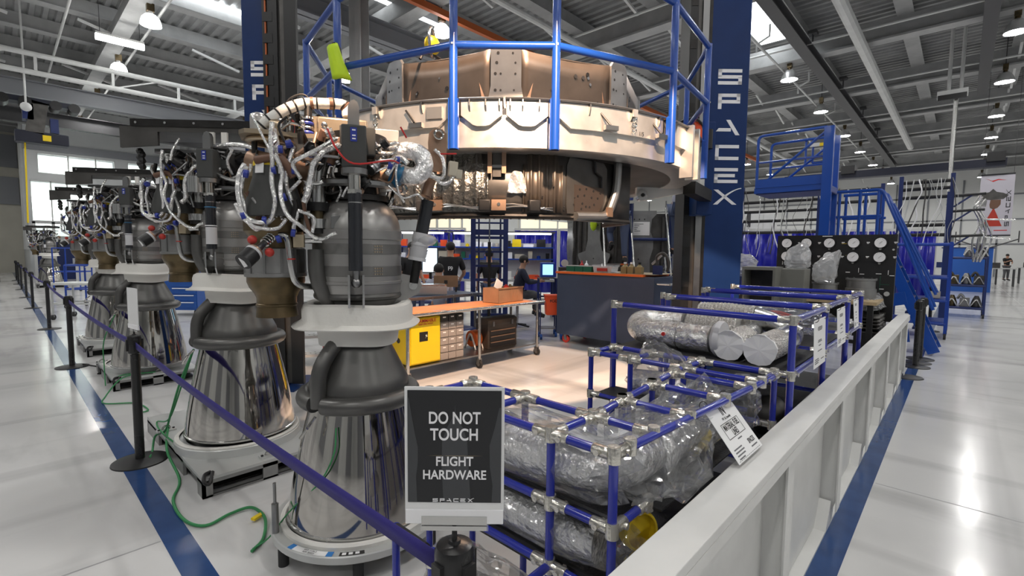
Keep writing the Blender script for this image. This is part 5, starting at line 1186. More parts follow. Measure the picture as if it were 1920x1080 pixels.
# sign on the first stanchion
def make_sign(loc, rz, label, full=True):
    t = thing('sign', label, 'sign', loc, rz)
    W_, H_ = .218, .279
    MB().span((-W_ / 2, -.003, 0), (W_ / 2, .003, H_)).build('acrylic_sheet', 'acrylic', t, smooth=False)
    MB().span((-W_ / 2, -.002, .002), (W_ / 2, .002, H_)).build('white_border', 'paper', t, smooth=False)
    o = Vector((0, -.0032, 0))
    MB().prism([(-.1025, .020), (.1025, .020), (.1025, .272), (-.1025, .272)], o, (1, 0, 0), (0, 0, 1), (0, .001, 0)).build('black_print', 'sign_black', t, smooth=False)
    y = -.0040
    def pp(poly, m, nm='print_shape'): MB().prism(poly, (0, y, 0), (1, 0, 0), (0, 0, 1), (0, .0006, 0)).build(nm, m, t, smooth=False)
    pp([(-.024, .021), (.036, .021), (.033, .07), (.030, .12), (.028, .16), (.018, .19), (.006, .21), (-.005, .21), (-.016, .19), (-.027, .16), (-.028, .10)], 'sign_grey'); pp([(-.0005, .209), (.0035, .209), (.0015, .24)], 'sign_grey')
    pp([(-.1025, .021), (-.082, .021), (-.084, .08), (-.080, .11), (-.080, .145), (-.088, .185), (-.1, .255), (-.1025, .255)], 'sign_grey'); pp([(.1025, .021), (.082, .021), (.084, .06), (.078, .10), (.077, .15), (.088, .19), (.098, .235), (.1025, .235)], 'sign_grey')
    pp([(-.06, .1265), (0, .1273), (.062, .1265), (0, .1257)], 'plate_gold')
    for s_, z, sz in (('DO NOT', .210, .037), ('TOUCH', .173, .037), ('FLIGHT', .113, .029), ('HARDWARE', .0825, .029)): text(s_, sz, 'sign_white', t, (.0, -.0044, z), (1, 0, 0), (0, 0, 1), bold=True, ext=.0003, name='sign_text', sx={'DO NOT': .76, 'TOUCH': .80}.get(s_, .87))
    for k, ch in enumerate('SPACEX'): letter(ch, .0115 if ch != 'P' else .0105, .0078, .0018, t, (-.042 + .0152 * k + (.001 if k > 4 else 0), -.0044, .026), (1, 0, 0), (0, 0, 1), 'sign_white', .0004, 'logo_letter')
    MB().span((-.108, -.006, -.028), (.108, .006, .004)).build('base_bar', 'sign_white', t, smooth=False, bevel=.001)
    MB().span((-.072, -.0085, -.029), (.072, -.006, -.010)).build('metal_clip', 'steel', t, smooth=False); MB().span((-.072, -.0085, -.042), (.072, .0, -.032)).build('metal_clip', 'steel', t, smooth=False); MB().span((-.075, -.004, -.045), (.075, .006, -.028)).build('clip_channel', 'acrylic', t, smooth=False)
    MB().cyl((.0, 0, -.075), (.0, 0, -.03), .006, 12).build('stem', 'black', t)
    MB().lathe([(0, .0), (.016, -.002), (.012, .008), (0, .01)], 16, c=(0, 0, -.075)).build('stem_base', 'black', t)
    return t
make_sign((.665, .79, 1.047), RZ, 'black DO NOT TOUCH flight hardware sign in a white acrylic holder')
make_sign((.665, 4.49, 1.047), math.radians(97), 'sign holder seen edge on as a tall white strip above a stanchion')
for i, (x, y) in enumerate(S[2:4]):
    pass
# ---------------------------------------------------------------- green straps on the floor
rope('long green strap looping over the floor across the blue line', [(.90, 4.75, .16), (.80, 4.3, .10), (.79, 3.9, .012), (.69, 3.6, .012), (.68, 3.29, .012), (.75, 3.13, .012), (.885, 3.163, .014), (.996, 3.154, .016), (1.02, 3.03, .02), (1.0, 2.9, .02), (.93, 2.75, .012), (.85, 2.68, .012)], .009)
tag(MB().box((.99, 3.0, .02), (.07, .03, .014), rz=.4).build('ratchet_tag', 'yellow'), 'yellow ratchet tag on the green strap beside the ring stand', 'strap tag')
rope('thin green cord hanging from the manifold clamp of the first engine', [(1.13, 2.27, .72), (1.10, 2.24, .60), (1.05, 2.3, .45), (.98, 2.5, .25), (.93, 2.66, .06), (.86, 2.70, .012)], .004)
rope('pair of green straps hanging from the second engine down to its pallet', [(.98, 4.22, .86), (.90, 4.3, .60), (.86, 4.42, .35), (.85, 4.6, .16), (.80, 4.7, .10), (.76, 4.6, .012), (.72, 4.45, .03)], .008)
rope('second green strap dropping beside the manifold of the second engine', [(.985, 4.25, .85), (.93, 4.4, .55), (.88, 4.6, .25), (.86, 4.95, .14), (.83, 4.6, .148), (.88, 4.0, .148), (.95, 3.95, .15)], .006)
rope('green strap coiled on the pallet of the third engine', [(.83, 6.95, .145), (.95, 7.0, .16), (1.2, 6.95, .15), (1.15, 6.98, .15), (.9, 6.9, .148), (.72, 6.7, .012), (.68, 6.4, .012), (.9, 6.2, .012), (.95, 5.85, .012), (.87, 5.8, .012)], .007)
rope('grey cable loops lying on the floor beside the third stanchion', [(.72, 8.7, .03), (.9, 8.3, .012), (.8, 8.0, .012), (.95, 8.2, .012), (1.0, 8.6, .02)], .01, 'rubber', 'cable', 'cable')
rope('green strap draped over the far side of the third engine', [(.93, 7.35, .86), (.82, 7.5, .5), (.80, 7.4, .2), (.78, 7.2, .02)], .006)
# ================================================================ work area under and behind the ring
def caster(parent, x, y, r=.055, z=0, m='rubber', top=None):
    w_ = MB().cyl((x - .018, y, z + r), (x + .018, y, z + r), r, 18).build('caster_wheel', m, parent)
    MB().cyl((x - .02, y, z + r), (x + .02, y, z + r), r * .45, 12).build('wheel_hub', 'alu_grey', w_)
    MB().span((x - .03, y - .02, z + r), (x - .022, y + .03, z + r * 2.3)).span((x + .022, y - .02, z + r), (x + .03, y + .03, z + r * 2.3)).span((x - .03, y - .02, z + r * 2.2), (x + .03, y + .03, z + r * 2.5)).build('caster_fork', 'alu_grey', parent, smooth=False)
wb = thing('workbench', 'long rolling steel workbench with orange top sheet under the ring', 'workbench', (0, 0, 0))
MB().span((3.28, 4.78, .83), (5.86, 5.48, .855)).build('steel_top', 'steel_dark', wb, smooth=False)
MB().tube([(3.28, 4.78, .842), (5.86, 4.78, .842)], .02, 12).build('edge_rail', 'steel', wb)
def mt(u, v): return Vector((3.29 + 2.5 * u, 4.81 + .64 * v, .858 + .004 * math.sin(u * 17 + v * 5) * (1 if v < .3 else .3)))
o = MB().grid(mt, 24, 6).build('orange_sheet', 'orange_top', wb); so = o.modifiers.new('thick', 'SOLIDIFY'); so.thickness = .003
for x in (3.33, 4.51, 5.75):
    for y in (4.83, 5.40):
        MB().cyl((x, y, .13), (x, y, .835), .022, 14).build('leg', 'steel' if y < 5 else 'steel_dark', wb); caster(wb, x, y)
MB().span((3.30, 4.82, .175), (5.80, 5.42, .195)).build('lower_shelf', 'steel_dark', wb, smooth=False)
fc = thing('flammables_cabinet', 'bright yellow flammables cabinet on the workbench lower shelf', 'cabinet', (3.62, 5.05, .195))
MB().span((-.235, -.18, .012), (.235, .22, .60)).build('body', 'yellow', fc, smooth=False, bevel=.006)
MB().span((-.225, -.192, .03), (.225, -.18, .585)).build('door', 'yellow', fc, smooth=False, bevel=.004)
MB().span((-.10, -.196, .30), (.03, -.19, .42)).build('door_latch', 'black', fc, smooth=False, bevel=.01); MB().ball((0.0, -.20, .37), .02, 12).cyl((0, -.2, .37), (-.02, -.205, .34), .008, 8).build('latch_knob', 'chrome', fc)
MB().span((-.05, -.1935, .45), (.09, -.1925, .51)).build('sticker', 'yellow_cap', fc, smooth=False)
text('FLAMMABLE', .058, 'red', fc, (0, -.1935, .555), (1, 0, 0), (0, 0, 1), bold=True, ext=.0005); text('KEEP FIRE AWAY', .03, 'red', fc, (0, -.1935, .515), (1, 0, 0), (0, 0, 1), bold=True, ext=.0005)
MB().torus((-.237, .06, .30), .028, .006, 20, 6, axis=(1, 0, 0)).cyl((-.24, .06, .30), (-.232, .06, .30), .024, 16).build('vent_cap', 'skin_dark', fc)
dr = thing('drawer_unit', 'small parts drawer unit, grey with a black top row, beside the yellow cabinet', 'drawer unit', (4.07, 5.06, .195))
MB().span((-.205, -.16, 0), (.205, .2, .60)).build('housing', 'drawer_grey', dr, smooth=False)
for r in range(6):
    for c in range(3):
        d = MB().box((-.134 + .134 * c, -.165, .05 + .1 * r), (.126, .02, .088)).build('drawer', 'black' if r == 5 else 'drawer_grey', dr, smooth=False, bevel=.004)
        if r: MB().box((-.134 + .134 * c, -.177, .068 + .1 * r), (.048, .004, .016)).build('drawer_label', 'paper', d, smooth=False)
rl = thing('cable_reel', 'orange cord reel on a white stand, under the workbench', 'cable reel', (4.75, 5.2, .195))
MB().cyl((-.06, 0, .15), (.06, 0, .15), .12, 24).build('cord_drum', 'orange', rl); MB().cyl((-.065, 0, .15), (.065, 0, .15), .035, 16).build('hub', 'skin_dark', rl)
for s_ in (-.075, .075): MB().tube(bend([(s_, -.12, .0), (s_, -.02, .22), (s_, .02, .22), (s_, .12, 0)], .04), .014, 8).build('stand_leg', 'white_paint', rl)
tb = thing('toolbox', 'dark brown portable tool chest with three silver drawer edges', 'toolbox', (5.13, 5.1, .195))
MB().span((-.31, -.12, 0), (.31, .14, .36)).build('chest', 'toolbox', tb, smooth=False, bevel=.01)
MB().prism([(-.12, .36), (.14, .36), (.14, .42), (.10, .45), (-.06, .45), (-.12, .42)], (-.31, 0, 0), (0, 1, 0), (0, 0, 1), (.62, 0, 0)).build('lid', 'toolbox', tb, smooth=False)
for k in range(3):
    d = MB().span((-.27, -.13, .03 + .085 * k), (.27, -.118, .10 + .085 * k)).build('drawer', 'black', tb, smooth=False); MB().span((-.26, -.135, .088 + .085 * k), (.26, -.128, .102 + .085 * k)).build('drawer_edge', 'copper_warm', d, smooth=False)
for s_ in (-.2, .2): MB().span((s_ - .02, -.13, .33), (s_ + .02, -.12, .40)).build('lid_latch', 'steel_dark', tb, smooth=False)
cb = thing('cardboard_box', 'open cardboard bin with papers and cans on the orange bench top', 'box', (5.28, 5.12, .863), .12)
bx = MB(); L_, W_, H_ = .62, .30, .22
bx.span((-L_ / 2, -W_ / 2, 0), (L_ / 2, -W_ / 2 + .006, H_)).span((-L_ / 2, W_ / 2 - .006, 0), (L_ / 2, W_ / 2, H_)).span((-L_ / 2, -W_ / 2, 0), (-L_ / 2 + .006, W_ / 2, H_)).span((L_ / 2 - .006, -W_ / 2, 0), (L_ / 2, W_ / 2, H_)).span((-L_ / 2, -W_ / 2, 0), (L_ / 2, W_ / 2, .006))
for k in range(5): bx.span((-.02 + .045 * k, -W_ / 2 - .004, .0), (-.014 + .045 * k, -W_ / 2, H_))
bx.build('carton', 'cardboard', cb, smooth=False)
MB().span((-L_ / 2 - .005, -W_ / 2 - .012, H_ - .012), (L_ / 2 + .005, -W_ / 2 - .002, H_ + .008)).build('carton_lip', 'cardboard', cb, smooth=False)
tag(MB().box((5.07, 5.02, 1.13), (.16, .012, .14), rz=.12, ry=.5).build('paper_card', 'paper', smooth=False), 'white card sticking up from the cardboard bin', 'card')
for i, (x, m_) in enumerate(((5.2, 'green_box'), (5.36, 'red_cap'), (5.45, 'bottle_tan'))):
    tag(MB().cyl((x, 5.14, .875), (x, 5.14, 1.10), .04, 14).cyl((x, 5.14, 1.10), (x, 5.14, 1.12), .02, 10).build('can', m_), ['dark green can in the cardboard bin', 'red can in the cardboard bin', 'tan can in the cardboard bin'][i], 'can')
t = thing('side_table', 'dark grey work table behind the orange bench', 'table', (0, 0, 0))
MB().span((3.4, 5.98, .88), (5.66, 6.7, .915)).build('table_top', 'cart_blue', t, smooth=False); MB().span((3.4, 5.96, .875), (5.66, 5.985, .92)).build('edge_trim', 'steel', t, smooth=False)
for x in (3.5, 5.55):
    for y in (6.05, 6.6): MB().cyl((x, y, 0), (x, y, .88), .025, 10).build('leg', 'steel_dark', t)
MB().span((3.45, 6.0, .3), (5.6, 6.65, .32)).build('lower_shelf', 'blue_dark', t, smooth=False)
t = thing('instrument_box', 'white and steel instrument case on the dark grey table', 'case', (4.75, 6.35, .915), -.5)
MB().box((0, 0, .07), (.62, .3, .14)).build('case', 'alu_box', t, smooth=False, bevel=.008); MB().box((0.05, 0, .155), (.5, .26, .03)).build('lid', 'steel', t, smooth=False)
t = thing('wooden_crate_panel', 'brown wooden board standing behind the instrument case', 'board', (5.3, 6.55, 1.0), -.7)
MB().span((-.2, -.01, 0), (.22, .01, .2)).build('board', 'cardboard', t, smooth=False); MB().span((-.02, -.014, .06), (.04, -.01, .12)).build('board_mark', 'skin_dark', t, smooth=False)
MB().span((-.19, -.0, -.085), (-.16, .02, 0)).span((.17, 0, -.085), (.2, .02, 0)).build('board_foot', 'skin_dark', t, smooth=False)
# ---------------------------------------------------------------- blue grey cart box
ct = thing('tool_cart', 'big blue grey box cart with orange rim and red casters', 'cart', (0, 0, 0))
MB().span((6.85, 3.42, .16), (7.7, 5.30, 1.25)).build('body', 'cart_blue', ct, smooth=False, bevel=.008)
MB().span((6.83, 3.60, 1.25), (7.72, 5.32, 1.285)).build('orange_rim', 'orange', ct, smooth=False); MB().span((6.90, 3.45, 1.285), (7.66, 5.27, 1.29)).build('top_mat', 'tan_panel', ct, smooth=False)
MB().cyl((6.9, 3.42, 1.15), (6.9, 3.2, 1.15), .015, 8).cyl((7.6, 3.42, 1.15), (7.6, 3.2, 1.15), .015, 8).cyl((6.9, 3.2, 1.15), (7.6, 3.2, 1.15), .018, 10).build('push_handle', 'steel', ct)
for x, y in ((6.95, 5.15), (7.55, 5.15), (6.95, 3.6), (7.55, 3.6)): caster(ct, x, y, .075, 0, 'red_cap')
zt = 1.29
for i, (y, m_) in enumerate(((5.08, 'green_box'), (4.90, 'green_box'), (4.72, 'green_box'))):
    t = thing('green_bin', ['dark green parts bin, left one on the cart top', 'dark green parts bin, middle one on the cart top', 'dark green parts bin, right one on the cart top'][i], 'bin', (7.02, y, zt))
    MB().span((-.08, -.085, 0), (.08, .085, .10)).build('bin_body', m_, t, smooth=False); MB().span((-.083, -.088, .092), (.083, .088, .106)).build('bin_rim', 'alu_box', t, smooth=False)
t = thing('squeeze_bottle', 'small red squeeze bottle by the green bins', 'bottle', (7.18, 5.0, zt)); MB().lathe([(0, 0), (.035, 0), (.035, .12), (.012, .15), (.01, .19), (0, .19)], 14).build('body', 'red', t)
t = thing('squeeze_bottle', 'small white squeeze bottle by the green bins', 'bottle', (7.18, 4.9, zt)); MB().lathe([(0, 0), (.035, 0), (.035, .12), (.012, .15), (.01, .19), (0, .19)], 14).build('body', 'sign_white', t)
t = thing('storage_tub', 'clear plastic tub with lid on the cart top', 'tub', (7.05, 4.42, zt)); MB().box((0, 0, .05), (.2, .34, .10), taper=1.08).build('tub', 'paper_shade', t, smooth=False); MB().box((0, 0, .115), (.24, .4, .03)).build('lid', 'acrylic', t, smooth=False); MB().box((-.11, 0, .05), (.01, .2, .05)).build('tub_label', 'red_cap', t, smooth=False)
for i, y in enumerate((4.02, 3.90, 3.76)):
    t = thing('jug', ['tan jug with white cap on the cart top, left of three', 'tan jug with white cap on the cart top, middle of three', 'tan jug with black cap on the cart top, right of three'][i], 'jug', (7.0, y, zt))
    MB().box((0, 0, .055), (.10, .10, .11)).lathe([(.05, .11), (.03, .135), (.02, .14), (.02, .16), (0, .16)], 14).build('jug_body', 'bottle_tan', t); MB().cyl((0, 0, .155), (0, 0, .185), .024, 12).build('jug_cap', 'black' if i == 2 else 'sign_white', t)
t = thing('vise', 'small grey clamp tool with curved black arm at the cart end', 'clamp', (7.1, 3.5, zt)); MB().box((0, 0, .07), (.1, .12, .14)).build('base', 'blue_dark', t, smooth=False); MB().tube(spline([(0, 0, .14), (0, .02, .28), (0, -.1, .33), (0, -.18, .2), (0, -.16, .05)], 6), .022, 10).build('arm', 'skin_dark', t); MB().beam((0, .1, .16), (0, -.06, .30), .02, .03).build('lever', 'steel', t)
sheet('crumpled_paper', 'white paper scrap between the tub and the jugs', 'paper', [(6.95, 4.25, zt + .01), (6.95, 4.12, zt + .012), (7.1, 4.12, zt + .014), (7.1, 4.25, zt + .012)], 'paper', .01)
# monitor cart and red bin
t = thing('monitor_cart', 'small blue wheeled stand with a glowing blue screen', 'cart', (7.25, 5.85, 0), -.8)
for x in (-.17, .17):
    for y in (-.14, .14): MB().cyl((x, y, .06), (x, y, 1.12), .014, 8).build('leg', 'blue_dark', t); MB().cyl((x - .02, y, .05), (x + .02, y, .05), .05, 14).build('caster_wheel', 'strap_blue', t)
for z in (.15, .7, 1.12): MB().span((-.18, -.15, z), (.18, .15, z + .015)).build('shelf', 'steel_dark', t, smooth=False)
t = thing('test_monitor', 'boxy blue monitor with a white cyan screen', 'monitor', (7.25, 5.85, 1.135), -.8)
MB().box((0, 0, .15), (.28, .2, .28)).build('housing', 'blue_paint', t, smooth=False, bevel=.01); MB().box((0, -.102, .155), (.20, .006, .20)).build('screen', 'screen_blue', t, smooth=False); MB().box((-.2, -.05, .02), (.09, .05, .03)).build('red_knob_box', 'red_cap', t, smooth=False)
t = thing('meter_box', 'dark green meter with round dial beside the blue monitor', 'meter', (7.45, 5.6, 1.0), -.8); MB().box((0, 0, .17), (.2, .16, .34)).build('case', 'skin_dark', t, smooth=False); MB().cyl((0, -.085, .42), (0, -.07, .42), .07, 18).build('dial', 'alu_box', t); MB().cyl((0, 0, 0), (0, 0, -1.0), .03, 8).build('stand_post', 'steel_dark', t)
t = thing('waste_bin', 'hanging orange red FOD bin beside the blue grey cart', 'bin', (6.98, 5.52, .48), -.75)
MB().box((0, 0, .17), (.22, .22, .36), taper=1.15).build('bin', 'orange_bin', t, smooth=False, bevel=.01); MB().box((0, 0, .35), (.28, .28, .02)).build('rim', 'orange_bin', t, smooth=False); text('FOD', .07, 'ink', t, (.02, -.127, .25), (1, 0, 0), (0, 0, 1), bold=True)
MB().span((-.2, .12, -.44), (-.18, .14, .42)).span((.18, .12, -.44), (.2, .14, .42)).span((-.2, .12, .3), (.2, .14, .33)).span((-.2, -.05, -.45), (-.18, .3, -.43)).build('bin_stand', 'blue_dark', t, smooth=False)
for s_ in (-.19, .19): MB().cyl((s_ - .02, 0, -.43), (s_ + .02, 0, -.43), .05, 14).build('caster_wheel', 'strap_blue', t)
# ---------------------------------------------------------------- blue lift frame
t = thing('lift_frame', 'tall blue steel ladder frame standing behind the bench', 'lift frame', (6.22, 6.4, 0), RZ)
for x in (-.30, .30): MB().box((x, 0, 1.35), (.09, .07, 2.7)).build('frame_post', 'blue_dark', t, smooth=False)
for x in (-.20, .20): MB().box((x, .05, 1.35), (.03, .03, 2.7)).build('inner_post', 'blue_dark', t, smooth=False)
for z, h in ((2.15, .03), (1.98, .10), (1.88, .05), (1.62, .03), (1.36, .04), (1.10, .05), (.8, .03), (.45, .05), (.1, .08)): MB().box((0, .0, z), (.60, .05, h)).build('crossbar', 'blue_dark', t, smooth=False)
MB().cyl((0, -.04, .3), (0, -.04, 1.8), .03, 12).build('lift_ram', 'black', t); MB().cyl((0, -.04, 1.8), (0, -.04, 2.4), .014, 10).build('ram_rod', 'steel', t)
# ---------------------------------------------------------------- second thrust structure and its ladders
S2 = (10.17, 5.6, 0)
t2 = thing('drum_structure', 'dark grey drum structure with riveted gusset plates, standing behind the cart', 'rocket thrust structure', S2, RZ)
MB().lathe([(1.50, .35), (1.52, 1.2), (1.50, 2.42), (1.46, 2.42), (1.46, .35), (1.50, .35)], 40).build('drum_shell', 'skin_dark', t2)
MB().lathe([(1.45, .0), (1.6, .0), (1.6, .35), (1.45, .35)], 40).build('support_skirt', 'girder_grey', t2)
for d, m_ in ((-82, 0), (-47, 1), (-11.5, 0), (24, 1), (60, 0)):
    o = pol(1.56, d, 0); r = pol(1, d, 0); tg = Vector((-r.y, r.x, 0))
    if not m_: poly = [(-.30, .6), (.30, .6), (.24, 1.0), (.22, 1.5), (.28, 1.72), (.28, 1.9), (.22, 2.05), (.24, 2.3), (.33, 2.40), (.33, 2.47), (-.33, 2.47), (-.33, 2.40), (-.24, 2.3), (-.22, 2.05), (-.28, 1.9), (-.28, 1.72), (-.22, 1.5), (-.24, 1.0)]
    else: poly = [(-.1, .6), (.12, .6), (.2, 1.1), (.42, 1.55), (.42, 1.60), (.22, 1.66), (.16, 1.9), (.16, 2.45), (-.16, 2.45), (-.16, 1.9), (-.22, 1.66), (-.42, 1.6), (-.42, 1.55), (-.2, 1.1)]
    gp = MB().prism(poly, o, tg, (0, 0, 1), -r * .03).build('gusset_plate', 'alu_grey', t2, smooth=False)
    for x, z in ((-.1, 2.3), (0, 2.3), (.1, 2.3), (-.1, 2.2), (.1, 2.2), (0, 1.5), (-.06, 1.1), (.06, 1.1)): c = o + tg * x + Vector((0, 0, z)); MB().cyl(c, c + r * .003, .014, 8).build('bolt_hole', 'black', gp, smooth=False)
    for k in range(3): q = pol(1.53, d + 9 + 9 * k, 0); MB().beam(q + Vector((0, 0, .5)), q + Vector((0, 0, 2.35)), .05, .05).build('shell_rib', 'skin_dark', t2, smooth=False)
o = pol(1.575, -11.5, 0); r = pol(1, -11.5, 0); tg = Vector((-r.y, r.x, 0))
lb = tag(MB().prism([(-.12, 1.98), (.20, 1.98), (.20, 2.25), (-.12, 2.25)], (0, 0, 0), tg, (0, 0, 1), r * .004).build('document_label', 'paper', t2, smooth=False), 'white printed sheet')
for k, w_ in enumerate((.18, .10, .07, .05, .12)): MB().prism([(-.1, 2.20 - .035 * k), (-.1 + w_, 2.20 - .035 * k), (-.1 + w_, 2.212 - .035 * k), (-.1, 2.212 - .035 * k)], r * .005, tg, (0, 0, 1), r * .001).build('print_line', 'ink_grey', lb, smooth=False)
lb.location = o
tag(MB().ball((8.52, 5.66, 2.22), .12, 12, (.6, .6, 1.2)).build('lime_cloth', 'lime'), 'lime cloth hung on the dark drum structure, just below the ring skirt', 'cloth')
def stepladder(label, loc, rz, h, nst, m='steel', wd=.55, run=.55):
    t = thing('step_ladder', label, 'ladder', loc, rz)
    for x in (-wd / 2, wd / 2): MB().cyl((x, -run, 0), (x, 0, h), .022, 8).build('side_rail', m, t); MB().cyl((x, -run * .9, .9), (x, .05, h + .95), .018, 8).build('hand_rail', m, t); MB().cyl((x, .25, 0), (x, 0, h), .02, 8).build('rear_leg', m, t)
    for k in range(nst):
        f = (k + 1) / nst; s_ = MB().box((0, -run * (1 - f), h * f), (wd, .2, .03)).build('tread', 'steel_dark', t, smooth=False); MB().box((wd * .25, -run * (1 - f) - .102, h * f), (.14, .006, .032)).build('tread_stripe', 'orange', s_, smooth=False)
    return t
stepladder('grey step ladder with orange marked treads, under the climbing worker in navy trousers', (8.35, 5.0, 0), RZ, 1.4, 5)
stepladder('grey step ladder with orange marked treads beside the blue lift column', (9.0, 4.0, 0), RZ, 1.55, 6)
t = thing('blue_rail_frame', 'blue pipe handrail standing before the grey drum structure', 'handrail', (8.75, 4.72, 0), RZ)
for x in (-.18, .62): MB().cyl((x, 0, 0), (x, 0, 2.6), .04, 10).build('rail_post', 'blue_dark', t)
MB().cyl((.62, 0, 2.6), (1.3, 0, 2.62), .035, 10).build('top_rail', 'blue_dark', t); MB().cyl((-.18, 0, 1.9), (1.3, 0, 1.9), .03, 10).build('mid_rail', 'blue_dark', t)
# ---------------------------------------------------------------- people
def person(name, label, loc, rz, J, skin='skin', shirt='shirt_black', legs='jeans', hair=True, sleeves='short', ext=None):
    """J: joint positions in metres (x right, y back, z up); grows one continuous skinned body, clothing as children"""
    V = []; E_ = []; Rr = []
    def add(p, r, par=None):
        V.append(p); Rr.append(r)
        if par is not None: E_.append((par, len(V) - 1))
        return len(V) - 1
    L3 = lambda a, b, t: tuple(a[i] + (b[i] - a[i]) * t for i in range(3))
    pel = add(J['pelvis'], .13); wa = add(L3(J['pelvis'], J['chest'], .45), .115, pel); ch = add(J['chest'], .135, wa); nk = add(J['neck'], .055, ch); hb = add(L3(J['neck'], J['head'], .6), .07, nk); hd = add(J['head'], .085, hb); ht = add(tuple(Vector(J['head']) + (Vector(J['head']) - Vector(J['neck'])).normalized() * .09), .06, hd)
    arms = {}
    for s in 'LR':
        sh = add(J['sh' + s], .062, ch); ua = add(L3(J['sh' + s], J['el' + s], .5), .048, sh); el = add(J['el' + s], .042, ua); wr = add(J['wr' + s], .028, el)
        dv = (Vector(J['wr' + s]) - Vector(J['el' + s])).normalized(); hn = add(tuple(Vector(J['wr' + s]) + dv * .07), .033, wr); side = dv.cross(Vector((0, 1, .2))).normalized()
        for k, ln in enumerate((.07, .08, .075, .06)):
            b_ = Vector(J['wr' + s]) + dv * .09 + side * (.024 - .016 * k); f1 = add(tuple(b_), .010, hn); add(tuple(b_ + dv * ln * .8 + Vector((0, -.018, -.012))), .008, f1)
        th = add(tuple(Vector(J['wr' + s]) + dv * .05 + side * .045), .011, hn); add(tuple(Vector(J['wr' + s]) + dv * .085 + side * .058), .009, th)
        hp = add(J['hip' + s], .095, pel); tm = add(L3(J['hip' + s], J['kn' + s], .5), .085, hp); kn = add(J['kn' + s], .06, tm); cf = add(L3(J['kn' + s], J['an' + s], .35), .058, kn); an = add(J['an' + s], .04, cf); add(J['to' + s], .035, an)
    def skinned(nm, V, E_, Rr, m, parent, lvl=1):
        me = bpy.data.meshes.new(nm); me.from_pydata(V, E_, []); me.materials.append(M[m]); o = bpy.data.objects.new(nm, me); COL.objects.link(o)
        sk = o.modifiers.new('skin', 'SKIN'); sk.use_smooth_shade = True
        for i, r in enumerate(Rr): me.skin_vertices[0].data[i].radius = (r, r)
        me.skin_vertices[0].data[0].use_root = True
        sb = o.modifiers.new('sub', 'SUBSURF'); sb.levels = lvl; sb.render_levels = lvl
        if parent: o.parent = parent
        return o
    body = skinned(name, V, E_, Rr, skin, None); body.location = loc; body.rotation_euler = (0, 0, rz); tag(body, label, 'person')
    def chain(nm, pts, m): # pts: (pos, r, parent index)
        return skinned(nm, [p[0] for p in pts], [(p[2], i) for i, p in enumerate(pts) if p[2] is not None], [p[1] for p in pts], m, body)
    sl = .95 if sleeves == 'short' else 1.0
    sp = [(J['pelvis'], .152, None), (L3(J['pelvis'], J['chest'], .45), .142, 0), (J['chest'], .165, 1), (L3(J['chest'], J['neck'], .75), .085, 2)]
    for s in 'LR':
        sp.append((J['sh' + s], .082, 2)); sp.append((L3(J['sh' + s], J['el' + s], .85), .062, len(sp) - 1))
        if sleeves == 'long': sp.append((J['el' + s], .056, len(sp) - 1)); sp.append((L3(J['el' + s], J['wr' + s], .95), .042, len(sp) - 1))
    chain('shirt', sp, shirt)
    tp = [(J['pelvis'], .14, None)]
    for s in 'LR':
        tp.append((J['hip' + s], .112, 0)); tp.append((L3(J['hip' + s], J['kn' + s], .5), .10, len(tp) - 1)); tp.append((J['kn' + s], .076, len(tp) - 1)); tp.append((L3(J['kn' + s], J['an' + s], .9), .062, len(tp) - 1))
    chain('trousers', tp, legs)
    for s in 'LR':
        a, b = Vector(J['an' + s]), Vector(J['to' + s]); d = (b - a); MB().ball(tuple(a + d * .45 + Vector((0, 0, -.01))), .055, 12, (1, 1, .8)).tube([tuple(a - d * .25), tuple(a + d * .3), tuple(b + d * .15)], .05, 10, rs=[.045, .052, .042]).build('shoe', 'black', body)
    H = Vector(J['head']); up = (H - Vector(J['neck'])).normalized(); face = Vector(J.get('face', (0, -1, 0)))
    MB().ball(tuple(H + up * .045 - face * .022), .104, 16, (.92, .98, .95)).build('hair', 'hair', body)
    sd = up.cross(face).normalized()
    for k in (-1, 1):
        MB().ball(tuple(H + face * .085 + sd * .034 * k + up * .01), .011, 8).build('eye', 'ink', body); MB().ball(tuple(H + sd * .088 * k), .024, 8, (.5, 1, 1.3)).build('ear', skin, body)
    MB().ball(tuple(H + face * .10 - up * .018), .016, 8, (.8, 1.2, 1.2)).build('nose', skin, body); MB().ball(tuple(H + face * .088 - up * .055), .02, 8, (1.3, .5, .4)).build('mouth', 'red_cap', body)
    return body
def standing(h=1.76, spread=.1, lean=0, armL=None, armR=None):
    k = h / 1.76; J = dict(pelvis=(0, 0, .95), chest=(0, -lean * .6, 1.32), neck=(0, -lean * .85, 1.50), head=(0, -lean * 1.2 - .015, 1.64), shL=(-.19, -lean * .7, 1.43), shR=(.19, -lean * .7, 1.43), hipL=(-.10, 0, .90), hipR=(.10, 0, .90), knL=(-spread, -.02, .49), knR=(spread, -.02, .49), anL=(-spread - .01, .02, .08), anR=(spread + .01, .02, .08), toL=(-spread - .03, -.14, .04), toR=(spread + .03, -.14, .04))
    J.update(elL=(-.26, -.02 - lean * .6, 1.16), wrL=(-.24, -.12 - lean, .95), elR=(.26, -.02 - lean * .6, 1.16), wrR=(.24, -.12 - lean, .95))
    if armL: J['elL'], J['wrL'] = armL
    if armR: J['elR'], J['wrR'] = armR
    return {a: tuple(c * k for c in b) if a != 'face' else b for a, b in J.items()}
BACK = RZ + PI       # facing away from the viewer
p1 = person('person', 'person with back turned in a black T-shirt reading F9 at the workbenches', (6.2, 7.5, 0), BACK, standing(1.80, armL=((-.27, -.05, 1.16), (-.18, -.26, 1.05)), armR=((.27, -.05, 1.16), (.2, -.24, 1.0))))
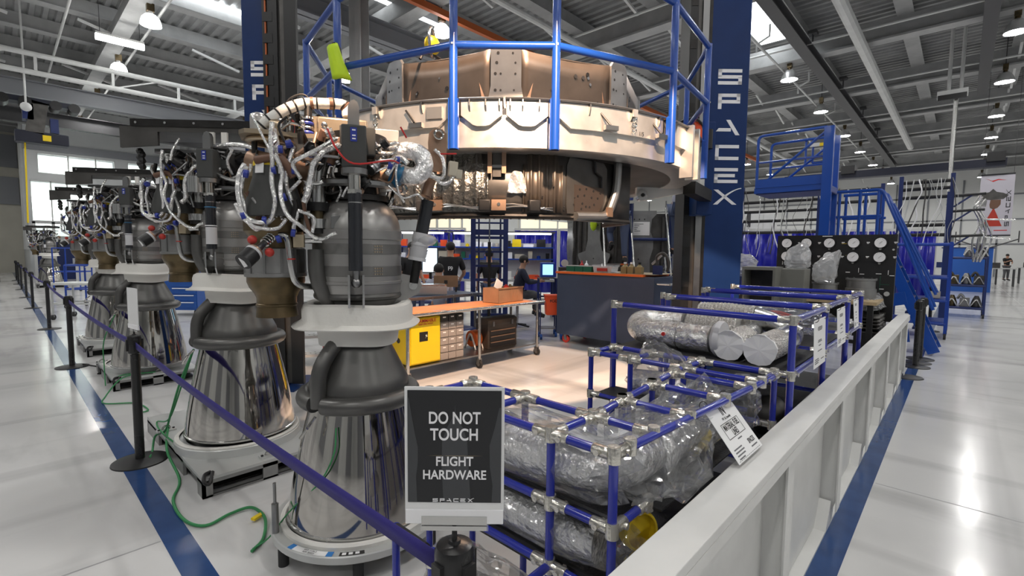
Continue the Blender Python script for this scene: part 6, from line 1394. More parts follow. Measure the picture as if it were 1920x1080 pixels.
text('F9', .11, 'sign_white', p1, (-.02, .178, 1.28), (-1, 0, 0), (0, 0, 1), bold=True, ext=.001, name='shirt_print', spacing=.9)
person('person', 'person in black shirt looking down beside the wrapped strut', (5.55, 8.05, 0), RZ + .9, {**standing(1.78, lean=.12), 'face': (0, -.9, -.4)})
SIT = dict(pelvis=(0, 0, .50), chest=(0, -.06, .88), neck=(0, -.10, 1.06), head=(0, -.14, 1.20), shL=(-.18, -.08, .99), shR=(.18, -.08, .99), elL=(-.23, -.2, .76), wrL=(-.15, -.42, .78), elR=(.23, -.2, .76), wrR=(.15, -.42, .78), hipL=(-.1, -.03, .47), hipR=(.1, -.03, .47), knL=(-.13, -.44, .50), knR=(.13, -.44, .50), anL=(-.13, -.40, .08), anR=(.13, -.40, .08), toL=(-.14, -.55, .04), toR=(.14, -.55, .04))
person('person', 'person in black with long hair seen through the blue lift frame', (7.25, 7.45, 0), RZ + PI + .3, standing(1.66, lean=.05))
SITC = {k: (v[0], v[1], v[2] + .22) for k, v in SIT.items()}
person('person', 'person in dark clothes sitting on a stool right of the blue lift frame', (7.6, 6.95, 0), RZ + PI * .55, SITC, legs='trousers_grey', shirt='shirt_navy', sleeves='long')
person('person', 'seated person in striped shirt beside the bright tall screen', (5.5, 6.98, 0), RZ + PI + .2, {k: (v[0], v[1], v[2] + .06) for k, v in SIT.items()}, shirt='shirt_stripe', sleeves='long', legs='trousers_grey')
def stool(label, loc, h, m='black'):
    t = thing('stool', label, 'stool', loc); MB().cyl((0, 0, h - .06), (0, 0, h), .19, 20).build('seat', m, t); MB().cyl((0, 0, .08), (0, 0, h - .06), .03, 12).build('column', 'steel', t)
    for k in range(5): a = k * 1.2566; MB().beam((0, 0, .08), (.28 * math.cos(a), .28 * math.sin(a), .03), .04, .03).build('foot', 'black', t, smooth=False)
    return t
stool('black stool under the person in dark clothes', (7.6, 6.95, 0), .58); stool('black stool under the person in striped shirt', (5.5, 6.98, 0), .42)
cl = dict(standing(1.78, lean=.25, armL=((-.22, -.3, 1.4), (-.1, -.45, 1.55)), armR=((.32, -.25, 1.42), (.42, -.42, 1.34)))); cl.update(knR=(.13, -.30, .62), anR=(.13, -.08, .38), toR=(.14, -.2, .30))
person('person', 'worker in navy trousers climbing a ladder with back turned, half behind the ring', (8.28, 4.9, 1.41), BACK, cl, shirt='shirt_navy')
cl2 = dict(standing(1.78, lean=.15, armL=((-.30, -.30, 1.40), (-.38, -.42, 1.22)), armR=((.28, -.3, 1.35), (.2, -.5, 1.45)))); cl2.update(knL=(-.16, -.2, .55), anL=(-.12, .0, .2), toL=(-.12, -.14, .15))
w2 = person('person', 'worker in blue jeans and light shirt up a ladder, partly hidden by the lift column', (9.08, 4.12, 1.58), RZ + PI * .5, cl2, shirt='shirt_stripe', sleeves='long')
person('person', 'person standing far off in the aisle in black shirt and grey trousers', (47.5, -2.25, 0), RZ - .2, standing(1.82, armR=((.24, -.1, 1.2), (.1, -.28, 1.15)), armL=((-.22, -.1, 1.2), (-.05, -.25, 1.3))), legs='trousers_grey')
# ---------------------------------------------------------------- workstations behind the bench
R = random.Random(21)
def station(label, loc, rz=RZ):
    t = thing('workstation', label, 'workstation', loc, rz)
    MB().span((-.65, -.35, .88), (.65, .35, .93)).build('desk_top', 'alu_box', t, smooth=False)
    for x in (-.62, .62):
        MB().span((x - .025, .28, 0), (x + .025, .33, 2.1)).build('upright', 'blue_dark', t, smooth=False); MB().span((x - .025, -.33, 0), (x + .025, -.28, .88)).build('leg', 'blue_dark', t, smooth=False)
    for z in (1.42, 1.72): MB().span((-.64, .0, z), (.64, .32, z + .03)).build('shelf', 'blue_paint', t, smooth=False)
    MB().span((-.64, .30, .95), (.64, .32, 1.85)).build('back_panel', 'paper_shade', t, smooth=False)
    MB().span((-.55, -.25, 2.06), (.55, -.12, 2.10)).build('task_light', 'task_lamp', t, smooth=False); MB().span((-.65, -.28, 2.10), (.65, .32, 2.13)).build('canopy', 'steel_dark', t, smooth=False)
    MB().span((-.63, -.3, .3), (.63, .3, .33)).build('lower_shelf', 'blue_dark', t, smooth=False); return t
WS = [(7.45, 10.1, 0), (8.37, 9.1, 0), (9.30, 8.12, 0), (6.55, 11.15, 0)]
WL = ['lit blue workstation behind the F9 T-shirt person', 'lit blue workstation behind the blue lift frame', 'lit blue workstation beyond the seated dark person', 'lit blue workstation behind the black wrapped strut']
WSH = ['workstation behind the F9 shirt', 'workstation behind the lift frame', 'workstation past the seated person', 'workstation behind the wrapped strut']
fwd = Vector((.73, .683, 0)); rgt = Vector((.684, -.73, 0))
n_items = 0
for (x, y, z), l, lsh in zip(WS, WL, WSH):
    station(l, (x, y, z))
    for sh, (zz, dy) in enumerate(((.93, -.1), (1.45, .15), (1.75, .15))):
        xx = -.60
        while xx < .48:
            wd = R.uniform(.08, .26); h = R.uniform(.06, .20); m_ = R.choice(('sign_white', 'sign_white', 'paper', 'orange_bin', 'blue_paint', 'yellow', 'alu_box', 'green_box', 'black', 'beige_box', 'red_cap'))
            p = Vector((x, y, 0)) + rgt * (xx + wd / 2) + fwd * dy
            kind = R.choice(('box', 'box', 'tub', 'jar'))
            nm = {'box': 'storage_box', 'tub': 'parts_tub', 'jar': 'jar'}[kind]; cn = {'sign_white': 'white', 'paper': 'white', 'orange_bin': 'red orange', 'blue_paint': 'blue', 'yellow': 'yellow', 'alu_box': 'silver', 'green_box': 'green', 'black': 'black', 'beige_box': 'beige', 'red_cap': 'dark red'}[m_]
            b = MB()
            if kind == 'box': b.box((p.x, p.y, zz + h / 2 + .001), (wd, .16, h), rz=RZ)
            elif kind == 'tub': b.box((p.x, p.y, zz + h / 2 + .001), (wd * .8, .16, h), rz=RZ, taper=1.15)
            else: b.lathe([(0, 0), (min(.05, wd / 2), 0), (min(.05, wd / 2), h * .8), (.02, h), (0, h)], 12, c=(p.x, p.y, zz + .001))
            lab = '%s %s on the %s, %s' % (cn, {'box': 'box', 'tub': 'tub', 'jar': 'jar'}[kind], ('desk', 'lower shelf', 'upper shelf')[sh], lsh)
            tag(b.build(nm, m_, smooth=(kind == 'jar')), lab, {'box': 'box', 'tub': 'tub', 'jar': 'jar'}[kind], 'items: ' + lab); xx += wd + R.uniform(.03, .12)
def monitor(label, loc, rz, wd, h, m='screen', portrait=False):
    t = thing('computer_monitor', label, 'monitor', loc, rz); MB().box((0, 0, .25 + h / 2), (wd, .04, h)).build('bezel', 'black', t, smooth=False); MB().box((0, -.022, .25 + h / 2), (wd - .04, .006, h - .04)).build('screen', m, t, smooth=False)
    MB().box((0, .02, .13), (.05, .04, .26)).box((0, 0, .008), (.22, .18, .016)).build('stand', 'black', t, smooth=False)
monitor('bright white portrait screen beside the F9 person', (6.0, 7.9, .93), RZ - .15, .34, .52)
monitor('small lit screen behind the looking down person', (6.25, 9.05, .90), RZ, .4, .3, 'screen_blue')
t = thing('desk', 'desk carrying the bright portrait screen', 'desk', (5.95, 8.0, 0), RZ); MB().span((-.35, -.25, .88), (.35, .35, .93)).build('desk_top', 'alu_box', t, smooth=False)
for x in (-.3, .3): MB().span((x - .02, -.2, 0), (x + .02, .3, .88)).build('leg', 'blue_dark', t, smooth=False)
t = thing('desk', 'desk under the small lit screen', 'desk', (6.25, 9.05, 0), RZ); MB().span((-.35, -.25, .85), (.35, .35, .9)).build('desk_top', 'alu_box', t, smooth=False)
for x in (-.3, .3): MB().span((x - .02, -.2, 0), (x + .02, .3, .85)).build('leg', 'blue_dark', t, smooth=False)
# blue welding curtains on white frames
CV = [(11.2, 10.4, 12.0, 9.3), (12.05, 9.25, 12.95, 8.15), (14.7, 5.0, 15.8, 3.75), (15.85, 3.7, 16.75, 2.75), (16.6, 2.6, 17.0, 1.6), (17.0, 1.55, 17.4, .55), (9.2, 12.6, 10.1, 11.5)]
CL_ = ['blue welding curtain panel left of the drum structure, outer one', 'blue welding curtain panel just left of the drum structure', 'blue welding curtain panel right of the lift column', 'blue welding curtain panel behind the black gauge board', 'blue welding curtain panel behind the blue stairs', 'blue welding curtain panel at the aisle side of the blue stairs', 'blue welding curtain behind the lit workstations']
for (x0, y0, x1, y1), l in zip(CV, CL_):
    t = thing('welding_curtain', l, 'curtain', (0, 0, 0)); a, b = Vector((x0, y0, 0)), Vector((x1, y1, 0)); n_ = (b - a).cross(Vector((0, 0, 1))).normalized()
    o = MB().grid(lambda u, v: a.lerp(b, u) + n_ * .04 * math.sin(u * 28) + Vector((0, 0, .35 + 1.95 * v)), 36, 1).build('curtain_sheet', 'blue_curtain', t); so = o.modifiers.new('thick', 'SOLIDIFY'); so.thickness = .004
    MB().beam(a + Vector((0, 0, 2.34)), b + Vector((0, 0, 2.34)), .05, .06).build('curtain_frame', 'white_paint', t, smooth=False)
    for q in (a, b): MB().beam(q, q + Vector((0, 0, 2.36)), .05, .05).build('frame_post', 'white_paint', t, smooth=False)
# ================================================================ right rear: gauge board, platform, stairs, racks
gp = thing('gauge_board', 'tall black control board with ten round white pressure gauges', 'gauge board', (8.0, 0, 0))  # background coordinates worked out offline from image pixels at assumed depths
MB().span((-.03, .63, .75), (.05, 2.03, 1.90)).build('panel', 'black', gp, smooth=False)
MB().span((.05, .70, 0), (.12, .76, 1.9)).span((.05, 1.9, 0), (.12, 1.96, 1.9)).span((.05, .7, .4), (.10, 1.96, .45)).build('panel_frame', 'girder_grey', gp, smooth=False)
for r, z in enumerate((1.79, 1.60)):
    for c, y in enumerate((.80, 1.09, 1.37, 1.65, 1.90)):
        g = MB().cyl((-.035, y, z), (-.06, y, z), .078, 28); g = g.build('gauge', 'black_satin', gp)
        MB().cyl((-.058, y, z), (-.063, y, z), .064, 28).build('dial', 'sign_white', g); MB().cyl((-.035, y, z - .085), (-.055, y, z - .07), .014, 8).build('port', 'alu_box', g)
        MB().beam((-.065, y - .02, z + .02), (-.065, y + .012, z - .012), .005, .002).build('needle', 'ink', g, smooth=False)
        for k in range(5): a = -.8 + k * .4 + PI / 2; MB().box((-.0645, y + .05 * math.cos(a), z + .05 * math.sin(a)), (.001, .005, .005)).build('tick_mark', 'ink', g, smooth=False)
        MB().span((-.032, y - .175, z + .0), (-.0305, y - .14, z + .012)).span((-.032, y - .165, z - .012), (-.0305, y - .145, z - .006)).build('print_label', 'paper', gp, smooth=False)
for k, (y, z, w_, h, m_) in enumerate(((1.2, 1.78, .06, .004, 'yellow'), (1.15, 1.62, .05, .004, 'yellow'), (1.13, 1.22, .004, .2, 'yellow'), (1.07, 1.27, .1, .004, 'yellow'), (1.04, 1.29, .004, .04, 'yellow'), (1.09, 1.10, .1, .004, 'yellow'), (.78, 1.25, .004, .2, 'green_box'), (.73, 1.24, .1, .004, 'green_box'), (1.02, 1.42, .006, .06, 'paper'), (.98, 1.37, .05, .008, 'paper'), (.70, 1.40, .006, .06, 'paper'), (.66, 1.36, .05, .008, 'paper'), (.80, 1.38, .06, .008, 'paper'), (1.14, 1.39, .05, .01, 'paper'), (.76, 1.18, .05, .01, 'paper'), (1.95, 1.5, .006, .05, 'paper'), (1.4, 1.885, .12, .010, 'paper'), (1.88, 1.44, .06, .006, 'paper'), (1.5, 1.40, .05, .008, 'paper'))):
    MB().span((-.0325, y - w_ / 2, z - h / 2), (-.0305, y + w_ / 2, z + h / 2)).build('schematic_line', m_, gp, smooth=False)
for y, z in ((.70, 1.12), (1.0, 1.0), (.66, 1.70)): MB().cyl((-.03, y, z), (-.07, y, z), .03 if z < 1.5 else .012, 16).build('regulator_knob', 'alu_box', gp)
# table with metal rings and cases
t = thing('wood_table', 'pale wooden topped table before the gauge board', 'table', (0, 0, 0))
MB().span((7.15, .72, 1.02), (7.85, 1.75, 1.06)).build('table_top', 'wood', t, smooth=False)
for x in (7.2, 7.8):
    for y in (.78, 1.7): MB().span((x - .03, y - .03, 0), (x + .03, y + .03, 1.02)).build('leg', 'black', t, smooth=False)
def ringpart(label, c, r, h, m, lid=None):
    t = thing('flanged_ring', label, 'metal ring', c); MB().lathe([(r * .8, 0), (r, 0), (r, h * .5), (r * .92, h * .52), (r * .92, h * .9), (r, h * .92), (r, h), (r * .8, h), (r * .8, 0)], 32).build('ring_body', m, t)
    for k in range(10): a = k * .628; MB().cyl((r * .96 * math.cos(a), r * .96 * math.sin(a), h), (r * .96 * math.cos(a), r * .96 * math.sin(a), h + .008), .01, 6).build('bolt', 'steel_dark', t)
ringpart('wide flanged steel ring at the aisle end of the wooden table', (7.70, .95, 1.06), .17, .26, 'alu_grey')
ringpart('steel ring under the pointed clear bag on the wooden table', (7.42, 1.30, 1.06), .15, .2, 'alu_grey')
bag('milky bag with a pointed top on the steel ring', (7.41, 1.31, 1.40), (.13, .14, .16), 31, 'plastic_film_milky', tail=(.0, -.08, .16), amp=.3)
bag('milky bag with a pointed top on the grey steel cabinet', (7.15, 1.57, 1.55), (.12, .15, .12), 32, 'plastic_film_milky', tail=(.0, -.03, .16), amp=.3)
t = thing('grey_cabinet', 'grey steel cabinet standing left of the wooden table', 'cabinet', (0, 0, 0))
MB().span((6.98, 1.45, .3), (7.3, 1.79, 1.44)).build('body', 'grey_cab', t, smooth=False, bevel=.01); MB().span((7.0, 1.47, 0), (7.28, 1.77, .3)).build('plinth', 'black', t, smooth=False)
t = thing('open_case', 'grey open fronted equipment case left of the grey cabinet', 'case', (0, 0, 0))
cs = MB(); cs.span((6.72, 1.72, .5), (7.08, 1.75, 1.46)).span((6.72, 2.09, .5), (7.08, 2.12, 1.46)).span((6.72, 1.75, 1.42), (7.08, 2.09, 1.46)).span((6.72, 1.75, .5), (7.08, 2.09, .54)).span((7.05, 1.75, .54), (7.08, 2.09, 1.42)); cs.build('shell', 'grey_cab', t, smooth=False)
MB().span((7.0, 1.75, .54), (7.04, 2.09, 1.42)).build('dark_inner', 'skin_dark', t, smooth=False)
for y in (1.76, 2.08): MB().span((6.74, y - .02, 0), (7.06, y + .02, .5)).build('leg', 'black', t, smooth=False)
t = thing('sampler_machine', 'black bench machine with white disc and yellow knob by the lift column', 'machine', (6.55, 2.25, 0))
MB().span((-.2, -.15, .0), (.2, .2, 1.1)).build('pedestal', 'skin_dark', t, smooth=False); MB().lathe([(0, 0), (.12, 0), (.12, .015), (0, .015)], 24, c=(0, 0, 1.30)).build('white_disc', 'sign_white', t); MB().cyl((0, 0, 1.1), (0, 0, 1.45), .025, 10).build('spindle', 'black', t); MB().cyl((-.05, 0, 1.1), (-.05, 0, 1.22), .04, 14).build('yellow_knob', 'yellow', t)
for s_ in (-.13, .13): MB().box((0, s_, 1.16), (.1, .06, .12), ry=.3).build('side_gauge', 'alu_box', t, smooth=False)
for k in (0, 1): tag(MB().cyl((6.62 + .05 * k, 2.2 - .06 * k, 1.09), (6.2 + .05 * k, 2.2 - .1 * k, 2.2), .012, 6).build('brace_cable', 'black'), ['black stay cable by the lift column, upper one', 'black stay cable by the lift column, lower one'][k], 'cable')
bag('large milky bag heaped beside the lift column at the rear', (8.4, 2.75, 1.45), (.22, .3, .18), 33, 'plastic_film_milky', amp=.4)
t = thing('side_bench', 'blue bench carrying the milky bag beside the lift column', 'bench', (8.45, 2.8, 0)); MB().span((-.35, -.5, 1.2), (.35, .5, 1.27)).build('bench_top', 'blue_dark', t, smooth=False)
for x in (-.3, .3):
    for y in (-.45, .45): MB().span((x - .03, y - .03, 0), (x + .03, y + .03, 1.2)).build('leg', 'blue_dark', t, smooth=False)
t = thing('notice_card', 'white paper notice fixed above the milky bag', 'notice', (8.75, 3.02, 1.9), -.8); MB().box((0, 0, 0), (.18, .01, .15)).build('card', 'paper', t, smooth=False); MB().beam((0, .02, -.65), (0, .02, .1), .02, .02).build('card_post', 'blue_dark', t, smooth=False)
# stacked black trays with white film
for k in range(5):
    o = MB().grid(lambda u, v: Vector((7.4 + .75 * u, .70 + .28 * v, .66 + .05 * k + .012 * math.sin(u * 30 + k))), 30, 2).build('wavy_tray', 'skin_dark'); so = o.modifiers.new('thick', 'SOLIDIFY'); so.thickness = .016
    tag(o, 'black wavy tray, %s of the stack beside the barrier' % ('lowest', 'second from bottom', 'middle', 'second from top', 'topmost')[k], 'tray', 'stacked trays')
t = thing('tray_stand', 'low dark stand under the stacked black trays', 'stand', (7.78, .84, 0)); MB().span((-.38, -.14, .60), (.38, .14, .645)).build('stand_top', 'black', t, smooth=False)
for x in (-.34, .34): MB().span((x - .03, -.12, 0), (x + .03, .12, .6)).build('stand_leg', 'black', t, smooth=False)
bag('white plastic film bunched on the stacked black trays', (7.72, .84, .99), (.34, .13, .08), 34, 'plastic_film_milky', tail=(.1, -.02, .08), amp=.4)
# ---------------------------------------------------------------- blue mezzanine ladder
pf = thing('work_platform', 'blue steel work platform high on a post with railings, right of the lift column', 'platform', (0, 0, 0))
xa, xb, ya, yb, zp = 10.0, 10.9, 1.80, 2.97, 2.78
MB().span((xa, ya, zp), (xb, yb + .03, zp + .10)).build('platform_deck', 'blue_rail', pf, smooth=False); MB().span((xa - .01, ya, zp + .10), (xa + .02, yb, zp + .26)).build('toe_board', 'blue_rail', pf, smooth=False); MB().span((xa + .02, ya, zp - .02), (xb, yb, zp)).build('deck_underside', 'blue_dark', pf, smooth=False)
for x, y0 in ((xa, 1.80), (xb, 1.86)): MB().span((x - .05, y0 - .06, .8 if x < 10.5 else 0), (x + .05, y0 + .09, 3.86)).build('mast', 'blue_rail', pf, smooth=False)
MB().span((xa - .05, 1.74, 0), (xa + .05, 1.90, .8)).build('mast', 'blue_rail', pf, smooth=False)
for x in (xa + .02, xb - .02):
    MB().tube(bend([(x, yb, zp + .1), (x, yb, 3.86), (x, 1.86, 3.86)], .1), .026, 10).build('guard_rail', 'blue_rail', pf); MB().cyl((x, yb, 3.36), (x, 1.86, 3.36), .02, 8).build('mid_rail', 'blue_rail', pf)
    MB().cyl((x, yb - .08, zp + .15), (x, 1.86, 3.8), .024, 8).build('diagonal_brace', 'blue_rail', pf)
MB().cyl((xb, 2.36, 3.4), (xb, 2.36, 3.86), .02, 8).cyl((xb, 2.24, 3.4), (xb, 2.24, 3.86), .02, 8).build('gate_bar', 'blue_rail', pf); MB().cyl((xb, 2.24, 3.4), (xb, 1.9, 3.4), .02, 8).build('gate_rail', 'blue_rail', pf)
MB().span((xb - .06, 1.95, 3.70), (xb - .05, 2.12, 3.76)).build('yellow_sticker', 'yellow', pf, smooth=False); MB().span((xb - .06, 2.12, 3.70), (xb - .05, 2.28, 3.77)).build('warning_sticker', 'alu_box', pf, smooth=False)
st = thing('access_stairs', 'blue steel access stairs with handrails beside the gauge board', 'stairs', (0, 0, 0))
for x in (10.3, 10.95):
    MB().tube(bend([(x, 1.70, 2.74), (x, 1.05, 2.74), (x, .78, 2.05), (x, .30, .75)], .08), .028, 10).build('hand_rail', 'blue_rail', st); MB().cyl((x, 1.70, 2.3), (x, 1.05, 2.3), .022, 8).build('mid_rail', 'blue_rail', st)
    for y in (1.66, 1.36, 1.10): MB().cyl((x, y, 1.9), (x, y, 2.74), .024, 8).build('rail_post', 'blue_rail', st)
    MB().beam((x, 1.05, 1.92), (x, .25, .05), .05, .16).build('stringer', 'blue_rail', st, smooth=False); MB().cyl((x, .95, 2.55), (x, .28, 1.0), .02, 8).build('mid_rail', 'blue_rail', st)
    for y in (1.66, 1.1): MB().span((x - .04, y - .04, 0), (x + .04, y + .04, 1.9)).build('support_post', 'blue_rail', st, smooth=False)
MB().span((10.27, 1.05, 1.88), (10.98, 1.72, 1.94)).build('landing', 'blue_rail', st, smooth=False)
for k in range(7): MB().box((10.62, .97 - .105 * k, 1.68 - .25 * k), (.64, .2, .03)).build('tread', 'blue_dark', st, smooth=False)
for i, (y0, y1, z) in enumerate(((.62, .82, .9), (.55, .9, .30))): MB().beam((9.9, y1, z), (9.9, y0, z + .05), .05, .2).build('side_brace', 'blue_rail', st, smooth=False)
# blue trolley with shelves behind the stairs
def shelf_cart(label, loc, w_, d, h, shelves, items, seed, m='blue_dark', tall_=0):
    t = thing('shelf_cart', label, 'cart', loc); R = random.Random(seed)
    for x in (-d / 2, d / 2):
        for y in (-w_ / 2, w_ / 2): MB().span((x - .025, y - .025, .08), (x + .025, y + .025, h)).build('cart_post', m, t, smooth=False); MB().cyl((x, y - .02, .06), (x, y + .02, .06), .06, 14).build('caster_wheel', 'rubber', t)
    for z in shelves: MB().span((-d / 2, -w_ / 2, z), (d / 2, w_ / 2, z + .03)).build('shelf', m, t, smooth=False); MB().cyl((-d / 2, -w_ / 2, z), (-d / 2, w_ / 2, z), .03, 8).build('shelf_edge', m, t)
    return t
shelf_cart('blue shelf cart with engine parts in the aisle side under the banner', (18.0, -.06, 0), .84, .9, 1.62, (.25, .85, 1.58), 8, 4)
shelf_cart('blue shelf cart behind the stairs with white tubs', (13.0, .72, 0), 1.1, .9, 1.9, (.3, .75, 1.2, 1.85), 8, 5, 'blue_paint')
R = random.Random(5)
for i in range(9):
    z = (.88, .88, .88, .28, .28, .28, 1.61, 1.61, .88)[i]; y = -.36 + .24 * (i % 3) + R.uniform(-.03, .03); p = (17.75 + .2 * (i == 8), y, z)
    t = thing('engine_part', '%s engine part, item %s on the aisle shelf cart' % (('black', 'steel', 'brown')[i % 3], ('at the left of the middle shelf', 'mid middle shelf', 'right of the middle shelf', 'left of the bottom shelf', 'mid bottom shelf', 'right of the bottom shelf', 'left on top', 'mid top', 'rear of the middle shelf')[i]), 'part', p)
    b = MB().lathe([(0, 0), (.09, 0), (.11, .08), (.08, .2), (.04, .3), (0, .3)], 16) if i % 2 else MB().box((0, 0, .12), (.2, .2, .24)).tube(spline([(0, 0, .2), (0, .08, .32), (0, .15, .2)], 5), .03, 8)
    b.build('part_body', ('skin_dark', 'steel_dark', 'bronze')[i % 3], t); MB().tube(spline([(-.12, -.1, .02), (-.13, 0, .2), (-.12, .1, .05)], 5), .02, 8).build('part_hose', 'steel', t)
for i in range(5):
    tag(MB().box((12.75, .36 + .19 * i, 1.29 if i % 2 else .86), (.2, .16, .12)).build('white_tub', 'sign_white' if i % 2 else 'beige_box', smooth=False), '%s tub on the cart behind the stairs, %s from the aisle side' % ('white' if i % 2 else 'beige', ('first', 'second', 'third', 'fourth', 'fifth')[i]), 'tub')
# harness racks with black bars and hanging wires
def harness(label, loc, wd, z0, z1, bars, nw, seed, post='blue_dark'):
    t = thing('harness_rack', label, 'harness rack', loc); R = random.Random(seed)
    for y in (-wd / 2, wd / 2): MB().span((-.04, y - .04, 0), (.04, y + .04, z1 + .12)).build('rack_post', post, t, smooth=False)
    for z in bars: MB().cyl((0, -wd / 2, z), (0, wd / 2, z), .04, 8).build('rack_bar', 'black', t)
    for k in range(nw):
        y = R.uniform(-wd / 2, wd / 2); P3 = [(-.06, y, z1 + .02)]; z = z1
        while z > z0: z -= R.uniform(.25, .4); y += R.uniform(-.12, .12); P3.append((-.06 + R.uniform(-.04, .03), y, z))
        MB().tube(spline(P3, 4), R.choice((.005, .008, .014)), 6).build('hanging_wire', R.choice(('foil_smooth', 'sign_white', 'skin_dark', 'alu_box')), t)
    return t
harness('black barred rack of hanging wire harnesses between stairs and banner', (15, .72, 0), .92, 2.1, 3.4, (2.12, 2.35, 3.0, 3.2, 3.36), 12, 1)
harness('black barred wire harness rack seen under the blue platform', (13.9, 3.55, 0), 1.8, 1.9, 3.3, (2.2, 2.5, 2.75, 3.0, 3.28), 18, 2)
harness('narrow black barred wire rack behind the stair landing', (15.2, 2.1, 0), 1.1, 1.9, 3.3, (2.1, 2.6, 3.0, 3.3), 10, 3)
t = thing('harness_arm_rack', 'blue post with long black arms holding bent silver tubes under the banner', 'harness rack', (15, .22, 0))
for z in (3.0, 2.65, 2.08): MB().cyl((0, 0, z), (0, -.52, z + .02), .03, 8).build('arm', 'black', t); MB().cyl((0, 0, z - .25), (0, -.3, z), .02, 8).build('arm_brace', 'blue_dark', t)
for k in range(6):
    y = -.42 - .05 * (k % 3); MB().tube(spline([(0, y, 3.0 - .05 * k), (0, y + .08, 2.7), (0, y - .03, 2.4), (0, y + .06 - .04 * k, 2.0), (0, y + .02, 1.5)], 5), .018, 8).build('silver_tube', 'steel', t)
MB().tube(bend([(0, -.45, 2.6), (0, -.5, 2.45), (0, -1.0, 2.42)], .06), .02, 8).tube(bend([(0, -.45, 2.3), (0, -.55, 2.05), (0, -.95, 2.0)], .06), .02, 8).build('bent_tube', 'foil_smooth', t)
MB().span((-.05, .02, 0), (.05, .12, 3.1)).build('rack_post', 'blue_dark', t, smooth=False); MB().span((.1, -.05, 0), (.3, .12, 2.1)).build('grey_column', 'alu_box', t, smooth=False)
# banner
bn = thing('banner', 'hanging lilac white banner with a red rocket engine and vertical dark lettering', 'banner', (26, -.80, 3.58), -PI / 2)
MB().span((-.46, -.006, -1.18), (.46, .006, 1.18)).build('fabric', 'banner_white', bn, smooth=False)
def bp(poly, m, nm): MB().prism(poly, (0, -.007, 0), (1, 0, 0), (0, 0, 1), (0, -.004, 0)).build(nm, m, bn, smooth=False)
bp([(-.46, 1.12), (.46, 1.12), (.46, 1.18), (-.46, 1.18)], 'banner_dark', 'top_hem'); bp([(-.46, -1.18), (.46, -1.18), (.46, -1.12), (-.46, -1.12)], 'banner_dark', 'bottom_hem')
cone = [(-.07, -.14), (-.16, -.38), (-.26, -.62), (-.33, -.80), (.21, -.80), (.14, -.62), (.06, -.38), (-.03, -.14)]; bp(cone, 'engine_red', 'printed_nozzle')
bp([(-.15, -.10), (-.07, -.15), (-.03, -.15), (.06, -.10), (.13, .02), (.13, .2), (-.15, .2), (-.17, .02)], 'brown_hose', 'printed_chamber')
bp([(-.42, .25), (-.15, .2), (.2, .22), (.33, .36), (.18, .45), (.0, .5), (-.1, .62), (-.2, .5), (-.4, .46)], 'skin_dark', 'printed_powerhead'); bp([(-.40, -.05), (-.26, -.05), (-.24, .2), (-.42, .22)], 'steel_dark', 'printed_turbopump')
bp([(-.33, 1.03), (-.15, .92), (.02, .98), (.24, .92), (.02, .94), (-.12, .88)], 'red', 'printed_flash'); bp([(.0, -.97), (.36, -.97), (.36, -.94), (.0, -.94)], 'red', 'printed_caption')
for k, ch in enumerate('SPACEX'): letter(ch, .17, .12, .024, bn, (.33 if k < 5 else .325, -.008, -.72 + .235 * k), (0, 0, 1), (-1, 0, 0), 'banner_dark', .004, 'banner_letter')
for x in (-.42, .42): MB().cyl((x, 0, 1.18), (x, 0, 5.62), .006, 5).build('banner_cord', 'girder_grey', bn)
# lockers, far cabinets and the small far tables
t = thing('storage_locker', 'white wall of storage lockers behind the lift column', 'locker', (19.8, 6.0, 0), -.75)
MB().box((0, 0, 1.65), (1.7, .6, 3.3)).build('locker_body', 'white_steel', t, smooth=False)
for k in range(3): MB().box((-.55 + .55 * k, -.31, 2.6), (.5, .02, 1.1)).build('locker_door', 'white_paint', t, smooth=False)
MB().box((-.28, -.325, 2.9), (.14, .01, .5)).build('vent_grille', 'girder_grey', t, smooth=False)
t = thing('blue_bin_cabinet', 'bright blue cabinet in the far aisle below the banner', 'cabinet', (31, -.1, 0)); MB().span((-.4, -.9, 0), (.4, .8, 2.0)).build('body', 'strap_blue', t, smooth=False); MB().span((-.42, -.95, 2.0), (.42, .85, 2.05)).build('top', 'blue_dark', t, smooth=False)
for i, (x, y) in enumerate(((38, -1.5), (40, -.9), (43, -3.2), (36, .6))):
    t = thing('far_table', ('small far grey worktable beyond the banner, first', 'small far grey worktable beyond the banner, second', 'small far worktable near the far person', 'small far worktable in front of the white wall')[i], 'table', (x, y, 0)); MB().span((-.4, -.7, .95), (.4, .7, 1.0)).build('table_top', 'alu_box', t, smooth=False)
    for a in (-.35, .35):
        for b_ in (-.6, .6): MB().span((a - .03, b_ - .03, 0), (a + .03, b_ + .03, .95)).build('leg', 'girder_grey', t, smooth=False)
    MB().box((0, .2, 1.15), (.3, .5, .3)).build('equipment', 'blue_dark' if i % 2 else 'skin_dark', t, smooth=False)
t = thing('sprayer_mast', 'far thin mast with two spread arms in front of the white wall', 'mast', (42, -1.0, 0)); MB().cyl((0, 0, 0), (0, 0, 2.2), .06, 8).build('mast_pole', 'girder_grey', t)
for s_ in (-1, 1): MB().cyl((0, 0, 2.1), (0, s_ * 1.4, 2.7), .04, 6).build('mast_arm', 'girder_grey', t); MB().cyl((0, s_ * 1.4, 2.5), (0, s_ * 1.4, 3.2), .03, 6).build('arm_tip', 'girder_grey', t)
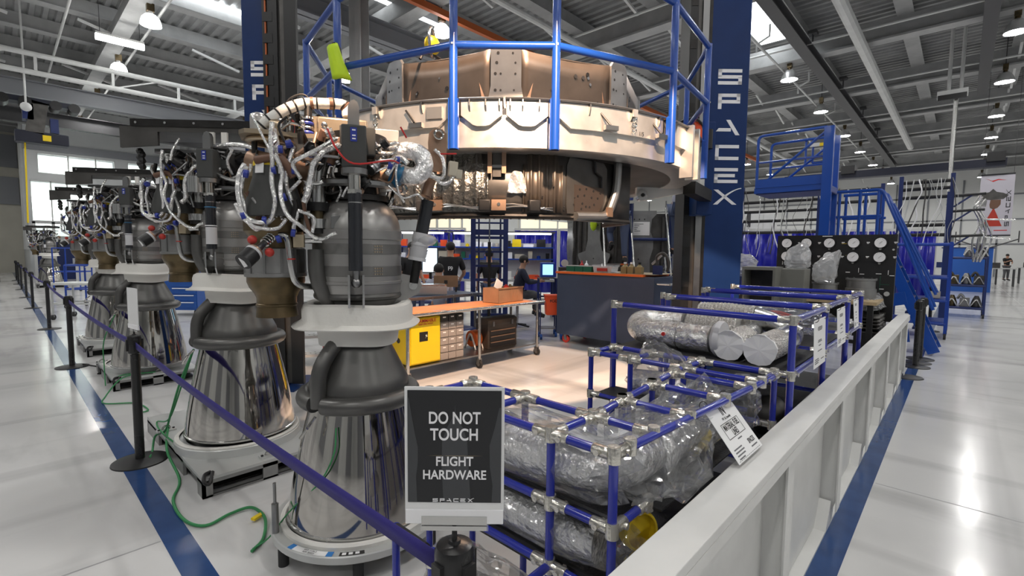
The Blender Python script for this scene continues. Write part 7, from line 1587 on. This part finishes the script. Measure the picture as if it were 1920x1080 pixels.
# ================================================================ left rear
t = thing('tool_cabinet', 'tall blue rolling tool cabinet with white drawer handles behind the engines', 'tool cabinet', (3.15, 13.9, 0), RZ)
MB().box((0, 0, .72), (.85, .6, 1.15)).build('body', 'cabinet_blue', t, smooth=False)
for k in range(6): d = MB().box((.1, -.305, .28 + .17 * k), (.62, .02, .155)).build('drawer', 'cabinet_blue', t, smooth=False); MB().box((.1, -.325, .33 + .17 * k), (.5, .02, .02)).build('drawer_handle', 'sign_white', d, smooth=False)
for x in (-.35, .35): MB().cyl((x - .03, -.2, .08), (x + .03, -.2, .08), .08, 14).build('caster_wheel', 'rubber', t)
t = thing('step_ladder', 'aluminium steps with pierced treads between the first and second engines', 'steps', (2.9, 6.72, 0), RZ + .45)
for k, (z, y) in enumerate(((.20, -.30), (.42, -.1), (.64, .1), (.86, .3))):
    s_ = MB().box((0, y, z), (.62, .22, .035)).build('tread', 'alu_box', t, smooth=False)
    for a in range(9):
        for b_ in range(3): MB().cyl((-.25 + .062 * a, y - .06 + .06 * b_, z + .018), (-.25 + .062 * a, y - .06 + .06 * b_, z + .019), .014, 8).build('tread_hole', 'skin_dark', s_, smooth=False) if (a + b_) % 2 == 0 else None
for x in (-.32, .32): MB().beam((x, -.5, 0), (x, .42, .95), .03, .05).build('side_rail', 'alu_box', t, smooth=False); MB().beam((x, .5, 0), (x, .4, .95), .03, .04).build('rear_leg', 'alu_box', t, smooth=False); MB().beam((x, .1, 0.02), (x, -.1, .4), .02, .03).build('brace', 'alu_box', t, smooth=False)
t = thing('fire_extinguisher', 'red fire extinguisher with yellow label behind the aluminium steps', 'extinguisher', (3.45, 7.1, 0)); MB().lathe([(0, 0), (.1, 0), (.1, .5), (.05, .6), (.03, .62), (0, .62)], 20).build('cylinder', 'red', t); MB().cyl((0, 0, .2), (0, 0, .32), .101, 20).build('label_band', 'yellow', t); MB().tube(spline([(0, 0, .64), (.1, 0, .6), (.12, 0, .3)], 5), .015, 8).build('hose', 'black', t); MB().box((0, 0, .66), (.04, .14, .06)).build('valve', 'black', t, smooth=False)
def trestle(label, loc, rz, w_, d, h, m='alu_box', top=True):
    t = thing('work_trolley', label, 'trolley', loc, rz)
    for x in (-w_ / 2, w_ / 2):
        for y in (-d / 2, d / 2): MB().cyl((x, y, .06), (x, y, h), .022, 8).build('leg', m, t); MB().cyl((x - .02, y, .06), (x + .02, y, .06), .06, 12).build('caster_wheel', 'rubber', t)
    for z in (h, h * .45):
        for y in (-d / 2, d / 2): MB().cyl((-w_ / 2, y, z), (w_ / 2, y, z), .022, 8).build('side_bar', m, t)
        for x in (-w_ / 2, w_ / 2): MB().cyl((x, -d / 2, z), (x, d / 2, z), .022, 8).build('end_bar', m, t)
    if top: MB().box((0, 0, h + .02), (w_, d, .02)).build('tray_top', m, t, smooth=False)
    return t
trestle('pale grey tubular trolley behind the third stanchion', (1.35, 14.7, 0), -.7, 1.0, .6, .80)
trestle('blue framed trolley with silver trays behind the fourth engine', (1.9, 17.2, 0), -.7, 1.3, .7, 1.15, 'blue_paint')
trestle('blue frame stand beside the far engine at the aisle end', (1.9, 24.6, 0), -.7, .9, .6, 1.6, 'blue_paint', False)
trestle('grey trolley further down behind the blue framed trolley', (3.2, 20.5, 0), -.7, 1.6, .8, 1.0)
R = random.Random(77)
for i in range(12):
    x, y, z0 = ((1.9, 17.2, 1.185), (3.2, 20.5, 1.035))[i % 2]; q = (i // 2 - 2.5) * .2; p = Vector((x, y, 0)) + Vector((.76, -.64, 0)) * q * (1 if i % 2 == 0 else 1.25)
    m_ = ('alu_box', 'black', 'steel', 'blue_paint', 'sign_white', 'skin_dark')[(i // 2) % 6]
    tag(MB().box((p.x, p.y, z0 + .08), (.17, .3, R.uniform(.08, .16)), rz=-.7).build('parts_box', m_, smooth=False), '%s box on the %s, %s along' % ({'alu_box': 'silver', 'black': 'black', 'steel': 'steel', 'blue_paint': 'blue', 'sign_white': 'white', 'skin_dark': 'dark grey'}[m_], 'blue framed trolley' if i % 2 == 0 else 'far grey trolley', ('first', 'second', 'third', 'fourth', 'fifth', 'sixth')[i // 2]), 'box')
t = thing('display_stand', 'white stand with two blue and red picture boxes below the office windows', 'display', (2.9, 28.6, 0), -.7)
MB().box((0, 0, 1.0), (1.1, .5, 2.0)).build('stand_body', 'white_paint', t, smooth=False)
for s_ in (-.28, .28): b_ = MB().box((s_, 0, 2.36), (.5, .3, .7)).build('picture_box', 'strap_blue', t, smooth=False); MB().box((s_, -.155, 2.42), (.3, .01, .36)).build('picture', 'sign_white', b_, smooth=False); MB().box((s_, -.156, 2.1), (.4, .01, .14)).build('picture_foot', 'red_cap', b_, smooth=False)
t = thing('railing', 'white framed railing with dark panels under the office windows', 'railing', (2.4, 33.5, 0)); MB().span((-1.2, 0, 0), (2.6, .05, 1.9)).build('dark_panel', 'blue_dark', t, smooth=False)
for x in (-1.2, -.5, .4, 1.3, 2.2): MB().span((x, -.06, 0), (x + .12, .0, 2.9)).build('white_post', 'white_paint', t, smooth=False)
MB().span((-1.2, -.06, 2.8), (2.6, .0, 2.95)).build('white_rail', 'white_paint', t, smooth=False); MB().span((-1.2, -.06, 1.9), (2.6, 0, 2.05)).build('white_rail', 'white_paint', t, smooth=False)
for i, (x, z) in enumerate(((-.6, 2.05), (.8, 2.05))): pass
t = thing('machine_frame', 'low blue and grey machine at the aisle start before the beige far wall', 'machine', (-.6, 33, 0)); MB().span((-1.6, -.5, 0), (.6, .5, 1.3)).build('machine_body', 'girder_grey', t, smooth=False); MB().span((-1.6, -.55, 1.3), (.6, .5, 1.9)).build('blue_hood', 'blue_dark', t, smooth=False); MB().span((-.2, -.6, 0), (0, -.5, 2.6)).build('control_post', 'alu_box', t, smooth=False)
# warm windows of the far offices, seen below the ring
for i, (x0, x1, z0, z1) in enumerate(((26.5, 32.6, 3.4, 5.0), (39.5, 53.0, 3.6, 5.4))):
    t = thing('window_%d' % (4 + i)); tag(t, kind='structure'); MB().span((x0, 35.9, z0), (x1, 35.95, z1)).build('lit_room', 'warm_room', t, smooth=False)
    for k in range(5): a = x0 + (x1 - x0) * k / 4; MB().span((a - .1, 35.8, z0), (a + .1, 35.9, z1)).build('window_frame', 'wall_panel', t, smooth=False)
    for z in (z0, z1): MB().span((x0, 35.8, z - .08), (x1, 35.9, z + .08)).build('window_frame', 'wall_panel', t, smooth=False)
# ================================================================ labels that tell look-alikes apart by their order
bpy.context.view_layer.update()
ORD = ['first', 'second', 'third', 'fourth', 'fifth', 'sixth', 'seventh', 'eighth', 'ninth', 'tenth', 'eleventh', 'twelfth']
same = {}
iv = cam.matrix_world.inverted()
def screen_x(o):
    p = o.matrix_world @ (Vector(o.bound_box[0]).lerp(Vector(o.bound_box[6]), .5) if o.type == 'MESH' else Vector()); q = iv @ p
    return q.x / -q.z if q.z < 0 else 99
for o in sc.objects:
    if o.parent is None and o.get('label') and 'beyond the edge' not in o['label']: same.setdefault(o['label'], []).append(o)
for lab, os_ in same.items():
    if len(os_) > 1:
        for k, o in enumerate(sorted(os_, key=screen_x)): o['label'] = '%s, %s from the left' % (lab, ORD[min(k, 11)])
